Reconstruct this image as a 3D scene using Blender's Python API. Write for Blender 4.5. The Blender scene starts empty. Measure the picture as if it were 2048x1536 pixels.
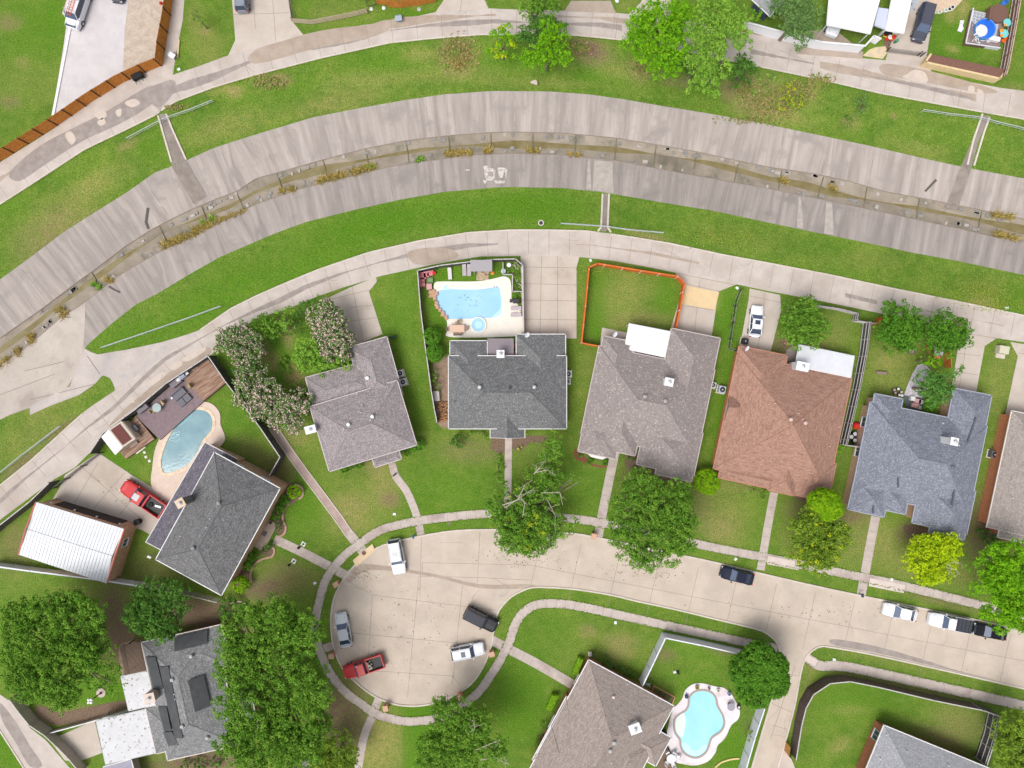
import bpy, bmesh, math, random
import numpy as np
from mathutils import Vector, Matrix
from mathutils.geometry import tessellate_polygon
R = math.radians
SC = bpy.context.scene
COL = SC.collection
rnd = random.Random(7)

# ---------------------------------------------------------------- camera, sky, sun, exposure
CAMH = 97.5          # metres above the lawns
K = 14.0             # photo pixels per metre at ground level
cam = bpy.data.cameras.new("camera")
cam.lens = 24.0; cam.sensor_width = 36.0; cam.clip_end = 6000; cam.clip_start = 0.5
camo = bpy.data.objects.new("camera", cam); COL.objects.link(camo)
camo.location = (0, 0, CAMH); camo.rotation_euler = (0, 0, 0)
SC.camera = camo

SUN_EL = R(62); SUN_AZ = R(226)      # azimuth clockwise from +Y (picture up)
w = bpy.data.worlds.new("World"); SC.world = w; w.use_nodes = True
nt = w.node_tree
bg = nt.nodes['Background']
sky = nt.nodes.new('ShaderNodeTexSky'); sky.sky_type = 'NISHITA'; sky.sun_disc = False
sky.sun_elevation = SUN_EL; sky.sun_rotation = SUN_AZ
sky.air_density = 1.0; sky.dust_density = 6.0; sky.ozone_density = 1.0
hs = nt.nodes.new('ShaderNodeHueSaturation'); hs.inputs['Saturation'].default_value = 0.30
nt.links.new(sky.outputs[0], hs.inputs['Color']); nt.links.new(hs.outputs[0], bg.inputs['Color'])
bg.inputs['Strength'].default_value = 0.125
sl = bpy.data.lights.new("sun", 'SUN'); sl.energy = 1.25; sl.angle = R(28); sl.color = (1.0, 0.955, 0.89)
so = bpy.data.objects.new("sun", sl); COL.objects.link(so)
dirv = Vector((math.sin(SUN_AZ)*math.cos(SUN_EL), math.cos(SUN_AZ)*math.cos(SUN_EL), math.sin(SUN_EL)))
so.rotation_euler = dirv.to_track_quat('Z', 'Y').to_euler(); so.location = dirv*150
SC.view_settings.view_transform = 'Standard'; SC.view_settings.look = 'None'
SC.view_settings.exposure = 0.36; SC.view_settings.gamma = 1.0

# ---------------------------------------------------------------- placement
def P(px, py, h=0.0):
    s = (CAMH-h)/CAMH/K
    return Vector(((px-1024)*s, (768-py)*s, h))
def lin(c):
    return tuple((x/12.92 if x <= 0.04045 else ((x+0.055)/1.055)**2.4) for x in [v/255 for v in c])

# ---------------------------------------------------------------- materials
MATS = {}
def mat(name, rgb, rgb2=None, scale=4.0, detail=3.0, rough=0.85, metal=0.0, bump=0.0, spec=0.3,
        spk=None, spk_scale=6.0, spk_lim=0.68, courses=None, uv=False, stretch=None, fine=0.0, stain=None, stain_scale=0.25, local=False, contrast=(0.35,0.65), rot=0.0):
    """rgb = real surface colour (linear). rgb2 = second colour mixed by noise; spk = speckle colour."""
    if name in MATS: return MATS[name]
    m = bpy.data.materials.new(name); m.use_nodes = True; n = m.node_tree.nodes; l = m.node_tree.links
    b = n['Principled BSDF']; b.inputs['Roughness'].default_value = rough; b.inputs['Metallic'].default_value = metal
    b.inputs['Specular IOR Level'].default_value = spec
    m.diffuse_color = (*rgb, 1)
    if rgb2 is None and spk is None and stain is None:
        b.inputs['Base Color'].default_value = (*rgb, 1)
        MATS[name] = m
        if not bump: return m
    if uv: tc = n.new('ShaderNodeTexCoord'); src = tc.outputs['UV']
    elif local: tc = n.new('ShaderNodeTexCoord'); src = tc.outputs['Object']
    else: g = n.new('ShaderNodeNewGeometry'); src = g.outputs['Position']
    if stretch:
        mp = n.new('ShaderNodeMapping'); mp.inputs['Scale'].default_value = stretch; mp.inputs['Rotation'].default_value = (0, 0, rot); mp.vector_type = 'TEXTURE' if rot else 'POINT'; l.new(src, mp.inputs['Vector']); src2 = mp.outputs[0]
    else: src2 = src
    def noise(sc, det, s=src):
        t = n.new('ShaderNodeTexNoise'); t.inputs['Scale'].default_value = sc; t.inputs['Detail'].default_value = det
        t.inputs['Roughness'].default_value = 0.6; l.new(s, t.inputs['Vector']); return t.outputs['Fac']
    def ramp(f, a, c):
        r = n.new('ShaderNodeMapRange'); r.inputs['From Min'].default_value = a; r.inputs['From Max'].default_value = c; l.new(f, r.inputs['Value']); return r.outputs[0]
    def mix(f, a, c, mode='MIX'):
        x = n.new('ShaderNodeMix'); x.data_type = 'RGBA'; x.blend_type = mode
        if hasattr(f, 'links'): l.new(f, x.inputs[0])
        else: x.inputs[0].default_value = f
        for i, v in ((6, a), (7, c)):
            if isinstance(v, tuple): x.inputs[i].default_value = (*v, 1) if len(v) == 3 else v
            else: l.new(v, x.inputs[i])
        return x.outputs[2]
    f1 = noise(scale, detail, src2)
    c = mix(ramp(f1, *contrast), rgb, rgb2 or rgb)
    if stain:
        c = mix(ramp(noise(stain_scale, 4), 0.52, 0.68), c, stain)
    if fine:
        f3 = ramp(noise(9.0, 2), 0.3, 0.7)
        k = n.new('ShaderNodeMapRange'); l.new(f3, k.inputs['Value']); k.inputs['To Min'].default_value = 1-fine; k.inputs['To Max'].default_value = 1+fine
        vm = n.new('ShaderNodeVectorMath'); vm.operation = 'SCALE'; l.new(c, vm.inputs[0]); l.new(k.outputs[0], vm.inputs['Scale']); c = vm.outputs[0]
    if spk:
        v = n.new('ShaderNodeTexVoronoi'); v.inputs['Scale'].default_value = spk_scale; l.new(src, v.inputs['Vector'])
        sp = n.new('ShaderNodeSeparateColor'); l.new(v.outputs['Color'], sp.inputs[0])
        c = mix(ramp(sp.outputs[0], spk_lim, spk_lim+0.05), c, spk)
    l.new(c, b.inputs['Base Color'])
    if bump:
        bp = n.new('ShaderNodeBump'); bp.inputs['Strength'].default_value = bump; bp.inputs['Distance'].default_value = 0.05
        l.new(noise(max(scale*2, 7), 3, src2), bp.inputs['Height']); l.new(bp.outputs[0], b.inputs['Normal'])
    MATS[name] = m
    return m

def attr_mat(name, attr='Col', rough=0.75, trans=0.0):
    m = bpy.data.materials.new(name); m.use_nodes = True; n = m.node_tree.nodes; l = m.node_tree.links
    b = n['Principled BSDF']; b.inputs['Roughness'].default_value = rough; b.inputs['Specular IOR Level'].default_value = 0.06
    a = n.new('ShaderNodeAttribute'); a.attribute_name = attr; l.new(a.outputs['Color'], b.inputs['Base Color'])
    if trans:
        t = n.new('ShaderNodeBsdfTranslucent'); l.new(a.outputs['Color'], t.inputs['Color'])
        x = n.new('ShaderNodeMixShader'); x.inputs[0].default_value = trans
        o = n['Material Output']; l.new(b.outputs[0], x.inputs[1]); l.new(t.outputs[0], x.inputs[2]); l.new(x.outputs[0], o.inputs['Surface'])
    return m
LEAF = attr_mat('leaf', trans=0.22)

def grass_material():
    m = bpy.data.materials.new('grass'); m.use_nodes = True; n = m.node_tree.nodes; l = m.node_tree.links
    b = n['Principled BSDF']; b.inputs['Roughness'].default_value = 0.9; b.inputs['Specular IOR Level'].default_value = 0.1
    g = n.new('ShaderNodeNewGeometry'); src = g.outputs['Position']
    def noise(sc, det):
        t = n.new('ShaderNodeTexNoise'); t.inputs['Scale'].default_value = sc; t.inputs['Detail'].default_value = det
        t.inputs['Roughness'].default_value = 0.65; l.new(src, t.inputs['Vector']); return t.outputs['Fac']
    def ramp(f, a, c, lo=0, hi=1):
        r = n.new('ShaderNodeMapRange'); r.inputs['From Min'].default_value = a; r.inputs['From Max'].default_value = c
        r.inputs['To Min'].default_value = lo; r.inputs['To Max'].default_value = hi; l.new(f, r.inputs['Value']); return r.outputs[0]
    def mix(f, a, c):
        x = n.new('ShaderNodeMix'); x.data_type = 'RGBA'; l.new(f, x.inputs[0])
        for i, v in ((6, a), (7, c)):
            if isinstance(v, tuple): x.inputs[i].default_value = (*v, 1)
            else: l.new(v, x.inputs[i])
        return x.outputs[2]
    def math_(op, a, c):
        x = n.new('ShaderNodeMath'); x.operation = op
        for i, v in ((0, a), (1, c)):
            if hasattr(v, 'links'): l.new(v, x.inputs[i])
            else: x.inputs[i].default_value = v
        return x.outputs[0]
    c = mix(ramp(noise(0.14, 5), 0.35, 0.65), G_DARK, G_MAIN)
    c = mix(ramp(noise(0.9, 4), 0.42, 0.75, 0, 0.6), c, G_YEL)
    c = mix(ramp(noise(2.6, 3), 0.45, 0.70, 0, 0.40), c, G_DARK)
    c = mix(ramp(noise(0.33, 3), 0.50, 0.72, 0, 0.45), c, G_YEL)
    a = n.new('ShaderNodeAttribute'); a.attribute_name = 'tone'
    s = n.new('ShaderNodeSeparateColor'); l.new(a.outputs['Color'], s.inputs[0])
    wob = ramp(noise(1.6, 5), 0.3, 0.7, 0.35, 1.5)
    def chan(o, col, c):
        f = math_('MULTIPLY', o, wob)
        x = n.new('ShaderNodeClamp'); l.new(f, x.inputs[0]); return mix(x.outputs[0], c, col)
    c = chan(s.outputs[1], G_LUSH_SHADE, c)
    c = chan(s.outputs[0], G_DRY, c)
    c = chan(s.outputs[2], G_DIRT, c)
    fine = ramp(noise(6.0, 4), 0.30, 0.70, 0.50, 1.50)
    vm = n.new('ShaderNodeVectorMath'); vm.operation = 'SCALE'; l.new(c, vm.inputs[0]); l.new(fine, vm.inputs['Scale'])
    l.new(vm.outputs[0], b.inputs['Base Color'])
    bp = n.new('ShaderNodeBump'); bp.inputs['Strength'].default_value = 0.5; bp.inputs['Distance'].default_value = 0.06
    l.new(noise(9, 3), bp.inputs['Height']); l.new(bp.outputs[0], b.inputs['Normal'])
    return m
G_MAIN = (0.118, 0.205, 0.024); G_DARK = (0.078, 0.158, 0.018); G_YEL = (0.200, 0.250, 0.048)
G_LUSH_SHADE = (0.082, 0.190, 0.012); G_DRY = (0.340, 0.275, 0.110); G_DIRT = (0.170, 0.120, 0.080)
GRASS = grass_material()

def water_mat(name, c1, c2, rough=0.06, scale=0.5, wave=0.15):
    m = mat(name, c1, c2, scale=scale, detail=2, rough=rough, spec=0.5, contrast=(0.3, 0.7))
    n = m.node_tree.nodes; l = m.node_tree.links; b = n['Principled BSDF']
    t = n.new('ShaderNodeTexNoise'); t.inputs['Scale'].default_value = 3.0; t.inputs['Detail'].default_value = 2
    g = n.new('ShaderNodeNewGeometry'); l.new(g.outputs['Position'], t.inputs['Vector'])
    bp = n.new('ShaderNodeBump'); bp.inputs['Strength'].default_value = wave; bp.inputs['Distance'].default_value = 0.03
    l.new(t.outputs['Fac'], bp.inputs['Height']); l.new(bp.outputs[0], b.inputs['Normal'])
    return m

# concrete family
C_ALLEY = mat('alley_concrete', (0.43,0.378,0.345), (0.515,0.46,0.425), scale=0.5, detail=5, bump=0.1, fine=0.06, stain=(0.42,0.36,0.32), stain_scale=0.16)
C_STREET = mat('street_concrete', (0.455,0.385,0.32), (0.53,0.455,0.385), scale=0.35, detail=6, bump=0.1, fine=0.07, stain=(0.44,0.38,0.325), stain_scale=0.22)
C_WALK = mat('sidewalk_concrete', (0.42,0.36,0.33), (0.50,0.435,0.40), scale=0.8, detail=5, bump=0.1, fine=0.07, stain=(0.35,0.28,0.26), stain_scale=0.3)
C_DRIVE = mat('driveway_concrete', (0.45,0.39,0.34), (0.52,0.46,0.41), scale=0.4, detail=5, bump=0.1, fine=0.05, stain=(0.40,0.34,0.29), stain_scale=0.2)
C_BRIGHT = mat('new_concrete', (0.49,0.46,0.47), (0.56,0.53,0.54), scale=0.5, detail=4, fine=0.04)
C_TAN = mat('tan_concrete', (0.62,0.47,0.30), (0.66,0.52,0.35), scale=0.9, detail=4, fine=0.05)
C_POOL = mat('pool_deck', (0.74,0.70,0.64), (0.68,0.64,0.58), scale=0.8, detail=5, fine=0.04)
C_POOL2 = mat('pool_deck_pink', (0.62,0.50,0.43), (0.56,0.45,0.38), scale=1.2, detail=5, fine=0.08)
C_KERB = mat('kerb_concrete', (0.60,0.54,0.48), (0.50,0.44,0.39), scale=0.8, detail=5, fine=0.08)
C_STAIN = mat('wet_stained_concrete', (0.25,0.215,0.20), (0.33,0.29,0.27), scale=0.8, detail=5, fine=0.08)
C_STAIN2 = mat('brown_stained_concrete', (0.33,0.265,0.215), (0.40,0.33,0.275), scale=0.6, detail=5, fine=0.07)
C_SLOPE = mat('channel_slope', (0.24,0.21,0.196), (0.425,0.378,0.35), scale=1.0, detail=9, uv=True, stretch=(1.0,0.07,1), fine=0.12, stain=(0.28,0.25,0.234), stain_scale=0.3, contrast=(0.30,0.68))
C_BED = mat('channel_bed', (0.235,0.20,0.155), (0.33,0.285,0.235), scale=1.0, detail=6, uv=True, stretch=(0.35,0.5,1), fine=0.12, stain=(0.17,0.16,0.125), stain_scale=0.5)
C_GUTTER = mat('flume_concrete', (0.20,0.17,0.15), (0.27,0.235,0.21), scale=0.8, detail=4, fine=0.08)
WATER_CH = mat('channel_water', (0.155,0.125,0.045), (0.22,0.185,0.095), scale=0.5, detail=4, rough=0.25, spec=0.4)
JOINT = mat('joint_dark', (0.25,0.205,0.175)); 
GRAVEL = mat('gravel', (0.50,0.42,0.35), (0.40,0.33,0.27), scale=1.2, detail=8, fine=0.16, bump=0.3)
MULCH = mat('mulch', (0.13,0.085,0.055), (0.20,0.14,0.10), scale=4, detail=5, fine=0.25, bump=0.4)
MULCH_RED = mat('mulch_red', (0.24,0.085,0.05), (0.17,0.065,0.04), scale=4, detail=5, fine=0.25, bump=0.4)
DIRT = mat('bare_dirt', (0.30,0.22,0.165), (0.22,0.155,0.11), scale=1.5, detail=6, fine=0.2, bump=0.3)

# ---------------------------------------------------------------- mesh builder
ORG = {}
class MB:
    def __init__(s): s.v = []; s.f = []
    def add(s, vs, fs):
        o = len(s.v); s.v += [tuple(v) for v in vs]; s.f += [tuple(i+o for i in f) for f in fs]; return s
    def quad(s, a, b, c, d): return s.add([a, b, c, d], [(0, 1, 2, 3)])
    def box(s, c, size, rz=0.0, tilt=None):
        x, y, z = size[0]/2, size[1]/2, size[2]/2
        M = Matrix.Rotation(rz, 3, 'Z')
        if tilt: M = M @ Matrix.Rotation(tilt[0], 3, 'X') @ Matrix.Rotation(tilt[1], 3, 'Y')
        vs = [Vector(c)+M @ Vector(p) for p in ((-x,-y,-z),(x,-y,-z),(x,y,-z),(-x,y,-z),(-x,-y,z),(x,-y,z),(x,y,z),(-x,y,z))]
        return s.add(vs, [(3,2,1,0),(4,5,6,7),(0,1,5,4),(1,2,6,5),(2,3,7,6),(3,0,4,7)])
    def tube(s, a, b, r1, r2=None, n=8, cap=True):
        a = Vector(a); b = Vector(b); r2 = r1 if r2 is None else r2
        d = (b-a); 
        if d.length < 1e-6: return s
        q = d.to_track_quat('Z', 'Y'); vs = []
        for p, r in ((a, r1), (b, r2)):
            for i in range(n):
                t = 2*math.pi*i/n; vs.append(p+q @ Vector((r*math.cos(t), r*math.sin(t), 0)))
        fs = [(i, (i+1) % n, n+(i+1) % n, n+i) for i in range(n)]
        if cap: fs += [tuple(range(n-1, -1, -1)), tuple(range(n, 2*n))]
        return s.add(vs, fs)
    def path(s, pts, r, n=6):
        for a, b in zip(pts, pts[1:]): s.tube(a, b, r, n=n)
        return s
    def lathe(s, c, prof, n=16):
        c = Vector(c); vs = []; m = len(prof)
        for r, z in prof:
            for i in range(n):
                t = 2*math.pi*i/n; vs.append(c+Vector((r*math.cos(t), r*math.sin(t), z)))
        fs = [(j*n+i, j*n+(i+1) % n, (j+1)*n+(i+1) % n, (j+1)*n+i) for j in range(m-1) for i in range(n)]
        fs += [tuple(range(n-1, -1, -1)), tuple(range((m-1)*n, m*n))]
        return s.add(vs, fs)
    def poly(s, pts, z0, z1, holes=()):
        """prism from z0 up to z1; pts are (x, y)"""
        loops = [list(pts)]+[list(h) for h in holes]
        tris = tessellate_polygon([[Vector((p[0], p[1], 0)) for p in lp] for lp in loops])
        flat = [p for lp in loops for p in lp]; n = len(flat)
        top = [(p[0], p[1], z1) for p in flat]
        fs = []
        for t in tris:
            a, b, c = [Vector(top[i]) for i in t]
            fs.append(tuple(t) if (b-a).cross(c-a).z > 0 else tuple(reversed(t)))
        s.add(top, fs)
        if z0 is not None and z0 < z1:
            for lp in loops:
                m = len(lp)
                s.add([(p[0], p[1], z0) for p in lp]+[(p[0], p[1], z1) for p in lp], [(i, (i+1) % m, m+(i+1) % m, m+i) for i in range(m)])
        return s
    def strip(s, pts, w, z0, z1):
        """ribbon of width w (m) along 3D/2D points with thickness"""
        pts = [Vector((p[0], p[1], 0)) for p in pts]; n = len(pts); L = []; Rr = []
        for i in range(n):
            t = (pts[min(i+1, n-1)]-pts[max(i-1, 0)]).normalized(); nn = Vector((-t.y, t.x, 0))*w/2
            L.append(pts[i]+nn); Rr.append(pts[i]-nn)
        vs = []
        for z in (z0, z1):
            vs += [(p.x, p.y, z) for p in L]+[(p.x, p.y, z) for p in Rr]
        fs = []
        for i in range(n-1):
            a, b, c, d = 2*n+i, 2*n+i+1, 3*n+i+1, 3*n+i
            fs.append((d, c, b, a)); fs.append((i, i+1, 2*n+i+1, 2*n+i)); fs.append((n+i+1, n+i, 3*n+i, 3*n+i+1))
        fs += [(0, 2*n, 3*n, n), (n-1, 2*n-1, 4*n-1, 3*n-1)]
        return s.add(vs, fs)
    def build(s, name, material, parent=None, smooth=False, **props):
        me = bpy.data.meshes.new(name); o = bpy.data.objects.new(name, me); COL.objects.link(o)
        if parent is not None:
            org = ORG[parent.name]; o.parent = parent; ORG[o.name] = org
            vs = [(x-org[0], y-org[1], z-org[2]) for x, y, z in s.v]
        else: vs = s.v; ORG[o.name] = (0, 0, 0)
        me.from_pydata(vs, [], s.f); me.materials.append(material); me.update()
        if smooth: me.shade_smooth()
        for k, v in props.items(): o[k] = v
        return o

def thing(name, label, cat, loc=(0, 0, 0), group=None):
    o = bpy.data.objects.new(name, None); COL.objects.link(o); o.location = loc; o.empty_display_size = 0.3
    o['label'] = label; o['category'] = cat
    if group: o['group'] = group
    ORG[o.name] = tuple(loc); return o
def tag(o, label, cat, group=None):
    o['label'] = label; o['category'] = cat
    if group: o['group'] = group
    return o
def struct(mb, name, m): o = mb.build(name, m); o['kind'] = 'structure'; return o
def dup(root, loc, rz=0.0, label=None, group=None, scale=None):
    r = root.copy(); COL.objects.link(r); r.location = loc; r.rotation_euler = (0, 0, rz)
    if scale: r.scale = (scale,)*3
    if label: r['label'] = label
    if group: r['group'] = group
    for ch in list(root.children):
        c = ch.copy(); COL.objects.link(c); c.parent = r
        for g in list(ch.children):
            d = g.copy(); COL.objects.link(d); d.parent = c
    return r

def smooth_pts(pts, k=6, closed=True):
    n = len(pts); out = []
    rng = range(n) if closed else range(n-1)
    for i in rng:
        if closed: p = [pts[(i+j-1) % n] for j in range(4)]
        else: p = [pts[max(0, min(n-1, i+j-1))] for j in range(4)]
        for q in range(k):
            t = q/k; t2 = t*t; t3 = t2*t
            out.append(tuple(0.5*((2*p[1][a])+(-p[0][a]+p[2][a])*t+(2*p[0][a]-5*p[1][a]+4*p[2][a]-p[3][a])*t2+(-p[0][a]+3*p[1][a]-3*p[2][a]+p[3][a])*t3) for a in (0, 1)))
    if not closed: out.append(tuple(pts[-1]))
    return out
def XY(pts, h=0.0): return [tuple(P(x, y, h)[:2]) for x, y in pts]

# ================================================================ SETTING: terrain with the drainage channel
def ext(pts):   # curve as function of picture column, extended along its end tangents
    pts = sorted(pts); xs = [p[0] for p in pts]; ys = [p[1] for p in pts]
    sl0 = (ys[1]-ys[0])/(xs[1]-xs[0]); sl1 = (ys[-1]-ys[-2])/(xs[-1]-xs[-2])
    sl0 = max(-0.85, min(-0.6, sl0)); sl1 = min(0.24, max(0.15, sl1))
    xs = [-4000]+xs+[6000]; ys = [ys[0]+sl0*(-4000-xs[1])]+ys+[ys[-1]+sl1*(6000-xs[-2])]
    return lambda x: np.interp(x, xs, ys)
C1 = ext([(0,410),(60,372),(170,300),(250,262),(310,232),(350,205),(430,175),(512,151),(640,118),(780,87),(880,77),(960,71),(1024,70),(1150,72),(1250,82),(1400,110),(1500,131),(1640,160),(1760,188),(1840,203),(1950,223),(2048,240)])
C2 = ext([(0,559),(62,514),(125,466),(175,434),(215,409),(255,384),(310,345),(360,327),(425,297),(512,269),(625,235),(732,214),(812,200),(887,189),(987,182),(1099,183),(1179,189),(1249,199),(1324,212),(1411,226),(1511,244),(1636,270),(1736,291),(1861,320),(1921,333),(1951,339),(2048,357)])
C3 = ext([(0,676),(82,619),(160,560),(187,541),(250,493),(300,461),(337,441),(385,418),(425,401),(475,382),(512,357),(574,340),(637,322),(732,297),(814,281),(899,271),(982,265),(1024,264),(1124,266),(1231,276),(1324,291),(1391,303),(1474,321),(1536,334),(1631,348),(1700,363),(1773,384),(1836,395),(1893,406),(1986,425),(2048,438)])
CW = ext([(0,702),(62,656),(125,605),(187,559),(250,514),(325,466),(400,436),(462,412),(512,384),(587,354),(650,338),(712,324),(775,311),(850,299),(925,291),(1024,289),(1124,292),(1236,300),(1324,310),(1411,325),(1474,340),(1536,357),(1611,371),(1661,386),(1761,404),(1848,419),(1936,436),(2048,460)])
C6 = ext([(0,728),(45,701),(72,678),(120,636),(175,601),(232,556),(275,529),(325,501),(375,480),(425,454),(475,427),(512,409),(594,380),(687,357),(774,335),(824,327),(937,311),(1024,307),(1124,310),(1236,322),(1349,344),(1449,362),(1536,377),(1591,389),(1648,400),(1748,421),(1836,440),(1911,456),(1986,474),(2048,484)])
C7 = ext([(0,840),(25,828),(100,803),(140,770),(158,730),(172,692),(195,672),(225,646),(272,609),(317,586),(375,551),(440,514),(512,483),(552,466),(612,444),(712,419),(802,399),(887,384),(990,375),(1024,374),(1124,376),(1194,383),(1221,387),(1324,405),(1424,421),(1536,445),(1636,466),(1736,486),(1823,505),(1911,521),(2048,550)])
C8 = ext([(0,970),(62,920),(117,870),(150,840),(175,818),(235,778),(290,738),(345,698),(400,659),(462,616),(512,591),(562,569),(637,538),(737,504),(837,481),(937,464),(1024,459),(1099,459),(1174,461),(1249,471),(1336,485),(1449,509),(1536,525),(1661,549),(1786,576),(1911,601),(2048,630)])
Z_BED = -2.9
cols = np.array(sorted(set([-3900,-2800,-1900,-1300,-900,-600,-420,-300,-220,-150,-100]+list(range(-60, 2110, 7))+[2130,2200,2300,2450,2700,3100,3700,4600,5900])), float)

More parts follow.
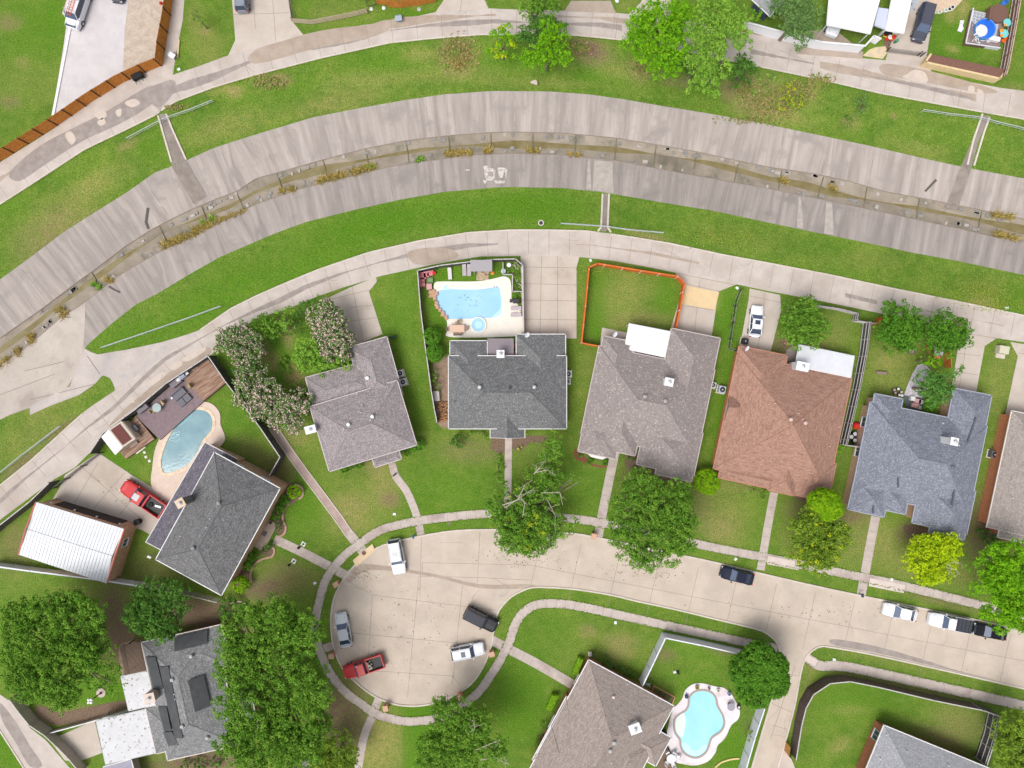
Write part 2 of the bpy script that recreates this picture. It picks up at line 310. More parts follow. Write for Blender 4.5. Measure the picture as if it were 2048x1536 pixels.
# patches of differing grass: (px, py, rx, ry, rot deg, dry, lush and painted shade, dirt)
TONES = [
(915,108,33,38,0,.9,0,.35),(560,160,22,12,10,.85,0,.3),(525,163,14,12,0,.6,0,.2),(470,183,14,10,0,1.2,0,.2),(440,176,22,10,-20,.7,0,0),(1170,95,30,16,10,.5,0,1.0),(1190,110,30,22,0,.5,0,.6),(1235,140,30,18,0,.5,0,0),(1280,140,22,25,0,.5,0,.35),(1350,160,35,14,10,.3,0,.5),
(1455,180,14,20,0,.7,0,.7),(1520,190,42,35,20,.85,0,.4),(1560,232,60,16,14,.6,0,0),(1490,215,30,20,0,.4,0,.2),(1625,180,12,28,20,.7,0,0),(1585,190,28,34,0,.3,0,0),(1700,245,16,12,0,.6,0,.2),(1787,232,5,5,0,.9,0,.6),
(1840,300,60,16,12,.35,0,0),(700,180,80,30,-10,.35,0,0),(650,215,90,16,-12,.35,0,0),(870,150,160,14,-3,.3,0,0),(840,110,30,14,0,.5,0,0),(1080,165,120,9,2,.35,0,0),(760,130,60,30,0,0,.6,0),(600,170,60,20,0,0,.6,0),(1030,120,60,30,0,0,.7,0),(1200,150,60,18,0,0,.6,0),(1440,150,90,50,0,0,.7,0),
(90,480,60,45,-30,.45,0,.35),(150,440,60,30,-30,.4,0,.1),(200,360,70,20,-30,.35,0,0),(60,540,60,10,-35,.1,.4,0),(20,420,30,25,0,0,.5,0),(140,400,80,25,-30,.3,0,0),(300,300,30,30,0,0,.5,0),
(345,215,12,5,0,.7,0,0),(420,260,60,20,-25,.35,0,0),(480,250,60,25,-20,.3,0,0),(255,290,20,9,-30,.7,0,.2),(1300,474,30,7,8,.8,0,.3),(1265,462,20,5,8,.5,0,0),
(15,45,25,14,0,.6,0,.5),(45,125,16,8,0,.6,0,.2),(60,60,60,60,0,0,.6,0),(110,30,20,40,0,0,.6,0),(20,205,20,12,0,.3,0,.5),(60,170,80,40,0,.25,.2,0),(415,100,30,40,0,.45,0,0),(390,40,14,30,0,.3,0,.2),(410,64,8,8,0,.7,0,.3),
(660,25,70,22,0,.25,.1,0),(610,20,10,20,0,0,.9,0),(840,30,60,12,0,0,.8,0),(1255,12,25,14,0,.4,.1,0),
(575,670,12,26,-10,.9,0,.2),(545,725,14,20,0,.9,0,.2),(585,750,14,22,0,1,0,.1),(525,700,12,22,0,.6,0,.6),(600,760,14,12,0,.9,0,.1),(560,700,50,60,0,0,.9,0),
(700,1010,40,24,0,.55,0,.15),(770,965,26,44,-10,.6,0,.1),(780,1000,18,13,0,.5,0,.8),(700,1050,50,24,0,.45,0,0),(640,905,60,50,0,.2,.2,0),(745,930,20,12,0,.6,0,.2),(720,1000,60,60,0,.25,0,0),(590,870,30,20,0,.5,0,.2),
(560,940,30,30,0,.3,0,.6),(600,1000,40,60,-30,0,.7,0),(570,1080,30,50,0,0,.3,0),(600,1160,50,30,0,.4,0,.2),(560,1150,40,30,0,.3,0,.4),(520,1180,40,20,0,.2,0,1.0),
(900,1000,90,60,0,0,.45,0),(940,900,60,25,0,.3,0,.4),(1180,980,60,70,0,0,.35,0),(1180,800,25,120,0,.1,0,.1),(1055,900,50,30,0,.2,.3,.1),
(1240,600,45,60,0,.35,0,0),(1270,580,50,30,0,.2,0,0),(1290,640,60,16,0,.45,0,.2),(1195,640,18,60,0,0,1.2,0),(1330,600,20,60,0,0,.8,0),(1200,560,30,14,0,0,.8,0),(1210,720,40,30,0,.2,.1,0),  # dark strips inside the orange fence: its soft shade painted into the grass
(1450,800,16,140,10,0,.8,0),(1455,630,14,60,8,0,.9,0),(1455,1040,50,55,0,.5,0,0),(1440,1060,30,25,0,.35,0,.15),(1500,1060,25,40,0,0,.4,0),(1480,960,60,20,0,.4,0,.1),(1400,1000,20,50,0,.3,0,.3),(1260,990,20,60,0,.3,0,.6),
(1640,680,50,30,0,.4,0,0),(1575,690,30,16,0,.5,0,1.1),(1620,690,25,8,0,.4,0,.7),(1680,640,30,40,0,.2,.2,.1),(1790,740,50,60,0,.4,0,0),(1770,720,30,20,0,.3,0,0),(1840,660,40,30,0,.2,0,.3),(1750,770,30,30,0,.2,.2,0),
(1680,920,12,60,10,.1,.3,.1),(1720,1080,50,50,0,.45,0,.1),(1700,1030,40,16,0,.3,0,.8),(1800,1100,50,60,0,.5,0,0),(1830,1065,30,16,0,.2,0,1.2),(1790,1040,20,14,0,0,.6,0),(1610,1020,40,22,0,.3,0,.5),(1580,1080,20,40,0,.4,0,0),(1900,1150,80,20,12,.4,0,.1),(1960,1060,30,60,0,.25,0,.9),(1985,950,20,90,10,.25,.1,.1),(1890,1200,70,12,13,.4,0,.6),(2000,760,30,70,10,.4,0,0),(2020,650,50,12,10,.4,0,0),
(1975,580,40,22,10,.35,.3,0),(1960,610,30,14,0,.8,0,.1),(2020,600,30,30,0,0,.7,0),(1690,500,90,30,12,0,.2,0),(1560,480,60,30,0,.1,.2,0),(1480,480,70,22,10,.15,.3,0),(1740,520,60,20,0,.25,0,0),
(640,520,180,40,-28,0,.75,0),(850,430,200,30,-8,0,.7,0),(1080,420,90,30,0,0,.9,0),(400,610,140,35,-35,0,.7,0),(250,670,50,20,-20,0,.7,0),(1290,440,60,30,10,0,.3,0),(120,800,80,14,-22,.35,0,0),(60,870,80,30,-35,.4,0,0),(200,770,20,18,0,.1,.6,0),(40,930,40,9,-38,.5,0,.8),(120,860,40,8,-38,.5,0,.6),
(1175,1262,16,12,0,.6,0,.3),(1242,1285,34,18,0,.55,0,.25),(1240,1310,30,14,0,.4,0,.2),(1190,1290,80,40,0,.15,0,0),(1210,1340,40,25,30,0,.7,.1),(1100,1270,60,40,0,0,.4,0),(1040,1400,50,80,0,0,.9,0),(970,1360,20,40,30,0,.4,0),(1330,1310,20,12,0,.3,0,.6),(1450,1300,40,8,10,.2,0,.7),(1410,1290,70,30,10,0,.5,0),(1400,1370,40,20,0,0,.7,0),(1470,1500,40,50,0,0,.9,0),(1495,1450,12,20,20,0,.2,.3),
(1720,1400,90,40,0,0,.6,0),(1700,1420,40,10,0,.4,0,0),(1680,1490,24,12,-30,.7,0,0),(1920,1450,50,35,15,.4,0,.35),(1880,1480,60,16,25,.2,0,.5),(1610,1390,14,60,15,.35,0,.1),(1620,1330,12,10,0,.4,0,.2),(1800,1370,140,8,12,.3,0,.6),(1820,1330,160,10,12,.3,0,0),
(740,1460,50,80,0,.45,0,0),(700,1380,30,60,30,.4,0,.2),(690,1440,40,60,0,.3,0,.9),(660,1380,14,60,0,.2,0,.5),(770,1500,40,60,0,.3,0,0),(860,1480,60,90,0,0,.8,0),(760,1370,40,16,25,.3,0,.2),(720,1350,30,20,60,.3,0,.3),
(230,1240,26,70,0,.45,0,1.0),(180,1200,50,30,0,.4,0,.2),(390,1225,60,26,0,0,0,1.8),(450,1260,40,25,0,0,0,1.6),(330,1280,50,16,0,.2,0,.8),(100,1180,100,22,5,.15,.3,0),(60,1080,40,30,0,.3,0,.3),(30,1100,40,50,0,.3,0,.3),(300,1140,60,40,0,.2,0,.4),(250,1290,24,30,0,.2,0,1.4),(200,1390,60,18,-10,0,1.3,0),(180,1375,40,30,0,.1,.9,0),(120,1430,80,14,-10,.4,0,.4),(320,1510,40,14,0,.3,0,.2),(420,1520,60,16,0,.1,0,1.5),(340,1530,60,8,0,.2,0,.8),
(470,860,40,60,40,0,.5,0),(500,900,40,20,30,.3,0,.3),(230,920,30,20,30,0,.9,0),(310,960,14,16,0,.3,.2,0),(880,600,20,70,0,0,.9,0),(950,545,60,16,0,0,.9,0),(800,640,30,110,10,0,.4,0),(830,800,20,90,10,0,.3,0),
(1910,80,50,40,0,0,.9,0),(1925,18,10,20,10,1.1,0,.1),(1905,98,14,8,20,.8,0,0),(1900,30,10,14,0,.9,0,0),(2020,15,20,20,0,0,.5,.2),(2025,180,26,10,0,.3,0,.3),(20,1490,40,50,0,0,.9,0)]
def tone_at(px, py):
    out = np.zeros((len(px), 4)); out[:, 3] = 1
    for (cx, cy, rx, ry, rot, a, b, c) in TONES:
        t = math.radians(rot); dx = px-cx; dy = py-cy
        u = (dx*math.cos(t)+dy*math.sin(t))/rx; v = (-dx*math.sin(t)+dy*math.cos(t))/ry
        g = np.exp(-(u*u+v*v)**1.5*0.7)
        out[:, 0] += g*a; out[:, 1] += g*b; out[:, 2] += g*c
    # the lawn left of a straight property line is drier than its neighbour
    out[:, 0] += np.where((px > 715) & (px < 803) & (py > 1425) & (py < 1560), .25, 0)
    out[:, 1] += np.where((px > 803) & (px < 860) & (py > 1405) & (py < 1560), .4, 0)
    out[:, 0] *= .62; out[:, 2] *= .85; out[:, :3] = np.clip(out[:, :3], 0, 1.3)
    return out

def grid_mesh(name, rows, mats, uvs=None, kind='structure', tone=False):
    """rows: list of (y array in px, z) over cols"""
    nC = len(cols); co = []
    pxs = []; pys = []
    for (ya, z) in rows:
        z = np.broadcast_to(z, nC)
        s = (CAMH-z)/CAMH/K
        co.append(np.stack([(cols-1024)*s, (768-ya)*s, z], 1)); pxs.append(cols); pys.append(np.array(ya, float))
    co = np.concatenate(co); me = bpy.data.meshes.new(name)
    nR = len(rows); faces = [(j*nC+i, (j+1)*nC+i, (j+1)*nC+i+1, j*nC+i+1) for j in range(nR-1) for i in range(nC-1)]
    me.from_pydata(co.tolist(), [], faces); me.materials.append(mats)
    if tone:
        a = me.attributes.new('tone', 'FLOAT_COLOR', 'POINT'); a.data.foreach_set('color', tone_at(np.concatenate(pxs), np.concatenate(pys)).astype(np.float32).ravel())
    # uv: u along, v across (metres)
    uvl = me.uv_layers.new(name='UVMap')
    seg = np.concatenate([[0], np.cumsum(np.hypot(np.diff(cols), np.diff(CW(cols)))/K)])
    dcw = np.gradient(CW(cols), cols); 
    U = np.concatenate([seg+(np.array(r[0])-CW(cols))*dcw/np.sqrt(1+dcw**2)/K for r in rows]); V = np.concatenate([np.full(nC, (np.mean(r[0][20:-20])-np.mean(rows[0][0][20:-20]))/K) for r in rows])
    idx = np.zeros(len(me.loops), int); me.loops.foreach_get('vertex_index', idx)
    uvl.data.foreach_set('uv', np.stack([U[idx], V[idx]], 1).astype(np.float32).ravel())
    me.update(); me.shade_smooth()
    o = bpy.data.objects.new(name, me); COL.objects.link(o); o['kind'] = kind; ORG[o.name] = (0, 0, 0); return o
c1, c2, c3, cw, c6, c7, c8 = [f(cols) for f in (C1, C2, C3, CW, C6, C7, C8)]
ww = 4.5+2.5*np.sin(cols*0.013)+2.0*np.sin(cols*0.031+1)
def lerp(a, b, t): return a+(b-a)*t
def band(a, b, za, zb, n, f=lambda t: t): return [(lerp(a, b, t), lerp(za, zb, f(t))) for t in np.linspace(0, 1, n)]
# north and south ground (lawns), reaching the horizon
top = np.full(len(cols), -80.0)
nrow = [(np.full(len(cols), -40000.0), 0.0), (np.full(len(cols), -2500.0), 0.0), (np.full(len(cols), -500.0), 0.0)]
nrow += [(lerp(np.minimum(top, c1-30), c1, t), 0.0) for t in np.linspace(0, 1, 40)]
grid_mesh('north_ground', nrow, GRASS, tone=True)
bot = np.maximum(np.full(len(cols), 1640.0), c8+60)
srow = [(lerp(c8, bot, t), 0.0) for t in np.linspace(0, 1, 150)]+[(bot+500, 0.0), (bot+2500, 0.0), (np.full(len(cols), 45000.0), 0.0)]
grid_mesh('south_ground', srow, GRASS, tone=True)
grid_mesh('north_grass_bank', band(c1, c2, 0.0, -0.9, 22, lambda t: t*t*(3-2*t)), GRASS, tone=True)
grid_mesh('south_grass_bank', band(c7, c8, -0.8, 0.0, 22, lambda t: t*t*(3-2*t)), GRASS, tone=True)
grid_mesh('north_channel_slope', band(c2, c3, -0.9, Z_BED+.1, 8), C_SLOPE)
grid_mesh('south_channel_slope', band(c6, c7, Z_BED+.1, -0.8, 8), C_SLOPE)
grid_mesh('channel_bed', [(c3, Z_BED+.1), (c3+2.5, Z_BED-.05), (cw-ww, Z_BED-.12), (cw, Z_BED-.3), (cw+ww, Z_BED-.12), (c6-2.5, Z_BED-.05), (c6, Z_BED+.1)], C_BED)
grid_mesh('channel_water', [(cw-ww, Z_BED-.115), (cw, Z_BED-.11), (cw+ww, Z_BED-.115)], WATER_CH)
# ================================================================ SETTING: paving, streets, kerbs
def paving(name, pts, m, z=0.03, smooth=0, holes=(), h=0):
    if smooth: pts = smooth_pts(pts, smooth)
    return struct(MB().poly(XY(pts), z-0.035, z, [XY(h_) for h_ in holes]), name, m)
def walkway(name, pts, wpx, m=None, z=0.03, smooth=5):
    p = smooth_pts(pts, smooth, closed=False) if smooth else pts
    o = struct(MB().strip(XY(p), wpx/K, z-0.035, z), name, m or C_WALK)
    return p
def arc_pts(pts, step):
    """points every step px along polyline with normals"""
    out = []; acc = step*0.5; 
    for a, b in zip(pts, pts[1:]):
        d = math.hypot(b[0]-a[0], b[1]-a[1]); 
        while acc < d:
            t = acc/d; out.append(((a[0]+(b[0]-a[0])*t, a[1]+(b[1]-a[1])*t), (-(b[1]-a[1])/d, (b[0]-a[0])/d))); acc += step
        acc -= d
    return out
joints = MB()
def joint(a, b, z=0.0345, w=0.06):
    joints.strip(XY([a, b]), w, z-0.002, z)
def joints_along(pts, step, half, z=0.0345, w=0.05):
    for (c, n) in arc_pts(pts, step): joint((c[0]-n[0]*half, c[1]-n[1]*half), (c[0]+n[0]*half, c[1]+n[1]*half), z, w)

# alleys
xs = list(range(-140, 2220, 12))
a_s = [(x, float(C8(x))) for x in xs]
low = [(2230,715),(2100,692),(1991,676),(1948,666),(1870,650),(1761,627),(1690,612),(1616,597),(1536,582),(1470,568),(1349,545),(1290,533),(1229,522),(1159,514),(1040,512),(962,513),(905,522),(862,530),(762,552),(687,575),(637,592),(579,616),(512,637),(440,690),(425,708),(332,768),(275,815),(225,863),(178,907),(150,935),(110,958),(60,995),(0,1040),(-120,1150)]
paving('south_alley', a_s+low, C_ALLEY, 0.03)
a_n = [(x, float(C1(x))) for x in range(2220, -140, -12)]
nup = [(-120,400),(-50,352),(0,325),(60,288),(110,256),(160,220),(187,202),(246,166),(295,144),(326,131),(331,95),(341,37),(347,-40),(372,-40),(366,40),(352,110),(346,150),(400,132),(457,111),(512,97),(560,86),(607,70),(660,60),(760,46),(800,40),(870,25),(975,17),(1023,19),(1130,22),(1232,26),(1330,36),(1430,52),(1495,66),(1560,78),(1620,92),(1726,117),(1775,121),(1850,121),(1866,150),(2000,176),(2048,182),(2230,215)]
paving('north_alley', nup+a_n, C_ALLEY, 0.03)
# kerbs along the alleys

for seg, nm in ((range(-140, 172, 9), 'alley_kerb'), (range(402, 1196, 9), 'alley_kerb'), (range(1222, 2220, 9), 'alley_kerb')):
    struct(MB().strip(XY([(x, float(C8(x))+1.5) for x in seg]), 0.2, -0.02, 0.10), nm, C_KERB)
for seg in (range(-140, 318, 9), range(336, 1966, 9), range(1984, 2220, 9)):
    struct(MB().strip(XY([(x, float(C1(x))-1.5) for x in seg]), 0.18, -0.02, 0.08), 'alley_kerb', C_KERB)
# stained low line along the middle of the alleys
def stain_line(name, f, x0, x1, w0, m=C_STAIN, z=0.0335, seed=1):
    r = random.Random(seed); up = []; dn = []
    for x in range(x0, x1, 8):
        y = f(x); ww_ = w0*(0.6+0.5*math.sin(x*0.021+seed)+0.25*r.random()); up.append((x, y-ww_/2)); dn.append((x, y+ww_/2))
    struct(MB().poly(XY(up+dn[::-1]), None, z), name, m)
cS = lambda x: float(np.interp(x, [-100,0,50,125,175,225,300,332,400,450,512,562,612,687,762,837,937,1020,1100,1180,1300,1450,1600,1750,1900,2100], [1090,1003,958,898,855,818,745,717,678,650,621,600,574,546,524,506,491,487,487,490,506,537,569,604,630,670]))
stain_line('alley_stain', cS, -100, 1000, 9.5, seed=2); stain_line('alley_stain', cS, 1150, 1400, 5, C_STAIN2, seed=5); stain_line('alley_stain', cS, 1690, 1760, 7, seed=3); stain_line('alley_stain', cS, 1830, 2010, 4, C_STAIN2, seed=8)
cN = lambda x: float(np.interp(x, [-50,90,150,225,300,340,425,512,562,640,700,760,857,987,1200,1380,1500,1640,1740,1850,1950,2100], [390,302,270,240,195,182,155,119,106,90,78,64,51,43,50,75,103,130,150,172,196,222]))
stain_line('alley_stain', cN, -60, 330, 26, C_STAIN2, seed=4); stain_line('alley_stain', cN, 330, 760, 15, seed=6); stain_line('alley_stain', lambda x: cN(x)-13, 520, 1000, 16, C_STAIN2, z=.0339, seed=16); stain_line('alley_stain', cN, 780, 1250, 9, seed=7); stain_line('alley_stain', cN, 1500, 1636, 13, seed=9); stain_line('alley_stain', lambda x: cN(x)+3, 1720, 1950, 7, z=.03535, seed=19); stain_line('alley_stain', lambda x: cN(x)-14, 1110, 1330, 14, C_STAIN2, z=.0339, seed=18); stain_line('alley_stain', cN, 1640, 1960, 14, C_STAIN2, seed=10)
for i, pts in enumerate([[(512,100),(640,62),(760,50),(775,62),(720,80),(640,95),(512,128)],[(300,175),(345,160),(350,180),(322,215),(300,205),(280,190)],[(20,345),(80,292),(150,255),(215,222),(300,172),(318,190),(300,212),(240,248),(170,280),(90,330),(40,362)],[(815,505),(860,495),(905,500),(915,515),(870,527),(830,528)],[(1765,128),(1850,140),(1990,180),(1960,186),(1850,165),(1770,150)],
        [(270,800),(400,700),(418,712),(330,770),(250,830),(215,855)],[(690,1150),(705,1135),(740,1128),(860,1146),(960,1168),(1060,1168),(1060,1176),(960,1176),(860,1152),(740,1140),(700,1165)],[(1668,1278),(1750,1292),(1850,1320),(1905,1338),(1990,1360),(1885,1336),(1755,1306),(1668,1290)],[(385,1050),(420,1040),(410,1060)]]):
    struct(MB().poly(XY(smooth_pts(pts, 4)), None, 0.0338+0.0002*i), 'concrete_stain', C_STAIN2 if i in (0, 3, 4, 5, 6) else C_STAIN)
joints_along([(x, (float(C8(x))+float(C8(x))+52)/2-1) for x in range(-100, 2200, 20) if not 150 < x < 380], 41, 25)
joints_along([(x, float(C1(x))-26) for x in range(-100, 2200, 20)], 50, 24)

paving('corner_lane', [(-80,1310),(0,1388),(20,1402),(60,1455),(92,1480),(170,1570),(62,1570),(50,1536),(0,1458),(-80,1370)], C_ALLEY, 0.03)
struct(MB().poly(XY(smooth_pts([(0,1405),(30,1440),(60,1490),(85,1530),(60,1532),(35,1490),(5,1440)], 4)), None, .034), 'concrete_stain', C_STAIN)
struct(MB().strip(XY([(-80,1374),(0,1460),(50,1538),(60,1575)]), .2, -.02, .1), 'lane_kerb', C_KERB)
# the cul-de-sac street
loop_low = [(1049,1179),(1024,1192),(1004,1212),(994,1230),(987,1262),(985,1280),(980,1300),(968,1330),(949,1360),(926,1380),(899,1395),(868,1406),(837,1411),(812,1411),(787,1407),(749,1392),(712,1364),(684,1334),(667,1290),(662,1240),(668,1197),(684,1163),(693,1151)]
kerb_up = [(693,1151),(712,1128),(747,1100),(777,1087),(837,1073),(912,1061),(1004,1059),(1080,1061),(1149,1067),(1204,1077),(1290,1095),(1381,1114),(1449,1129),(1536,1150),(1636,1173),(1716,1190),(1861,1220),(1973,1244),(2060,1265),(2230,1305)]
right_low = [(2230,1422),(2048,1377),(1886,1340),(1736,1307),(1661,1294),(1643,1292),(1628,1298),(1613,1312),(1604,1332),(1596,1372),(1588,1414),(1568,1490),(1548,1560),(1520,1660)]
left_side = [(1470,1660),(1496,1560),(1519,1480),(1545,1390),(1556,1330),(1559,1305),(1553,1285),(1535,1268),(1510,1257),(1436,1239),(1349,1218),(1274,1202),(1224,1190),(1149,1178),(1086,1174),(1062,1175)]
street_pts = smooth_pts(loop_low, 3, False)+smooth_pts(kerb_up, 3, False)[1:]+smooth_pts(right_low, 3, False)+smooth_pts(left_side, 3, False)
paving('street', street_pts, C_STREET, 0.025)
def kerb(pts, k=3):
    p = smooth_pts(pts, k, False)
    struct(MB().strip(XY(p), 0.22, -0.02, 0.13), 'street_kerb', C_KERB)
kerb(loop_low); kerb(kerb_up); kerb(right_low); kerb(left_side+[(1049,1179)])
zj = 0.0292
for (a, b) in [((960,1155),(1060,1160)),((1060,1130),(2048,1322)),((700,1165),(747,1190)),((747,1190),(990,1220)),((695,1265),(960,1290)),((760,1342),(910,1352)),((1024,1178),(985,1155)),((838,1152),(815,1395)),((745,1190),(735,1340)),((925,1170),(905,1370)),((838,1152),(960,1155)),((905,1352),(920,1370)),((690,1345),(760,1342)),
               ((845,1145),(845,1125)),((845,1125),(1060,1130)),((843,1075),(840,1190)),((960,1062),(955,1165))]: joint(a, b, zj, 0.05)
for i in range(13):
    x = 1085+i*78; y = 1064+ (x-1085)*0.213; joint((x, y+4), (x-26, y+118), zj, 0.05)
joint((1590,1330),(1540,1480), zj); joint((1553,1345),(1600,1352), zj); joint((1545,1450),(1580,1460), zj); joint((1530,1400),(1585,1425), zj)
# sidewalks
sw1 = walkway('sidewalk', [(634,1222),(647,1172),(662,1143),(687,1113),(719,1088),(762,1060),(824,1044),(887,1035),(980,1027),(1060,1030),(1149,1038),(1199,1045),(1300,1063),(1399,1089),(1499,1109),(1586,1126),(1711,1152),(1786,1167),(1936,1204),(2048,1232),(2230,1275)], 17, z=0.034)
sw2 = walkway('sidewalk', [(634,1222),(631,1255),(636,1290),(644,1312),(659,1344),(687,1380),(717,1404),(754,1428),(799,1441),(837,1442),(887,1432),(949,1392),(987,1342),(1017,1288),(1029,1252),(1048,1224),(1081,1208),(1149,1211),(1274,1238),(1399,1265),(1499,1286),(1555,1297)], 17.5, z=0.0345)
sw3 = walkway('sidewalk', [(1612,1314),(1640,1331),(1680,1332),(1750,1345),(2048,1411),(2230,1450)], 20, z=0.034)
for s_, h_ in ((sw1, 8), (sw2, 8), (sw3, 9)): joints_along(s_, 19 if s_ is not sw3 else 52, h_, 0.037, 0.035)
mm = mat('sidewalk_new', (0.60,0.52,0.48), (0.55,0.47,0.43), scale=1)
for pts in ([(1536,1112),(1600,1124),(1597,1140),(1533,1128)],[(1612,1309),(1636,1319),(1630,1331),(1608,1322)],[(1740,1156),(1810,1170),(1807,1186),(1737,1172)]): struct(MB().poly(XY(pts), None, 0.0375), 'sidewalk_patch', mm)
wk = []
for nm, pts, wp in (('front_walk', [(549,1078),(620,1112),(700,1155)], 18), ('front_walk', [(784,926),(792,953),(812,980),(827,1013),(835,1038),(842,1070)], 15), ('front_walk', [(1017,870),(1016,990),(1014,1058)], 14), ('front_walk', [(1230,903),(1206,1020),(1196,1074)], 18),
                    ('front_walk', [(1548,985),(1534,1060),(1521,1140)], 16), ('front_walk', [(1751,1033),(1738,1100),(1722,1190)], 18), ('front_walk', [(984,1280),(1010,1294),(1075,1328),(1147,1370)], 19), ('front_walk', [(757,1398),(744,1434),(727,1477),(713,1560)], 16), ('front_walk', [(890,1395),(898,1425)], 14), ('front_walk', [(668,1290),(640,1300)], 16)):
    p = walkway(nm, pts, wp, z=0.0405, smooth=3); joints_along(p, 20, wp/2, 0.043, 0.035)
fl = walkway('drainage_walk', [(545,853),(587,915),(624,965),(674,1032),(700,1070)], 14, mat('flume_pink', (0.34,0.25,0.22), (0.42,0.33,0.30), scale=0.8, fine=0.1), z=0.03)
walkway('drainage_walk', [(696,1064),(724,1100),(730,1110)], 19, C_WALK, z=0.042)
for off in (-8, 8): struct(MB().strip(XY([(x+off*.83, y-off*.55) for x, y in fl]), 0.12, -.02, 0.10), 'drainage_kerb', C_KERB)
struct(MB().poly(XY([(706,1120),(745,1087),(751,1100),(713,1133)]), -.02, 0.16), 'storm_inlet_slab', C_TAN)

# driveways
DRV = [([(648,600),(700,575),(752,554),(754,563),(738,583),(765,668),(704,694),(672,612)], C_DRIVE), ([(1041,511),(1159,513),(1153,535),(1153,677),(1045,677)], C_DRIVE),
 ([(1351,544),(1475,568),(1437,583),(1422,680),(1340,662),(1367,572),(1352,550)], C_DRIVE), ([(1499,577),(1560,590),(1562,620),(1538,715),(1478,700),(1497,600)], C_DRIVE),
 ([(1925,655),(1992,677),(1969,692),(1949,800),(1900,790),(1915,700),(1920,670)], C_DRIVE), ([(2020,684),(2120,700),(2090,860),(2010,830),(2035,712)], C_DRIVE),
 ([(197,905),(257,945),(305,975),(370,1010),(320,1080),(285,1060),(100,1010),(127,962),(130,950)], C_DRIVE), ([(105,232),(128,90),(148,-60),(270,-60),(252,50),(246,143),(160,197)], C_BRIGHT),
 ([(262,-40),(334,-40),(322,60),(314,115),(246,144),(250,60)], GRAVEL), ([(457,111),(471,80),(461,-40),(577,-40),(582,40),(607,70),(512,98)], C_DRIVE), ([(870,26),(895,-10),(960,-20),(977,17)], C_DRIVE),
 ([(1128,23),(1142,2),(1221,2),(1232,27)], C_STAIN2), ([(1256,29),(1281,6),(1300,-30),(1345,-30),(1340,37)], C_DRIVE), ([(1770,122),(1800,30),(1812,-30),(1872,-30),(1866,30),(1851,122)], C_DRIVE), ([(1592,108),(1612,62),(1670,60),(1726,105),(1724,118)], C_STAIN2),
 ([(1852,30),(1870,28),(1905,22),(1925,0),(1930,-30),(1870,-30)], mat('patio_beige', (0.60,0.46,0.34), (0.52,0.40,0.30), scale=2, fine=0.1)), ([(100,1480),(190,1440),(205,1505),(155,1524),(130,1520)], C_DRIVE), ([(1540,1540),(1562,1490),(1575,1500),(1600,1560)], C_DRIVE), ([(1716,1545),(1740,1498),(1760,1515),(1780,1560)], C_TAN),
 ([(1204,655),(1260,667),(1256,700),(1200,690)], C_DRIVE), ([(1593,690),(1602,690),(1600,735),(1568,730),(1572,700)], C_STAIN)]
for i, (p, m) in enumerate(DRV): paving('driveway' if m is not GRAVEL else 'gravel_yard', p, m, 0.032+0.0008*i+0.006)
for (a, b) in [((648,602),(740,580)),((704,570),(728,690)),((700,615),(750,610)),((685,645),(755,635)),((1041,534),(1153,536)),((1041,567),(1153,570)),((1041,600),(1153,602)),((1041,638),(1153,640)),((1083,513),(1080,676)),((1115,513),(1115,676)),((1372,612),(1428,620)),((1400,560),(1388,670)),((1350,546),(1470,570)),((1372,568),(1440,583)),((1530,585),(1515,700)),((1500,592),(1560,605)),
               ((1925,665),(1992,677)),((1910,706),(1962,712)),((1905,742),(1955,750)),((1930,700),(1915,790)),((2035,706),(2120,720)),((160,930),(285,1040)),((250,945),(185,1020)),((197,925),(150,1005)),((288,965),(240,1030)),((257,945),(350,1010)),((545,-10),(552,85)),((505,-10),(512,60)),((462,30),(580,26)),((1230,27),(1225,65)),((925,-10),(920,25))]: joint(a, b, 0.0595, 0.05)
struct(MB().poly(XY([(1372,571),(1438,585),(1429,620),(1363,608)]), None, 0.062), 'driveway_patch', mat('yellow_concrete', (0.66,0.50,0.29), (0.60,0.46,0.28), scale=0.9))
struct(MB().poly(XY([(105,232),(110,232),(147,40),(143,38)]), -0.02, 0.2), 'driveway_kerb', mat('white_kerb', (0.75,0.73,0.77)))
struct(MB().poly(XY([(1800,-30),(1850,-30),(1828,22),(1816,20),(1790,24)]), None, 0.065), 'patterned_patio', mat('tile_pattern', (0.42,0.44,0.50), (0.36,0.38,0.44), scale=3, spk=(0.15,0.15,0.2), spk_scale=2.2, spk_lim=0.6))
# confluence apron and its grass tongue at the west end
apron = [(168,696),(182,704),(196,709),(250,700),(325,684),(375,669),(402,659),(402,690),(300,765),(225,800),(229,775),(222,757),(206,750),(198,757),(190,768),(158,790),(100,812),(60,830),(60,812),(140,772),(160,720)]

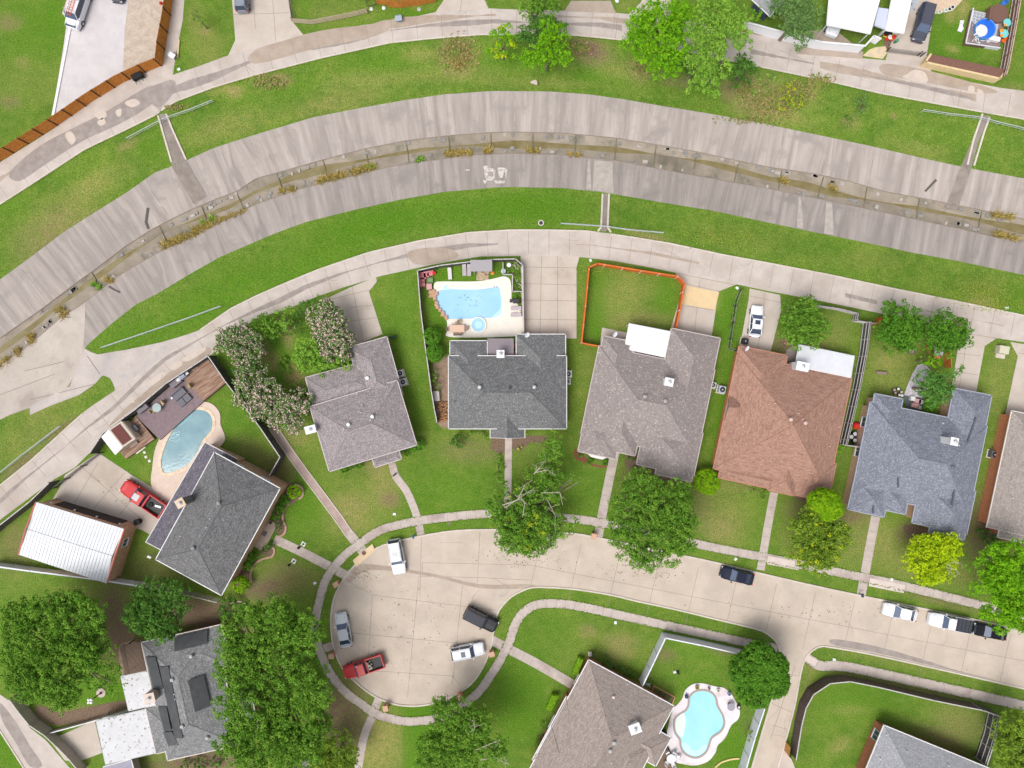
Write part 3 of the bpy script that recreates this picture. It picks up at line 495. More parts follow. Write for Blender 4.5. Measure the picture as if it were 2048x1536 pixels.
def apron_z(px, py):
    # follows the bank: 0 along the alley kerb, falling towards the channel lip
    a = float(C7(px)); b = float(C8(px)); t = max(0, min(1, (py-a)/(b-a))); s = t*t*(3-2*t); return -0.8*(1-s)
am = MB(); ap_tris = []
pxs_ = np.arange(60, 405, 6); pys_ = np.arange(655, 830, 6)
def inside(p, poly):
    x, y = p; c = False; j = len(poly)-1
    for i in range(len(poly)):
        if (poly[i][1] > y) != (poly[j][1] > y) and x < (poly[j][0]-poly[i][0])*(y-poly[i][1])/(poly[j][1]-poly[i][1])+poly[i][0]: c = not c
        j = i
    return c
def zone_mesh(poly, step, zfn, lift):
    """fine surface following zfn inside a polygon; border vertices snapped by clipping rows"""
    x0 = min(p[0] for p in poly); x1 = max(p[0] for p in poly); mb = MB(); n = len(poly)
    xsn = list(np.arange(x0+.01, x1, step))+[x1-.01]
    def spans(x):
        ys = []
        for i in range(n):
            a, b = poly[i], poly[(i+1) % n]
            if (a[0] <= x) != (b[0] <= x): ys.append(a[1]+(b[1]-a[1])*(x-a[0])/(b[0]-a[0]))
        ys.sort(); return [(ys[k], ys[k+1]) for k in range(0, len(ys)-1, 2)]
    prev = None
    for x in xsn:
        sp = spans(x)
        if prev:
            A_, B_ = prev[1], sp
            if len(A_) != len(B_):
                # the number of spans changes here: join the ones that overlap
                if len(A_) > len(B_): A_, B_ = A_, [max(B_, key=lambda q: min(q[1], a[1])-max(q[0], a[0])) if B_ else a for a in A_]
                else: A_, B_ = [max(A_, key=lambda q: min(q[1], b[1])-max(q[0], b[0])) if A_ else b for b in B_], B_
                A_ = [(max(a[0], b[0]-step*1.5), min(a[1], b[1]+step*1.5)) for a, b in zip(A_, B_)]; B_ = [(max(b[0], a[0]-step*1.5), min(b[1], a[1]+step*1.5)) for a, b in zip(A_, B_)]
            for (a0, b0), (a1, b1) in zip(A_, B_):
                m = max(1, int(max(b0-a0, b1-a1)/step))
                for k in range(m):
                    q = [(prev[0], a0+(b0-a0)*k/m), (prev[0], a0+(b0-a0)*(k+1)/m), (x, a1+(b1-a1)*(k+1)/m), (x, a1+(b1-a1)*k/m)]
                    mb.quad(*[P(u, v, zfn(u, v)+lift) for u, v in q])
        prev = (x, sp)
    return mb
AP1 = [(168,696),(182,704),(196,709),(229.6,703),(229.6,776),(222,757),(206,750),(190,768),(158,790),(100,812),(60,830),(60,812),(140,772),(160,720)]; AP2 = [(229.5,703),(250,700),(325,684),(375,669),(402,659),(345,699),(290,739),(240,776),(229.5,783)]
for ap_ in (AP1, AP2): struct(zone_mesh(ap_, 5, apron_z, 0.038), 'concrete_apron', mat('apron_concrete', (0.42,0.37,0.35), (0.50,0.45,0.42), scale=0.5, detail=5, fine=0.07, stain=(0.36,0.33,0.33)))
# flumes cut down the banks
def bank_z(px, py):
    a1, a2, a3 = float(C1(px)), float(C2(px)), float(C3(px)); a6, a7, a8 = float(C6(px)), float(C7(px)), float(C8(px))
    def sm(t): t = max(0, min(1, t)); return t*t*(3-2*t)
    if py < a2: return -0.9*sm((py-a1)/(a2-a1))
    if py < a3: return -0.9+(Z_BED+.1+0.9)*(py-a2)/(a3-a2)
    if py < a6: return Z_BED
    if py < a7: return Z_BED+.1+(-0.8-Z_BED-.1)*(py-a6)/(a7-a6)
    return -0.8*(1-sm((py-a7)/(a8-a7)))
for pts, low_ in (([(318,228),(334,228),(372,320),(414,392),(388,410),(345,335)], 0), ([(1965,230),(1978,232),(1956,285),(1942,338),(1915,420),(1890,415),(1922,332),(1945,280)], 0)):
    struct(zone_mesh(pts, 3, bank_z, 0.03), 'drainage_flume', C_GUTTER)
struct(zone_mesh([(1204,388),(1217,388),(1215,463),(1202,463)], 3, bank_z, 0.03), 'drainage_flume', C_GUTTER)
def bank_strip(name, pts, w, hgt, m):
    q = []
    for a, b in zip(pts, pts[1:]):
        n = max(1, int(math.hypot(b[0]-a[0], b[1]-a[1])/6))
        q += [(a[0]+(b[0]-a[0])*k/n, a[1]+(b[1]-a[1])*k/n) for k in range(n)]
    q.append(pts[-1]); mb = MB()
    for a, b in zip(q, q[1:]):
        A = P(*a, bank_z(*a)); B = P(*b, bank_z(*b)); t = (B-A); t.z = 0; t.normalize(); nn = Vector((-t.y, t.x, 0))*w/2
        for s in ((-1, 1),):
            lo = Vector((0, 0, -.05)); hi = Vector((0, 0, hgt))
            mb.add([A-nn+lo, A+nn+lo, B+nn+lo, B-nn+lo, A-nn+hi, A+nn+hi, B+nn+hi, B-nn+hi], [(7,6,5,4),(0,3,7,4),(1,5,6,2)])
    struct(mb, name, m)
for pts in ([(317,232),(344,325)],[(333,228),(345,258),(373,320)],[(1964,228),(1946,280),(1934,330)],[(1978,235),(1968,262),(1947,332)],[(1205,388),(1202,455),(1195,463)],[(1218,388),(1215,455),(1222,465)]): bank_strip('flume_kerb', pts, 0.25, 0.14, C_KERB)
SMOOTH_C = mat('smooth_pale_slope', (0.42,0.37,0.33), (0.50,0.445,0.40), scale=.5, detail=6, fine=.08, stain=(0.36,0.31,0.28), stain_scale=.25)
struct(zone_mesh([(x, float(C6(x))+2) for x in range(-60, 176, 8)]+[(x, float(C7(x))-1) for x in range(168, -66, -8)], 5, bank_z, 0.05), 'smooth_pale_slope', SMOOTH_C)
for a, b in (((50,742),(130,723)),((60,800),(190,768)),((0,790),(110,748)),((175,712),(200,748))): bank_strip('apron_joint', [a, b], .08, .065, JOINT)
# patches and stains of the channel
r5 = random.Random(5)
PATCH_W = mat('white_paint_patch', (0.66,0.62,0.57), (0.45,0.40,0.37), scale=3, detail=6, uv=False, contrast=(0.45,0.6))
for k, (x, y, a, b) in enumerate([(972,343,5,12),(980,340,7,4),(979,357,9,4),(988,350,3,11),(1003,340,9,5),(1002,350,6,6),(1012,348,3,11),(999,364,11,3),(970,364,4,4),(935,340,6,1.5)]):
    struct(zone_mesh([(x-a,y-b*.9),(x-a*.2,y-b),(x+a,y-b*.85),(x+a*.93,y+b*.9),(x,y+b),(x-a*.95,y+b*.85)], 3, bank_z, 0.035+k*.003), 'white_paint_patch', PATCH_W)
L_ = mat('pale_slope_streak', (0.50,0.45,0.40), (0.40,0.355,0.33), scale=1.5, detail=5)
for k, (x0, x1) in enumerate([(1174,1181),(1187,1225),(1595,1604),(1650,1666)]):
    struct(zone_mesh([(x0,float(C6(x0))+3),(x1,float(C6(x1))+3),(x1+2,float(C7(x1))-2),(x0-2,float(C7(x0))-2)], 4, bank_z, 0.03+k*.002), 'pale_slope_streak', L_)
# slabs and blocks bedded in the channel bottom
B1 = mat('bed_block_dark', (0.20,0.19,0.185), (0.28,0.265,0.25), scale=2, detail=5); B2 = mat('bed_block_pale', (0.42,0.385,0.36), (0.33,0.30,0.28), scale=2, detail=5)
def at_bed(x, t): # t 0..1 between the two toes
    return x, float(C3(x))+(float(C6(x))-float(C3(x)))*t
blocks_d = MB(); blocks_p = MB()
for i in range(150):
    x = r5.uniform(20, 2040); t = r5.choice([r5.uniform(.08,.25), r5.uniform(.76,.93)])
    if 600 < x < 1000 and r5.random() < .6: continue
    px, py = at_bed(x, t); sl = math.atan2(-(float(C3(x+5))-float(C3(x-5))), 10)
    (blocks_d if r5.random() < .7 else blocks_p).box(P(px, py, Z_BED-.03), (r5.uniform(.25,.85), r5.uniform(.3,.6), .16), sl+r5.uniform(-.2,.2))
struct(blocks_d, 'channel_bed_block', B1); struct(blocks_p, 'channel_bed_block', B2)
# cross joints of the channel
cj = MB()
for x in (190, 325, 410, 480, 560, 650, 735, 815, 899, 982, 1065, 1150, 1231, 1310, 1391, 1474, 1560, 1640, 1730, 1836, 1960):
    sl = (float(CW(x+20))-float(CW(x-20)))/40; nx, ny = -sl, 1.0; L0 = math.hypot(nx, ny); nx /= L0; ny /= L0
    a = (x-nx*(float(CW(x))-float(C3(x)))*.95, float(C3(x))); b = (x+nx*(float(C6(x))-float(CW(x)))*.95, float(C6(x)))
    cj.strip(XY([a, b], Z_BED), 0.12, Z_BED-.2, Z_BED+.02)
struct(cj, 'channel_joint', mat('mossy_joint', (0.12,0.12,0.06), (0.2,0.17,0.12), scale=3))
SJ = mat('slope_joint', (0.44,0.38,0.34), (0.26,0.22,0.20), scale=.6, contrast=(.45,.55))
for f, g, xs2 in ((C2, C3, (40, 130, 215, 290, 440, 520, 600, 690, 770, 850, 940, 1030, 1120, 1210, 1300, 1390, 1480, 1570, 1660, 1750, 1840, 2010)), (C6, C7, (60, 150, 240, 330, 420, 510, 600, 690, 775, 865, 950, 1040, 1120, 1280, 1370, 1460, 1550, 1740, 1830, 1920, 2010))):
    for x in xs2:
        sl = (float(CW(x+20))-float(CW(x-20)))/40; a = (x, float(f(x))+3); dy = float(g(x))-float(f(x)); k = dy/(1+sl*sl)*.97; b = (x-sl*k, a[1]+k-4); bank_strip('slope_joint', [a, b], .05, .02, SJ) if (x//10) % 3 else None
# toe edge lines
for f, d in ((C3, 0), (C6, 0)):
    q = [P(x, float(f(x)), Z_BED+.1) for x in range(-100, 2160, 10)]; mb = MB()
    for a, b in zip(q, q[1:]): mb.box((a+b)/2, ((b-a).length+.02, .10, .06), math.atan2((b-a).y, (b-a).x))
    struct(mb, 'channel_toe_joint', JOINT)
struct(joints, 'paving_joints', JOINT)
PALE = mat('dry_pale_patch', (0.50,0.43,0.37), (0.55,0.48,0.43), scale=1.2)
for pts in ([(130,270),(142,263),(152,278),(143,290)],[(190,228),(208,222),(214,232),(200,240)],[(195,245),(206,236),(212,246),(202,252)],[(232,222),(243,218),(242,232),(235,232)],[(250,205),(270,198),(280,208),(262,215)],[(340,735),(356,722),(366,728),(350,740)],[(365,718),(405,696),(410,702),(378,722)],[(295,765),(325,744),(330,752),(305,770)],[(255,800),(266,794),(269,804),(262,805)],[(1060,165),(1072,160),(1074,170)],[(1828,140),(1850,146),(1852,166),(1806,156),(1815,148)],[(1938,172),(1948,174),(1946,188),(1936,184)],[(1955,178),(1966,184),(1964,196),(1956,190)],[(1600,98),(1615,102),(1610,118),(1592,108)]):
    struct(MB().poly(XY(smooth_pts(pts, 3)), None, 0.0362), 'dry_patch', PALE)
# cracks and tyre marks
ck = MB(); rc = random.Random(31)
def crack(x, y, a, n, z, w=.035, step=5):
    pts = [(x, y)]
    for _ in range(n): a += rc.uniform(-.5, .5); x += math.cos(a)*step; y += math.sin(a)*step; pts.append((x, y))
    ck.strip(XY(pts), w, z-.001, z)
for (x, y, a, n) in ((700,1170,1.2,8),(880,1085,.2,9),(1010,1080,-.1,8),(905,1350,1.9,6),(760,1310,.4,9),(960,1180,2.4,6),(1010,1165,1.4,8),(690,1240,1.5,5),(1560,1380,2.0,14),(1575,1430,1.8,9),(1545,1470,-.3,6),(1300,1130,.5,6),(1690,1240,.2,8),(1880,1290,-.2,7),(860,1200,.8,7),(1610,1200,1.4,7)): crack(x, y, a, n, .0295)
for (x, y, a, n) in ((60,940,-.8,7),(190,860,-.6,9),(330,740,1.9,5),(640,560,-.3,7),(900,490,.1,7),(1130,480,.1,6),(1330,500,.3,7),(1480,530,.2,8),(1690,580,.6,6),(1870,620,.2,8),(90,320,-.5,8),(250,210,.7,6),(480,130,-.3,7),(700,75,-.1,8),(900,45,0,8),(1140,50,.1,6),(1560,100,.3,8),(1690,140,.2,8),(1900,190,.4,8)): crack(x, y, a, n, .0366)
struct(ck, 'paving_cracks', JOINT)
# garden beds (mulch, dirt, pavers)
BEDS = [([(1147,905),(1152,898),(1165,905),(1180,925),(1205,930),(1225,920),(1222,930),(1203,936),(1175,928),(1152,918)], MULCH_RED), ([(1258,905),(1250,920),(1254,935),(1285,940),(1310,955),(1345,965),(1385,968),(1380,950),(1300,930),(1270,905)], MULCH), ([(985,875),(1012,875),(1012,905),(985,900)], MULCH),
 ([(1024,875),(1090,872),(1085,885),(1060,885),(1045,900),(1026,898)], MULCH), ([(868,720),(895,715),(900,770),(898,850),(875,845),(866,780)], DIRT), ([(877,545),(1043,530),(1043,560),(1032,590),(1030,560),(980,560),(960,570)], None),
 ([(555,975),(585,965),(600,985),(590,1005),(578,1010),(570,1030),(573,1060),(560,1070),(548,1050),(550,1010)], MULCH), ([(480,1140),(500,1130),(535,1090),(549,1092),(545,1110),(520,1112),(505,1130),(500,1160),(480,1185),(465,1170)], MULCH),
 ([(460,1210),(480,1200),(496,1212),(495,1230),(470,1235)], MULCH), ([(1590,985),(1640,985),(1625,1005),(1595,1000)], MULCH), ([(1810,1050),(1860,1060),(1855,1080),(1815,1068)], MULCH), ([(1500,60),(1650,90),(1640,100),(1492,70)], MULCH_RED), ([(1782,75),(1800,80),(1790,96),(1774,110),(1766,85)], MULCH),
 ([(1900,640),(1930,640),(1925,700),(1900,700),(1890,660)], MULCH), ([(70,1425),(110,1450),(180,1440),(255,1415),(255,1400),(170,1415),(120,1425),(80,1410)], MULCH), ([(1560,1455),(1575,1450),(1580,1470)], None), ([(1970,1040),(2000,1060),(2040,1080),(2040,1095),(1975,1075)], MULCH), ([(240,1290),(285,1290),(290,1350),(248,1355)], DIRT), ([(1318,1500),(1345,1500),(1352,1540),(1318,1540)], MULCH)]
for i, (p, m) in enumerate(BEDS):
    if m: struct(MB().poly(XY(smooth_pts(p, 4)), None, 0.012+0.0015*i), 'garden_bed', m)
struct(MB().poly(XY(smooth_pts([(1808,790),(1835,730),(1860,740),(1858,770),(1840,800),(1815,800)], 3)), None, 0.02), 'white_rock_bed', mat('white_rock', (0.62,0.58,0.64), (0.42,0.38,0.42), scale=2.5, detail=6, fine=0.2))
struct(MB().poly(XY([(1750,95),(1770,93),(1775,105),(1765,118),(1725,112),(1738,100)]), -.02, 0.07), 'yellow_rock_apron', mat('yellow_rock', (0.66,0.52,0.30), (0.50,0.42,0.34), scale=1.4, detail=6, fine=0.15))
# patio slabs and decks
DECKP = mat('brown_deck2', (0.22,0.13,0.09), (0.36,0.25,0.19), scale=1.2, detail=5, stretch=(1.0,1.0,1), fine=0.15)
def decking(name, label, corners, h, n, m, group=None):
    """raised deck; boards run from edge ab to edge dc"""
    A, B, C, D = [P(x, y, h) for x, y in corners]; t = thing(name, label, 'deck', P(*corners[0]), group)
    mb = MB()
    for i in range(n):
        f0 = (i+.04)/n; f1 = (i+.96)/n
        a = A.lerp(D, f0); b = B.lerp(C, f0); c = B.lerp(C, f1); d = A.lerp(D, f1); lo = Vector((0, 0, -.04))
        mb.add([a+lo, b+lo, c+lo, d+lo, a, b, c, d], [(4,5,6,7),(0,1,5,4),(1,2,6,5),(2,3,7,6),(3,0,4,7)])
    mb.build('boards', m, t)
    fr = MB(); q = [A, B, C, D]
    for a, b in zip(q, q[1:]+q[:1]):
        a2 = Vector((a.x, a.y, 0)); b2 = Vector((b.x, b.y, 0)); dz = Vector((0, 0, -.045)); fr.quad(a2, b2, b+dz, a+dz)
    fr.build('frame', mat('deck_frame', (0.16,0.10,0.07)), t); return t
# ================================================================ HOUSES
def shingle(name, a, b, spk=None, lim=0.7, sc=6.0, fine=0.2, s2=2.2):
    return mat(name, a, b, scale=s2*.5, detail=6, stretch=(1,1,9), rough=0.95, fine=fine, spk=spk, spk_scale=sc, spk_lim=lim, bump=0.3, spec=0.1)
SH = {'A': shingle('shingle_charcoal', (0.10,0.10,0.105), (0.165,0.165,0.17), (0.24,0.24,0.25), .84, 11, .22),
 'A2': shingle('shingle_charcoal_violet', (0.095,0.09,0.115), (0.15,0.14,0.17), (0.22,0.21,0.24), .84, 11, .22),
 'B': shingle('shingle_mauve', (0.195,0.172,0.178), (0.285,0.252,0.26), (0.38,0.34,0.35), .80, 11, .22),
 'C': shingle('shingle_slate', (0.115,0.118,0.122), (0.165,0.168,0.172), (0.27,0.27,0.28), .86, 10, .18),
 'D': shingle('shingle_taupe_speckled', (0.225,0.195,0.19), (0.28,0.247,0.24), (0.40,0.357,0.33), .89, 6.5, .14),
 'E': shingle('shingle_terracotta', (0.25,0.14,0.108), (0.365,0.222,0.172), (0.40,0.25,0.195), .86, 9, .18),
 'F': shingle('shingle_bluegrey', (0.145,0.157,0.198), (0.212,0.226,0.27), (0.31,0.33,0.39), .88, 9, .18),
 'G': shingle('shingle_warm_grey', (0.235,0.205,0.19), (0.31,0.275,0.252), (0.38,0.34,0.32), .82, 10, .15),
 'H': shingle('shingle_grey', (0.145,0.147,0.153), (0.225,0.227,0.232), (0.31,0.31,0.32), .82, 10, .22),
 'I': shingle('shingle_tan', (0.235,0.195,0.178), (0.325,0.28,0.255), (0.39,0.335,0.305), .86, 10, .16),
 'J': shingle('shingle_pale_grey', (0.24,0.25,0.272), (0.305,0.31,0.335), (0.38,0.38,0.405), .82, 10, .15)}
BRICK = mat('brick_brown', (0.64,0.42,0.29), (0.46,0.28,0.19), scale=3, detail=5, fine=0.25)
BRICK_O = mat('brick_orange', (0.62,0.25,0.14), (0.52,0.20,0.11), scale=3, detail=5, fine=0.2)
BRICK_S = mat('brick_salmon', (0.66,0.43,0.32), (0.56,0.35,0.26), scale=3, detail=5, fine=0.2)
BRICK_D = mat('brick_red', (0.46,0.18,0.11), (0.38,0.14,0.085), scale=3, detail=5, fine=0.2)
WHITE = mat('white_trim', (0.70,0.70,0.72)); GREYT = mat('grey_trim', (0.42,0.40,0.41)); BROWNT = mat('brown_trim', (0.20,0.12,0.09))
GLASS = mat('window_glass', (0.05,0.07,0.11), rough=0.12, spec=0.6); METAL = mat('galvanised_metal', (0.50,0.52,0.55), (0.42,0.44,0.47), scale=3, rough=0.45, metal=0.3)
DARKM = mat('dark_metal', (0.04,0.04,0.045), rough=0.5); WMETAL = mat('white_metal', (0.66,0.68,0.73), (0.60,0.62,0.66), scale=0.7, detail=4, rough=0.45)
TANM = mat('tan_metal', (0.45,0.38,0.32)); BLACK = mat('black_plastic', (0.025,0.025,0.028), rough=0.5)

class Blk:
    """one roof volume: four eave corners in the picture at eave height; ridge runs along a->b (axis 0) or a->d (axis 1)"""
    def __init__(s, pts, he, pitch=0.42, ends='hh', axis=None, i=0):
        C = [P(x, y, he) for x, y in pts]
        cen = sum(C, Vector((0, 0, 0)))/4
        u = ((C[1]-C[0])+(C[2]-C[3])); lu = u.length/2; u.normalize(); u.z = 0
        v = Vector((-u.y, u.x, 0)); lv = ((C[0]-C[3]).length+(C[1]-C[2]).length)/4*2
        if (C[0]-C[3]).dot(v) < 0: v = -v
        if axis == 1 or (axis is None and lv > lu): u, v, lu, lv = v, -u, lv, lu
        s.c, s.u, s.v, s.L, s.W, s.he, s.pitch, s.ends = cen, u, v, lu/2, lv/2, he+0.012*i, pitch, ends; s.i = i
        s.hr = s.he+s.W*pitch
    def w(s, a, b, z): p = s.c+s.u*a+s.v*b; return Vector((p.x, p.y, z))
    def height(s, p):
        d = Vector((p[0]-s.c.x, p[1]-s.c.y, 0)); a = d.dot(s.u); b = d.dot(s.v)
        if abs(a) > s.L or abs(b) > s.W: return None
        h = s.he+(s.W-abs(b))*s.pitch
        if s.ends[0] == 'h': h = min(h, s.he+(a+s.L)*s.pitch)
        if s.ends[1] == 'h': h = min(h, s.he+(s.L-a)*s.pitch)
        return h
    def roof(s, mb):
        L, W = s.L, s.W; r0 = -L+(W if s.ends[0] == 'h' else 0); r1 = L-(W if s.ends[1] == 'h' else 0)
        hr = s.hr
        if r0 > r1: m = (r0+r1)/2; hr = s.he+min(W, L)*s.pitch; r0 = r1 = m
        t = 0.16; z = s.he
        V = [s.w(-L,-W,z), s.w(L,-W,z), s.w(L,W,z), s.w(-L,W,z), s.w(r0,0,hr), s.w(r1,0,hr)]
        Bt = [p-Vector((0,0,t)) for p in V[:4]]
        mb.add(V+Bt, [(0,1,5,4),(2,3,4,5),(1,2,5),(3,0,4),(6,9,8,7),(0,6,7,1),(1,7,8,2),(2,8,9,3),(3,9,6,0)])
    def caps(s, mb):
        L, W = s.L, s.W; r0 = -L+(W if s.ends[0] == 'h' else 0); r1 = L-(W if s.ends[1] == 'h' else 0); hr = s.hr
        if r0 > r1: m = (r0+r1)/2; hr = s.he+min(W, L)*s.pitch; r0 = r1 = m
        A = s.w(r0,0,hr); B_ = s.w(r1,0,hr); seg = [(A, B_)] if (B_-A).length > .3 else []
        if s.ends[0] == 'h': seg += [(s.w(-L,-W,s.he), A), (s.w(-L,W,s.he), A)]
        if s.ends[1] == 'h': seg += [(s.w(L,-W,s.he), B_), (s.w(L,W,s.he), B_)]
        for a, b in seg:
            d = (b-a).normalized(); n_ = Vector((-d.y, d.x, 0)).normalized()*.11; up = Vector((0,0,.045)); mb.add([a-n_-up, a+up, a+n_-up, b-n_-up, b+up, b+n_-up], [(0,1,4,3),(1,2,5,4)])
    def fascia(s, mb):
        L, W, z = s.L, s.W, s.he
        c = [s.w(-L,-W,z), s.w(L,-W,z), s.w(L,W,z), s.w(-L,W,z)]
        for k in range(4):
            if k in (1, 3) and s.ends[1 if k == 1 else 0] == 'g':
                a, b = c[k], c[(k+1) % 4]; m = (a+b)/2; m.z = s.hr
                off = s.u*(0.05 if k == 1 else -0.05)
                for p, q in ((a, m), (m, b)):
                    d = q-p; mid = (p+q)/2+off
                    mb.add([p+off+Vector((0,0,-.2)), q+off+Vector((0,0,-.2)), q+off+Vector((0,0,.05)), p+off+Vector((0,0,.05)), p+Vector((0,0,-.2)), q+Vector((0,0,-.2)), q+Vector((0,0,.05)), p+Vector((0,0,.05))], [(0,1,2,3),(7,6,5,4),(3,2,6,7),(1,0,4,5)])
                continue
            a, b = c[k], c[(k+1) % 4]; d = b-a; ang = math.atan2(d.y, d.x); nn = Vector((d.y, -d.x, 0)).normalized()
            mb.box((a+b)/2+nn*0.055+Vector((0,0,-.075)), (d.length+.20, .11, .15), ang)
    def walls(s, mb):
        o = 0.45+0.006*s.i; L, W = s.L-o, s.W-o; z = s.he-.1
        c = [s.w(-L,-W,0), s.w(L,-W,0), s.w(L,W,0), s.w(-L,W,0)]; T = [Vector((p.x,p.y,z)) for p in c]
        mb.add(c+T, [(0,1,5,4),(1,2,6,5),(2,3,7,6),(3,0,4,7),(4,5,6,7)])
        for e, a in ((0, -L), (1, L)):
            if s.ends[e] == 'g':
                hh = s.hr-0.12
                mb.add([s.w(a,-W,z), s.w(a,W,z), s.w(a,0,hh-.1), s.w(a-.1*(1 if e else -1),-W,z), s.w(a-.1*(1 if e else -1),W,z), s.w(a-.1*(1 if e else -1),0,hh-.1)], [(0,1,2),(5,4,3)])
    def side(s, k, f, inset=0.0):
        """point on wall side k (0:-v,1:+u,2:+v,3:-u) at fraction f, with outward normal and angle"""
        o = 0.45+0.006*s.i; L, W = s.L-o, s.W-o
        cc = [(-L,-W),(L,-W),(L,W),(-L,W)]; a = cc[k]; b = cc[(k+1) % 4]
        p = s.w(a[0]+(b[0]-a[0])*f, a[1]+(b[1]-a[1])*f, 0)
        n = [-s.v, s.u, s.v, -s.u][k]; return p, n

def cap_mat(m):
    c = m.diffuse_color; return mat(m.name+'_cap', tuple(v*1.55 for v in c[:3]), tuple(v*1.05 for v in c[:3]), scale=2.5, fine=.15, rough=.95, spec=.1)
def house(name, label, shingle_m, wall_m, trim_m, blocks, cat='house', windows=(), door=None):
    B = [Blk(*b[:2], i=i, **(b[2] if len(b) > 2 else {})) for i, b in enumerate(blocks)]
    c = sum((b.c for b in B), Vector((0, 0, 0)))/len(B)
    t = thing(name, label, cat, (c.x, c.y, 0)); t_B = B
    wl = MB(); rf = MB(); fa = MB(); cp = MB()
    for b in B: b.walls(wl); b.roof(rf); b.fascia(fa); b.caps(cp)
    wl.build('wall', wall_m, t); ro = rf.build('roof', shingle_m, t); cp.build('ridge_cap', cap_mat(shingle_m), ro); fa.build('gutter', trim_m, t)
    for wdw in windows:
        bi, k, f, wd, ht, zs = wdw; p, n = B[bi].side(k, f); add_window(t, p, n, wd, ht, zs)
    if door:
        bi, k, f = door; p, n = B[bi].side(k, f); ang = math.atan2(n.x, -n.y)
        d = MB().box(p+n*.04+Vector((0,0,1.03)), (.95, .08, 2.06), ang).build('door', mat('front_door', (0.16,0.07,0.04)), t)
        MB().lathe(p+n*.11+Vector((math.cos(ang)*.36, math.sin(ang)*.36, 1.0)), [(.03,-.03),(.04,0),(.03,.03)], 8).build('handle', METAL, d)
    return t, B, ro
def add_window(t, p, n, wd, ht, zs, m=GLASS, fm=None):
    ang = math.atan2(n.x, -n.y)
    ax = Vector((math.cos(ang), math.sin(ang), 0)); c = p+Vector((0, 0, zs+ht/2))
    wn = MB().box(c+n*.02, (wd, .05, ht), ang).build('window', m, t)
    fr = MB()
    for s_ in (-1, 1):
        fr.box(c+n*.045+ax*s_*(wd/2+.03), (.08, .09, ht+.14), ang); fr.box(c+n*.045+Vector((0,0,s_*(ht/2+.03))), (wd-.02, .088, .08), ang)
    fr.box(c+n*.06, (.05, .04, ht-.06), ang)
    fr.build('frame', fm or WHITE, wn)
    MB().box(c+n*.09+Vector((0,0,-ht/2-.1)), (wd+.2, .14, .06), ang).build('sill', fm or WHITE, wn)
def roof_h(B, px, py):
    h = 3.0
    for _ in range(12):
        p = P(px, py, h); hs_ = [x for x in (b.height(p) for b in B) if x is not None]
        if not hs_: break
        h = max(hs_)
    return h
def vent(t, B, px, py, kind='turbine', m=None):
    h = roof_h(B, px, py); p = P(px, py, h+.2); p.z = h-.1
    if kind == 'turbine': MB().lathe(p, [(.12,0),(.12,.25),(.24,.30),(.27,.42),(.24,.54),(.10,.60)], 14).build('turbine_vent', m or METAL, t, smooth=False)
    elif kind == 'pipe': MB().tube(p, p+Vector((0,0,.45)), .06, n=8).build('vent_pipe', m or WHITE, t)
    elif kind == 'box': MB().box(p+Vector((0,0,.18)), (.35,.35,.2)).build('vent_box', m or METAL, t)
def chimney(t, B, px, py, w, d, htop, m, capm, rz=0, flue=True):
    c = P(px, py, htop); h0 = 0 if not B else max(0, roof_h(B, px, py)-1.2)
    ch = MB().box(Vector((c.x, c.y, (h0+htop)/2)), (w, d, htop-h0), rz).build('chimney', m, t)
    MB().box(c+Vector((0,0,.05)), (w+.22, d+.22, .1), rz).build('chimney_cap', capm, ch)
    if flue: MB().lathe(c+Vector((0,0,.1)), [(.14,0),(.14,.25),(.24,.27),(.24,.33),(.05,.4)], 12).build('flue', METAL, ch)
    return ch
def dish(t, B, px, py, m=None, label=None):
    h = roof_h(B, px, py) if B else 2.5; p = P(px, py, h+.5)
    mb = MB(); q = (Vector((.55,-.55,.63))).normalized().to_track_quat('Z', 'Y'); n = 16; vs = [p-q @ Vector((0,0,.08))]
    for rr, dz in ((.22,-.04),(.40,.02)):
        for i in range(n): a = 2*math.pi*i/n; vs.append(p+q @ Vector((rr*math.cos(a), rr*math.sin(a)*1.1, dz)))
    fs = [(0, 1+i, 1+(i+1) % n) for i in range(n)]+[(1+i, 1+n+i, 1+n+(i+1) % n, 1+(i+1) % n) for i in range(n)]
    mb.add(vs, fs); d = mb.build('satellite_dish', mat('dish_white', (0.70,0.74,0.80)), t)
    MB().tube(p, (p.x, p.y, h-.1), .035).build('mast', METAL, d)
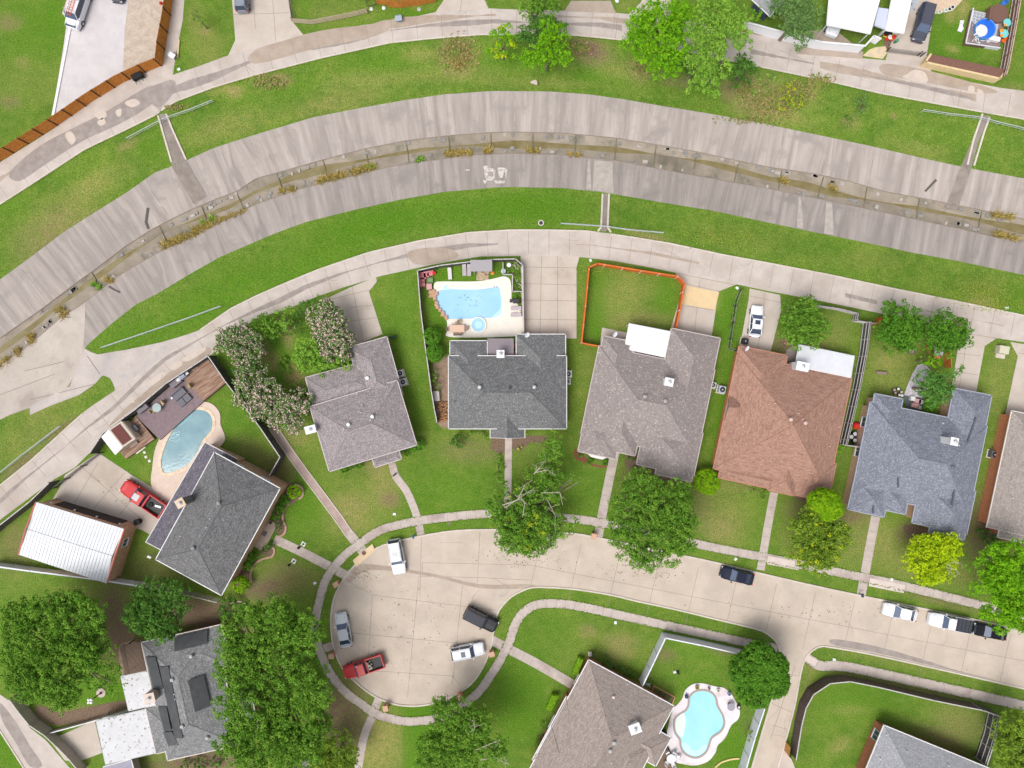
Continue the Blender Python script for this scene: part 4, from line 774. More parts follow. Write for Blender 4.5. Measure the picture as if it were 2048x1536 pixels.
def patio_cover(name, label, corners, h, m, ribs=24, group=None, drop=0.25, trim=None, axis=0):
    ribz = .02 if ribs < 10 else .06
    A, B_, C_, D = [P(x, y, h+(0.0 if i in (0, 1) else drop)) for i, (x, y) in enumerate(corners)]
    t = thing(name, label, 'patio cover', (A.x, A.y, 0), group)
    if axis: A, B_, C_, D = B_, C_, D, A
    mb = MB(); n = ribs; nv = Vector((0, 0, 1))
    for i in range(n):
        for (f0, f1, z) in ((i/n, (i+.6)/n, .0), ((i+.6)/n, (i+1)/n, ribz)):
            a = A.lerp(B_, f0)+nv*z; b = A.lerp(B_, f1)+nv*z; c = D.lerp(C_, f1)+nv*z; d = D.lerp(C_, f0)+nv*z; lo = Vector((0,0,-.05-z))
            mb.add([a+lo, b+lo, c+lo, d+lo, a, b, c, d], [(4,5,6,7),(0,1,5,4),(1,2,6,5),(2,3,7,6),(3,0,4,7)])
    mb.build('roof_sheet', m, t)
    fr = MB(); q = [A, B_, C_, D]; lo = Vector((0,0,-.14))
    for a, b in zip(q, q[1:]+q[:1]): fr.tube(a+lo, b+lo, .08, n=6)
    fr.build('frame', trim or WHITE, t)
    for a in q:
        p = a.lerp((A+B_+C_+D)/4, .04); MB().box((p.x, p.y, (a.z-.2)/2), (.12, .12, a.z-.2)).build('post', trim or WHITE, t)
    return t

# House A: two storeys at the west end
tA, BA, roA = house('brick_house', 'two-storey brick house with charcoal hip roof beside the teal kidney-shaped pool', SH['A'], BRICK, WHITE,
    [([(431,907),(562,978),(440,1189),(310,1117)], 5.6, dict(pitch=0.49, axis=1))], windows=[(0,1,.25,1.2,1.3,3.6),(0,1,.7,1.2,1.3,3.6),(0,2,.2,1.4,1.3,.9),(0,2,.2,1.2,1.3,3.6),(0,2,.8,1.4,1.3,.9),(0,2,.8,1.2,1.3,3.6),(0,3,.3,1.2,1.3,.9)], door=(0,2,.5))
# lean-to roof along its back
lt = MB(); q = [P(410,884,2.9), P(470,915,3.2), P(352,1115,3.2), P(292,1084,2.9)]; lo = Vector((0,0,-.18))
q2 = [P(410,884,2.7), P(475,918,4.0), P(358,1119,4.0), P(292,1084,2.7)]
lt.add([p+lo for p in q2]+q2, [(7,6,5,4),(4,5,1,0),(5,6,2,1),(6,7,3,2),(7,4,0,3),(0,1,2,3)]); lt.build('lean_to_roof', SH['A2'], tA)
gt = MB()
for a, b in ((q2[3], q2[0]), (q2[0], q2[1]), (q2[2], q2[3])): gt.tube(a, b, .07, n=6)
gt.build('lean_to_gutter', WHITE, tA)
wq = [p.lerp(sum(q2, Vector())/4, .06) for p in q2]; wm = MB()
for a, b in zip(wq, wq[1:]+wq[:1]): wm.quad((a.x,a.y,0),(b.x,b.y,0),(b.x,b.y,b.z-.2),(a.x,a.y,a.z-.2))
wm.build('lean_to_wall', BRICK, tA)
chimney(tA, BA, 361, 1006, .95, .95, 8.6, mat('chimney_grey', (0.22,0.20,0.19), (0.16,0.15,0.145)), mat('chimney_tan', (0.62,0.48,0.36)), R(-60))
for x, y in ((438,1006),(387,1096)): vent(tA, BA, x, y, m=mat('grey_vent', (0.25,0.25,0.25)))
for x, y in ((420,1037),(413,1055),(333,1086),(361,1072)): vent(tA, BA, x, y, 'pipe')
# House B
tB, BB, _ = house('brick_house', 'single-storey house with mauve grey hip roof beside the pink-flowering trees', SH['B'], BRICK_S, mat('mauve_trim', (0.50,0.44,0.46)),
    [([(620,813),(793,762),(834,889),(659,943)], 3.4, dict(pitch=0.42)), ([(697,695),(773,674),(806,790),(731,811)], 2.7, dict(pitch=0.44, axis=1)), ([(611,755),(740,721),(757,787),(630,823)], 2.65, dict(pitch=.34)), ([(745,918),(798,901),(802,918),(750,934)], 2.55, dict(pitch=.25))],
    windows=[(0,1,.3,1.1,1.2,.9),(0,1,.65,1.1,1.2,.9),(0,2,.25,1.5,1.3,.8),(0,0,.3,1.5,1.3,.8)], door=(0,0,.6))
chimney(tB, None, 621, 859, 1.25, .85, 4.6, mat('pale_siding', (0.60,0.58,0.64)), mat('pale_cap', (0.72,0.76,0.80)), R(15))
for x, y in ((735,756),(697,849),(745,833)): vent(tB, BB, x, y, m=mat('pale_cap', (0.72,0.76,0.80)))
for x, y in ((714,788),(724,810),(718,823),(722,825),(741,840),(688,858)): vent(tB, BB, x, y, 'pipe')
# House C
tC, BC, _ = house('brick_house', 'slate grey hip-roofed house directly behind the rectangular blue pool and round spa', SH['C'], BRICK_S, mat('pale_trim', (0.62,0.61,0.60)),
    [([(898,712),(1132,712),(1133,857),(897,857)], 3.3, dict(pitch=0.49)), ([(902,682),(974,682),(974,790),(899,790)], 2.75, dict(pitch=0.42, axis=1)), ([(1033,669),(1130,669),(1131,790),(1033,790)], 2.75, dict(pitch=0.42, axis=1)), ([(981,790),(1049,790),(1049,875),(981,875)], 2.77, dict(pitch=.55, ends='gg', axis=1))],
    windows=[(0,0,.2,1.5,1.3,.8),(0,0,.8,1.5,1.3,.8),(2,2,.5,1.2,1.2,.9)], door=(3,3,.5))
chimney(tC, BC, 1001, 708, .85, .85, 4.6, mat('white_chimney', (0.66,0.67,0.69)), WHITE, 0)
for x, y in ((959.5,774),(1068.5,774)): vent(tC, BC, x, y)
for x, y in ((995,774),(1005,777),(1090,720),(1067,740),(909,802)): vent(tC, BC, x, y, 'pipe', m=DARKM)
for x, y in ((1020,775),): vent(tC, BC, x, y, 'box', m=DARKM)
dish(tC, BC, 1054, 670)
# House D
tD, BD, _ = house('brick_house', 'taupe roof flecked with pale shingles, house with a flat white patio cover at its back', SH['D'], BRICK_S, mat('taupe_trim', (0.48,0.42,0.41)),
    [([(1199,692),(1430,740),(1392,916),(1161,868)], 2.8, dict(pitch=0.44, axis=0)), ([(1343,657),(1440,677),(1402,862),(1305,842)], 2.78, dict(pitch=0.46, axis=1)), ([(1207,672),(1268,685),(1248,800),(1183,788)], 2.75, dict(pitch=0.46, axis=1)), ([(1292,842),(1404,866),(1388,953),(1273,928)], 2.77, dict(pitch=0.46, axis=1)), ([(1325,890),(1396,905),(1381,963),(1309,947)], 2.74, dict(pitch=0.42, axis=1)),
     ([(1206,826),(1285,843),(1269,911),(1190,894)], 2.79, dict(pitch=0.46, ends='hg', axis=1)), ([(1170,838),(1246,854),(1228,917),(1156,902)], 2.73, dict(pitch=.30, axis=0))], windows=[(0,3,.4,1.3,1.2,.9),(0,3,.7,1.3,1.2,.9),(3,3,.4,1.5,1.3,.8)], door=(5,1,.3))
chimney(tD, BD, 1338, 764, 1.0, .9, 5.6, mat('white_chimney', (0.66,0.67,0.69)), WHITE, R(-12))
for x, y in ((1289.5,793),(1330,802)): vent(tD, BD, x, y, m=mat('taupe_vent', (0.36,0.32,0.31)))
for x, y in ((1349,796),(1272,700)): vent(tD, BD, x, y, 'pipe')
dish(tD, None, 1230, 669)
bw = [(1172,905),(1214,915),(1204,919),(1182,914)]; bm = MB().poly(XY(bw, 2.2), 0.5, 2.3); bm.build('bay_window', mat('bay_white', (0.72,0.71,0.70)), tD)
# House E
tE, BE, _ = house('brick_house', 'large terracotta brown hip-roofed house with a white ribbed patio cover', SH['E'], BRICK_O, mat('terracotta_trim', (0.42,0.20,0.13)),
    [([(1476,708),(1703,756),(1655,985),(1426,937)], 2.8, dict(pitch=0.46)), ([(1479,692),(1575,712),(1550,830),(1454,812)], 2.76, dict(pitch=0.44, axis=1)), ([(1443,925),(1560,950),(1553,980),(1437,955)], 2.72, dict(pitch=.25)), ([(1548,905),(1598,916),(1592,992),(1538,980)], 2.78, dict(pitch=0.49, axis=1)), ([(1598,912),(1672,928),(1655,1003),(1592,990)], 2.75, dict(pitch=0.46, axis=1))],
    windows=[(0,3,.25,1.3,1.2,.9),(0,3,.75,1.3,1.2,.9),(4,3,.5,1.5,1.3,.8)], door=(3,1,.5))
for x, y in ((1581,839),(1610,846)): vent(tE, BE, x, y, m=mat('pink_vent', (0.55,0.42,0.38)))
for x, y in ((1597,827),(1605,839),(1550,807),(1509,877),(1677,854),(1659,893)): vent(tE, BE, x, y, 'pipe', m=mat('pale_pipe', (0.70,0.60,0.55)))
chimney(tE, BE, 1605, 733, 1.5, 1.0, 4.6, mat('pale_blue_chimney', (0.56,0.62,0.67)), mat('pale_cap', (0.72,0.76,0.80)), R(-12))
dish(tE, BE, 1494, 697)
gm = MB(); a, b, c = P(1457,792,2.9), P(1448,842,2.9), P(1457,815,4.3)
gm.add([a, b, c, a+Vector((.8,0,0)), b+Vector((.8,0,0)), c+Vector((1.6,0,0))], [(0,1,2),(5,4,3),(0,2,5,3),(1,4,5,2)]); gd = gm.build('gable_dormer', SH['E'], tE)
MB().quad(a.lerp(b,.12)+Vector((-.04,0,.1)), b.lerp(a,.12)+Vector((-.04,0,.1)), c.lerp(b,.25)+Vector((-.04,0,-.05)), c.lerp(a,.25)+Vector((-.04,0,-.05))).build('gable_window', mat('pale_window', (0.45,0.55,0.62), rough=.3), gd)
# House F
tF, BF, _ = house('brick_house', 'blue grey hip-roofed house beside the long two-rail fence, yellow-green tree in front', SH['F'], BRICK_S, mat('bluegrey_trim', (0.33,0.35,0.42)),
    [([(1742,803),(1975,853),(1936,1030),(1703,985)], 2.9, dict(pitch=0.46)), ([(1911,777),(1985,792),(1938,1010),(1862,996)], 2.86, dict(pitch=0.46, axis=1)), ([(1752,788),(1806,799),(1784,900),(1727,889)], 2.84, dict(pitch=0.46, axis=1)), ([(1709,955),(1782,971),(1766,1034),(1696,1018)], 2.82, dict(pitch=0.44, axis=1)), ([(1760,960),(1822,973),(1809,1028),(1747,1015)], 2.80, dict(pitch=0.44, axis=1)), ([(1846,960),(1951,984),(1932,1066),(1819,1045)], 2.83, dict(pitch=0.46, axis=1)), ([(1872,1000),(1943,1016),(1925,1079),(1857,1064)], 2.79, dict(pitch=0.42, axis=1))],
    windows=[(0,3,.2,1.3,1.1,.9),(0,3,.55,1.5,1.2,.9),(3,3,.5,1.0,1.2,.9)], door=(3,1,.5))
chimney(tF, BF, 1908, 883, .85, .85, 6.6, mat('white_chimney', (0.66,0.67,0.69)), WHITE, R(-12))
for x, y in ((1886,846),(1917,891)): vent(tF, BF, x, y, 'pipe')
for (a, b) in (((1830,917),(1908,933)), ((1800,940),(1792,972)), ((1950,835),(1935,890)), ((1913,968),(1902,1010)), ((1750,1000),(1743,1025))):
    A = P(*a, roof_h(BF, *a)+.05); Bp = P(*b, roof_h(BF, *b)+.05); MB().box((A+Bp)/2, ((Bp-A).length, .22, .10), math.atan2((Bp-A).y, (Bp-A).x)).build('ridge_vent', mat('dark_bluegrey', (0.09,0.10,0.13)), tF)
# House G
tG, BG, _ = house('brick_house', 'orange brick house with warm grey roof at the right edge', SH['G'], BRICK_O, mat('cream_trim', (0.66,0.60,0.56)),
    [([(2024,822),(2182,856),(2132,1088),(1974,1054)], 2.8, dict(pitch=0.42, ends='gh', axis=1)), ([(2012,1000),(2150,1030),(2135,1104),(1996,1074)], 2.76, dict(pitch=0.42))], windows=[(0,3,.2,1.2,1.3,.8),(0,3,.45,1.2,1.3,.8),(0,0,.3,1.2,1.2,.9)])
for x, y in ((2025,996),(2034,1048)): vent(tG, BG, x, y, 'pipe')
# House H
tH, BH, _ = house('brick_house', 'grey-roofed house carrying black solar panels between two big trees', SH['H'], mat('brick_dusky', (0.36,0.20,0.16), (0.28,0.15,0.12), scale=3), mat('dusky_trim', (0.62,0.56,0.53)),
    [([(281,1286),(424,1254),(483,1488),(338,1520)], 2.8, dict(pitch=0.42, axis=1)), ([(340,1273),(440,1250),(462,1330),(362,1353)], 2.77, dict(pitch=0.42, axis=0)), ([(292,1415),(360,1400),(383,1490),(312,1507)], 2.74, dict(pitch=.28, axis=1)), ([(420,1400),(500,1382),(520,1468),(440,1486)], 2.75, dict(pitch=0.42, axis=0))], windows=[(0,3,.3,1.3,1.2,.9)])
PAN = mat('solar_panel', (0.035,0.038,0.042), (0.055,0.058,0.063), scale=1.0, rough=0.35, spec=0.5)
def panel(corners):
    Q = [P(x, y, roof_h(BH, x, y)+.30) for x, y in corners]; cz = sum(Q, Vector())/4
    n = (Q[1]-Q[0]).cross(Q[3]-Q[0]).normalized(); n = n if n.z > 0 else -n
    Q = [p-n*((p-cz).dot(n)) for p in Q]; mb = MB(); mb.add([p-n*.07 for p in Q]+Q, [(4,5,6,7),(7,6,5,4),(0,1,5,4),(1,2,6,5),(2,3,7,6),(3,0,4,7)][:1]+[(0,1,5,4),(1,2,6,5),(2,3,7,6),(3,0,4,7)])
    o = mb.build('solar_panel', PAN, tH)
for cs in ([(349,1275),(415,1259),(414,1287),(349,1303)], [(376,1361),(408,1350),(422,1412),(390,1424)], [(292,1313),(311,1314),(327,1377),(308,1384)], [(318,1334),(336,1333),(367,1476),(349,1477)], [(315,1414),(332,1413),(345,1461),(327,1462)], [(326,1464),(344,1463),(356,1491),(338,1492)]): panel(cs)
for x, y in ((383,1312),(345,1359),(365,1452),(415,1475)): vent(tH, BH, x, y, m=mat('grey_vent2', (0.4,0.4,0.4)))
for x, y in ((349,1388),(351,1398),(370,1428),(341,1298)): vent(tH, BH, x, y, 'pipe')
chimney(tH, BH, 299, 1396, 1.3, 1.1, 4.6, TANM, mat('tan_cap', (0.62,0.52,0.46)), R(14))
# House I
tI, BI, _ = house('brick_house', 'tan grey multi-hipped house beside the turquoise freeform pool', SH['I'], BRICK_D, WHITE,
    [([(1177,1320),(1347,1412),(1225,1640),(1055,1548)], 3.0, dict(pitch=0.49, axis=1)), ([(1131,1393),(1215,1438),(1150,1565),(1067,1520)], 2.9, dict(pitch=0.46, axis=0)), ([(1262,1432),(1341,1475),(1312,1532),(1233,1489)], 2.85, dict(pitch=0.49, axis=0)), ([(1102,1454),(1180,1494),(1150,1550),(1075,1508)], 3.0, dict(pitch=.5, axis=0)), ([(1180,1470),(1262,1512),(1200,1640),(1118,1598)], 3.9, dict(pitch=0.49, axis=1)), ([(1240,1455),(1310,1490),(1262,1580),(1192,1545)], 3.2, dict(pitch=.5, axis=1))], windows=[(0,2,.2,1.4,1.3,.9),(0,2,.75,1.8,1.3,.9),(1,3,.5,2.0,1.4,.8)], door=(1,3,.8))
chimney(tI, BI, 1270, 1457, 1.35, 1.15, 5.6, mat('white_chimney', (0.66,0.67,0.69)), WHITE, R(20))
for x, y in ((1228,1485),(1220,1501)): vent(tI, BI, x, y, m=mat('grey_vent2', (0.4,0.4,0.4)))
for x, y in ((1254,1368),(1227,1394),(1222,1525),(1259,1526)): vent(tI, BI, x, y, 'pipe')
vent(tI, BI, 1227, 1395, 'box', m=mat('pink_box', (0.60,0.48,0.44)))
# House J
tJ, BJ, _ = house('brick_house', 'red brick house with pale grey hip roof inside the dark-fenced lawn, lower right', SH['J'], BRICK_D, WHITE,
    [([(1768,1451),(2000,1546),(1952,1664),(1720,1569)], 2.8, dict(pitch=0.42, axis=0))], windows=[(0,3,.2,1.3,1.3,.8)])
for x, y in ((1814,1503),(1773,1470),(1761,1518),(1897,1531)): vent(tJ, BJ, x, y, 'pipe')
# bits of houses cut by the frame
house('brick_house', 'mauve corner of roof showing under the big tree at the bottom edge', SH['B'], BRICK_S, GREYT, [([(600,1517),(642,1532),(610,1610),(560,1590)], 2.8, dict(pitch=.3))])
house('garden_outbuilding', 'small grey-roofed outbuilding with white edge behind the white wall at the top', SH['J'], mat('dark_blue_siding', (0.06,0.07,0.12)), WHITE, [([(1505,-4),(1560,-60),(1595,-30),(1539,34)], 2.6, dict(pitch=.2, axis=0))], cat='outbuilding')
house('garden_outbuilding', 'low lilac grey shed roof at the bottom edge below the white carport', mat('lilac_roof', (0.32,0.31,0.38)), TANM, WHITE, [([(208,1534),(262,1519),(275,1570),(220,1585)], 2.3, dict(pitch=.2))], cat='outbuilding')

# garage with white ribbed metal roof
tg = thing('metal_roof_garage', 'brick garage with white ribbed metal roof and red edge trim, lower left', 'garage', P(150,1085), None)
Gq = [(72,1004),(249,1058),(214,1167),(37,1109)]
Q = [P(x, y, 3.7) for x, y in Gq]; M0 = Q[0].lerp(Q[3], .5); M1 = Q[1].lerp(Q[2], .5); M0.z = M1.z = 3.95
wl = MB(); ce = sum(Q, Vector())/4
W4 = [p.lerp(ce, .03) for p in Q]; 
for a, b in zip(W4, W4[1:]+W4[:1]): wl.quad((b.x,b.y,0),(a.x,a.y,0),(a.x,a.y,3.55),(b.x,b.y,3.55))
for a, b, m_ in ((W4[0], W4[3], M0), (W4[1], W4[2], M1)): 
    mm_ = m_.lerp(ce, .03); wl.add([(a.x,a.y,3.55),(b.x,b.y,3.55),(mm_.x,mm_.y,4.3)], [(0,1,2)])
wl.build('wall', BRICK, tg)
rf = MB(); n = 28
for (a, b, c, d) in ((Q[0], Q[1], M1, M0), (M0, M1, Q[2], Q[3])):
    for i in range(n):
        for f0, f1, z in ((i/n, (i+.88)/n, 0), ((i+.88)/n, (i+1)/n, .0)):
            zz = Vector((0,0,z)); rf.quad(d.lerp(c, f0)+zz, d.lerp(c, f1)+zz, a.lerp(b, f1)+zz, a.lerp(b, f0)+zz)
            rf.quad(a.lerp(b, f0)+zz, a.lerp(b, f1)+zz, a.lerp(b, f1)-Vector((0,0,.12)), a.lerp(b, f0)-Vector((0,0,.12)))
rf.build('roof', WMETAL, tg)
sm_ = MB()
for (a, b, c, d) in ((Q[0], Q[1], M1, M0), (M0, M1, Q[2], Q[3])):
    for i in range(1, n): sm_.tube(a.lerp(b, i/n)+Vector((0,0,.01)), d.lerp(c, i/n)+Vector((0,0,.01)), 0.03, n=4)
sm_.tube(M0+Vector((0,0,.04)), M1+Vector((0,0,.04)), .03, n=4); so__ = sm_.build('standing_seams', mat('seam_grey', (0.57,0.58,0.62)), tg)
for a, m_, b in ((Q[0], M0, Q[3]), (Q[1], M1, Q[2])): MB().path([a+Vector((0,0,-.02)), m_+Vector((0,0,-.02)), b+Vector((0,0,-.02))], .12, 6).build('edge_trim', mat('red_trim', (0.52,0.16,0.12)), tg)
A, Bq = W4[0], W4[1]; d = (Bq-A); ang = math.atan2(d.y, d.x); nn = Vector((-d.y, d.x, 0)).normalized()
for f in (.24, .5, .76):
    p = A.lerp(Bq, f); dr = MB().box((p.x+nn.x*.03, p.y+nn.y*.03, 1.2), (3.1, .08, 2.4), ang).build('garage_bay_shade', mat('bay_shade_dark', (0.055,0.045,0.04)), tg)  # dark panels painted as the shade inside the open garage bays
for f in (.09, .37, .63, .90):
    p = A.lerp(Bq, f)+nn*.18; MB().lathe((p.x, p.y, 2.5), [(.05,-.18),(.12,-.1),(.12,.1),(.03,.2)], 10).build('wall_lantern', mat('lantern_white', (0.78,0.76,0.72)), tg)
nn2 = d.normalized(); p = W4[1].lerp(W4[2], .3); ang2 = math.atan2((W4[2]-W4[1]).y, (W4[2]-W4[1]).x)
add_window(tg, Vector((p.x, p.y, 0)), Vector((nn2.x, nn2.y, 0)).normalized(), 1.1, 1.0, 1.5)

# patio covers, pergolas, carports
patio_cover('patio_cover', 'plain white patio cover tucked between two wings of the speckled taupe roof', [(1259,647),(1341,663),(1330,714),(1249,697)], 2.9, mat('white_panel', (0.72,0.72,0.75)), ribs=7, drop=.15)
patio_cover('patio_cover', 'white finely ribbed patio cover behind the terracotta roof', [(1599,689),(1709,712),(1702,755),(1591,732)], 2.7, WMETAL, ribs=34)
RUSTW = mat('peeling_white_metal', (0.72,0.73,0.76), (0.66,0.66,0.68), scale=0.9, detail=6, spk=(0.34,0.30,0.29), spk_scale=5.0, spk_lim=.93)
patio_cover('patio_cover', 'peeling white ribbed cover between the slatted pergola and the carport', [(241,1352),(295,1342),(314,1409),(257,1422)], 2.6, RUSTW, ribs=30, drop=.1, axis=1)
patio_cover('carport', 'big white ribbed carport over the drive of the solar-panelled house', [(192,1442),(294,1418),(312,1506),(211,1529)], 2.6, RUSTW, ribs=44, drop=.1, axis=1)
patio_cover('carport', 'large plain white carport with white car nosing out, top right', [(1664,-60),(1775,-55),(1741,67),(1654,49)], 3.0, mat('bright_white_panel', (0.74,0.74,0.78)), ribs=5, drop=.1)
patio_cover('carport', 'narrow corrugated white awning beside the dark minivan', [(1793,-50),(1834,-48),(1808,66),(1772,60)], 2.7, mat('bright_white_ribbed', (0.78,0.78,0.83)), ribs=26, drop=.05, axis=1)
patio_cover('patio_cover', 'pale blue translucent awning wedged beside the large white carport', [(1757,15),(1777,18),(1770,58),(1749,50)], 2.5, mat('pale_blue_panel', (0.50,0.54,0.68)), ribs=3, drop=.05, trim=METAL)
def pergola(name, label, corners, h, n, m, over=0.3, bw=.05, bh=.14, posts=True):
    A, B_, C_, D = [P(x, y, h) for x, y in corners]; t = thing(name, label, 'pergola', (A.x, A.y, 0)); ux = (B_-A).normalized(); sl = MB()
    for i in range(n):
        f = i/(n-1); a = A.lerp(D, f)-ux*over; b = B_.lerp(C_, f)+ux*over; dd = b-a; sl.box((a+b)/2, (dd.length, bw, bh), math.atan2(dd.y, dd.x))
    sl.build('slats', m, t); bm_ = MB()
    for f in (.08, .92):
        a = A.lerp(B_, f); b = D.lerp(C_, f); dd = b-a; bm_.box((a+b)/2-Vector((0,0,.16)), (dd.length+.3, .09, .18), math.atan2(dd.y, dd.x))
    bm_.build('beams', m, t)
    for p in (A.lerp(C_,.07), B_.lerp(D,.07), C_.lerp(A,.07), D.lerp(B_,.07)): MB().box((p.x, p.y, (h-.25)/2), (.13, .13, h-.25)).build('post', m, t)
pergola('pergola', 'dark brown slatted pergola left of the solar-panelled roof', [(243,1292),(281,1284),(291,1340),(254,1349)], 2.6, 26, mat('brown_slat', (0.17,0.12,0.09)), .25, .10)
pergola('pergola', 'grey timber pergola over the far edge of the rectangular pool lawn', [(945,521),(980,521),(980,542),(945,542)], 2.4, 12, mat('grey_timber', (0.34,0.32,0.34)), .3, .13)
pergola('pergola', 'grey patio pergola in the notch behind the slate roof', [(976,678),(1026,678),(1026,708),(976,708)], 2.6, 16, mat('mauve_timber', (0.27,0.23,0.26)), .1, .12)
# ================================================================ FENCES, RAILS
CEDAR = mat('cedar_orange', (0.60,0.24,0.05), (0.46,0.165,0.03), scale=2.5, detail=5, fine=0.22)
CEDAR2 = mat('cedar_redorange', (0.62,0.16,0.035), (0.52,0.12,0.025), scale=2, detail=4, fine=0.15)
DARKWOOD = mat('dark_fence_wood', (0.075,0.07,0.075), (0.12,0.115,0.12), scale=3, detail=5, fine=0.25)
BROWNWOOD = mat('brown_fence_wood', (0.19,0.095,0.065), (0.25,0.14,0.10), scale=2.5, fine=0.2)
GREYWOOD = mat('weathered_cap', (0.50,0.48,0.47), (0.42,0.40,0.39), scale=3, fine=0.1)
VINYL = mat('white_vinyl', (0.72,0.74,0.82), (0.66,0.68,0.76), scale=2)
BEIGEV = mat('beige_panel', (0.50,0.44,0.38), (0.46,0.40,0.35), scale=2)
def fence(label, pts, h, m, cap=None, post=None, kind='solid', step=2.4, base=False, name='wooden_fence', rail=None, cat='fence', side=1, capw=.14, pside=None):
    """pts: the TOP line in the picture (or the foot line when base=True)"""
    W = [P(x, y, 0 if base else h) for x, y in pts]; W = [Vector((p.x, p.y, 0)) for p in W]
    t = thing(name, label, cat, tuple(W[0])); pan = MB(); cp = MB(); rl = MB(); posts = []
    carry = 0
    for a, b in zip(W, W[1:]):
        d = b-a; L = d.length; u = d/L; n = Vector((-u.y, u.x, 0)); ang = math.atan2(u.y, u.x)
        if kind in ('solid', 'rails'):
            k = max(1, int(L/.15))
            for i in range(k):
                f0 = i/k; z = h*(1-.03*((i*7) % 3)/3); c = a+u*L*(i+.5)/k+n*(.012 if i % 2 else -.012); pan.box((c.x, c.y, z/2), (L/k*.98, .022, z), ang)
        elif kind == 'iron':
            k = max(1, int(L/.14))
            for i in range(k+1): c = a+u*L*i/k; pan.box((c.x, c.y, h/2), (.03, .03, h), ang)
            for z in (.15, h-.12): c = (a+b)/2; rl.box((c.x, c.y, z), (L, .035, .05), ang)
        elif kind == 'slats':
            for z in np.linspace(.3, h-.1, 4): c = (a+b)/2; pan.box((c.x, c.y, z), (L, .04, .15), ang)
        elif kind == 'panel':
            c = (a+b)/2; pan.box((c.x, c.y, h/2), (L, .05, h), ang)
        if kind == 'rails' or rail:
            for z in (.35, h*.55, h-.25): c = (a+b)/2+n*.07*side; rl.box((c.x, c.y, z), (L, .09, .05), ang)
        if cap: c = (a+b)/2; cp.box((c.x, c.y, h+.03), (L+.06, capw, .05), ang)
        s_ = carry
        while s_ < L: posts.append((a+u*s_+n*(.06*(pside or (-1 if side < 0 else 1))), ang)); s_ += step
        carry = s_-L
    posts.append((W[-1], ang))
    pan.build({'iron': 'bars', 'slats': 'rails', 'panel': 'panel'}.get(kind, 'boards'), m, t)
    if cap: cp.build('cap_rail', cap, t)
    if rl.v: rl.build('backing_rail', rail or GREYWOOD, t)
    if post:
        pm = None
        for (p, a_) in posts:
            o = MB().box((p.x, p.y, (h+.08)/2), (.10, .10, h+.08), a_); o.build('post', post, t)
    return t
BLK_ = mat('black_steel', (0.02,0.02,0.022))
fence('long cedar-orange board fence with black posts, between pale slab and alley', [(-30,341),(17,313),(60,286),(110,255),(160,221),(187,202),(246,166),(295,143),(326,131),(330,96),(341,37),(349,-30)], 2.3, CEDAR, None, BLK_, base=True, rail=BLK_, side=1, step=2.45, pside=-1)
fence('dark boarded fence with pale cap along the alley behind the wooden decks', [(179,907),(206,866),(274,816),(332,767),(416,712)], 2.2, DARKWOOD, GREYWOOD, DARKWOOD, side=-1)
fence('black iron sliding gate across the concrete drive by the red pickup', [(195,906),(150,940),(103,977)], 1.5, BLK_, None, BLK_, 'iron', name='iron_gate', cat='gate', step=3)
fence('dark fence with pale cap behind the white-roofed garage', [(98,966),(60,1003),(0,1050),(-60,1100)], 2.3, DARKWOOD, GREYWOOD, DARKWOOD, 'rails', side=-1)
fence('dark fence with pale cap running down beside the pink-flowering trees', [(416,712),(450,762),(480,801),(520,855),(560,914),(538,953)], 2.4, DARKWOOD, GREYWOOD, DARKWOOD, side=1)
fence('grey capped fence round the west and north of the rectangular pool', [(874,845),(869,820),(862,778),(857,740),(850,690),(841,618),(835,541),(880,531),(945,523),(985,519),(1031,518),(1045,530)], 1.8, DARKWOOD, GREYWOOD, DARKWOOD, side=-1)
fence('pink-brown fence between the pool deck and the square drive', [(1045,530),(1046,600),(1047,668)], 1.8, mat('pinkish_wood', (0.48,0.33,0.26), (0.40,0.27,0.21), scale=2), GREYWOOD, None, capw=.2)
fence('low grey planter wall stepping round the pool garden bed', [(1006,525),(1006,549),(1025,549),(1025,583),(1043,583)], .6, GREYWOOD, GREYWOOD, None, 'panel', name='garden_wall', cat='wall')
fence('red-orange cedar fence enclosing the square lawn by the white patio cover', [(1352,657),(1362,610),(1369,567),(1357,553),(1280,541),(1195,527),(1178,535),(1172,600),(1163,686),(1200,693)], 1.8, CEDAR2, CEDAR2, mat('pale_post', (0.66,0.55,0.50)), capw=.20, step=2.6)
fence('black iron fence wound with climbing leaves beside the white sedan', [(1485,578),(1476,600),(1468,650),(1461,697),(1476,701)], 1.5, BLK_, None, BLK_, 'iron', name='iron_fence')
fence('dark fence with pale rails at the alley corner by the rounded tree', [(1632,609),(1680,616),(1720,626),(1716,640),(1752,646)], 1.8, DARKWOOD, None, GREYWOOD, 'rails', side=-1)
fence('long dark fence with three pale rails between terracotta and blue grey roofs', [(1742,644),(1735,700),(1722,770),(1706,840),(1694,890),(1722,894)], 2.3, DARKWOOD, mat('dim_cap', (0.3,0.28,0.28)), GREYWOOD, 'rails', side=-1, capw=.08)
fence('short orange fence stub against the tree crown by the alley', [(1742,646),(1762,648),(1764,635)], 1.5, CEDAR2, None, CEDAR2)
fence('low red-brown slatted fence beside the red hammock shelter', [(1902,676),(1902,735)], 1.4, CEDAR, CEDAR, None)
fence('white vinyl fence running down to the tan roof from the lawn corner', [(1285,1372),(1308,1324),(1331,1276)], 2.3, VINYL, VINYL, VINYL, side=1, capw=.16)
fence('white vinyl fence along the sidewalk to the rounded tree', [(1331,1276),(1405,1291),(1479,1308),(1510,1316)], 2.3, VINYL, VINYL, VINYL, side=-1, capw=.16)
fence('white vinyl fence between the pool lawn and the side road', [(1529,1418),(1510,1476),(1486,1560)], 2.3, VINYL, VINYL, VINYL, side=-1, capw=.16)
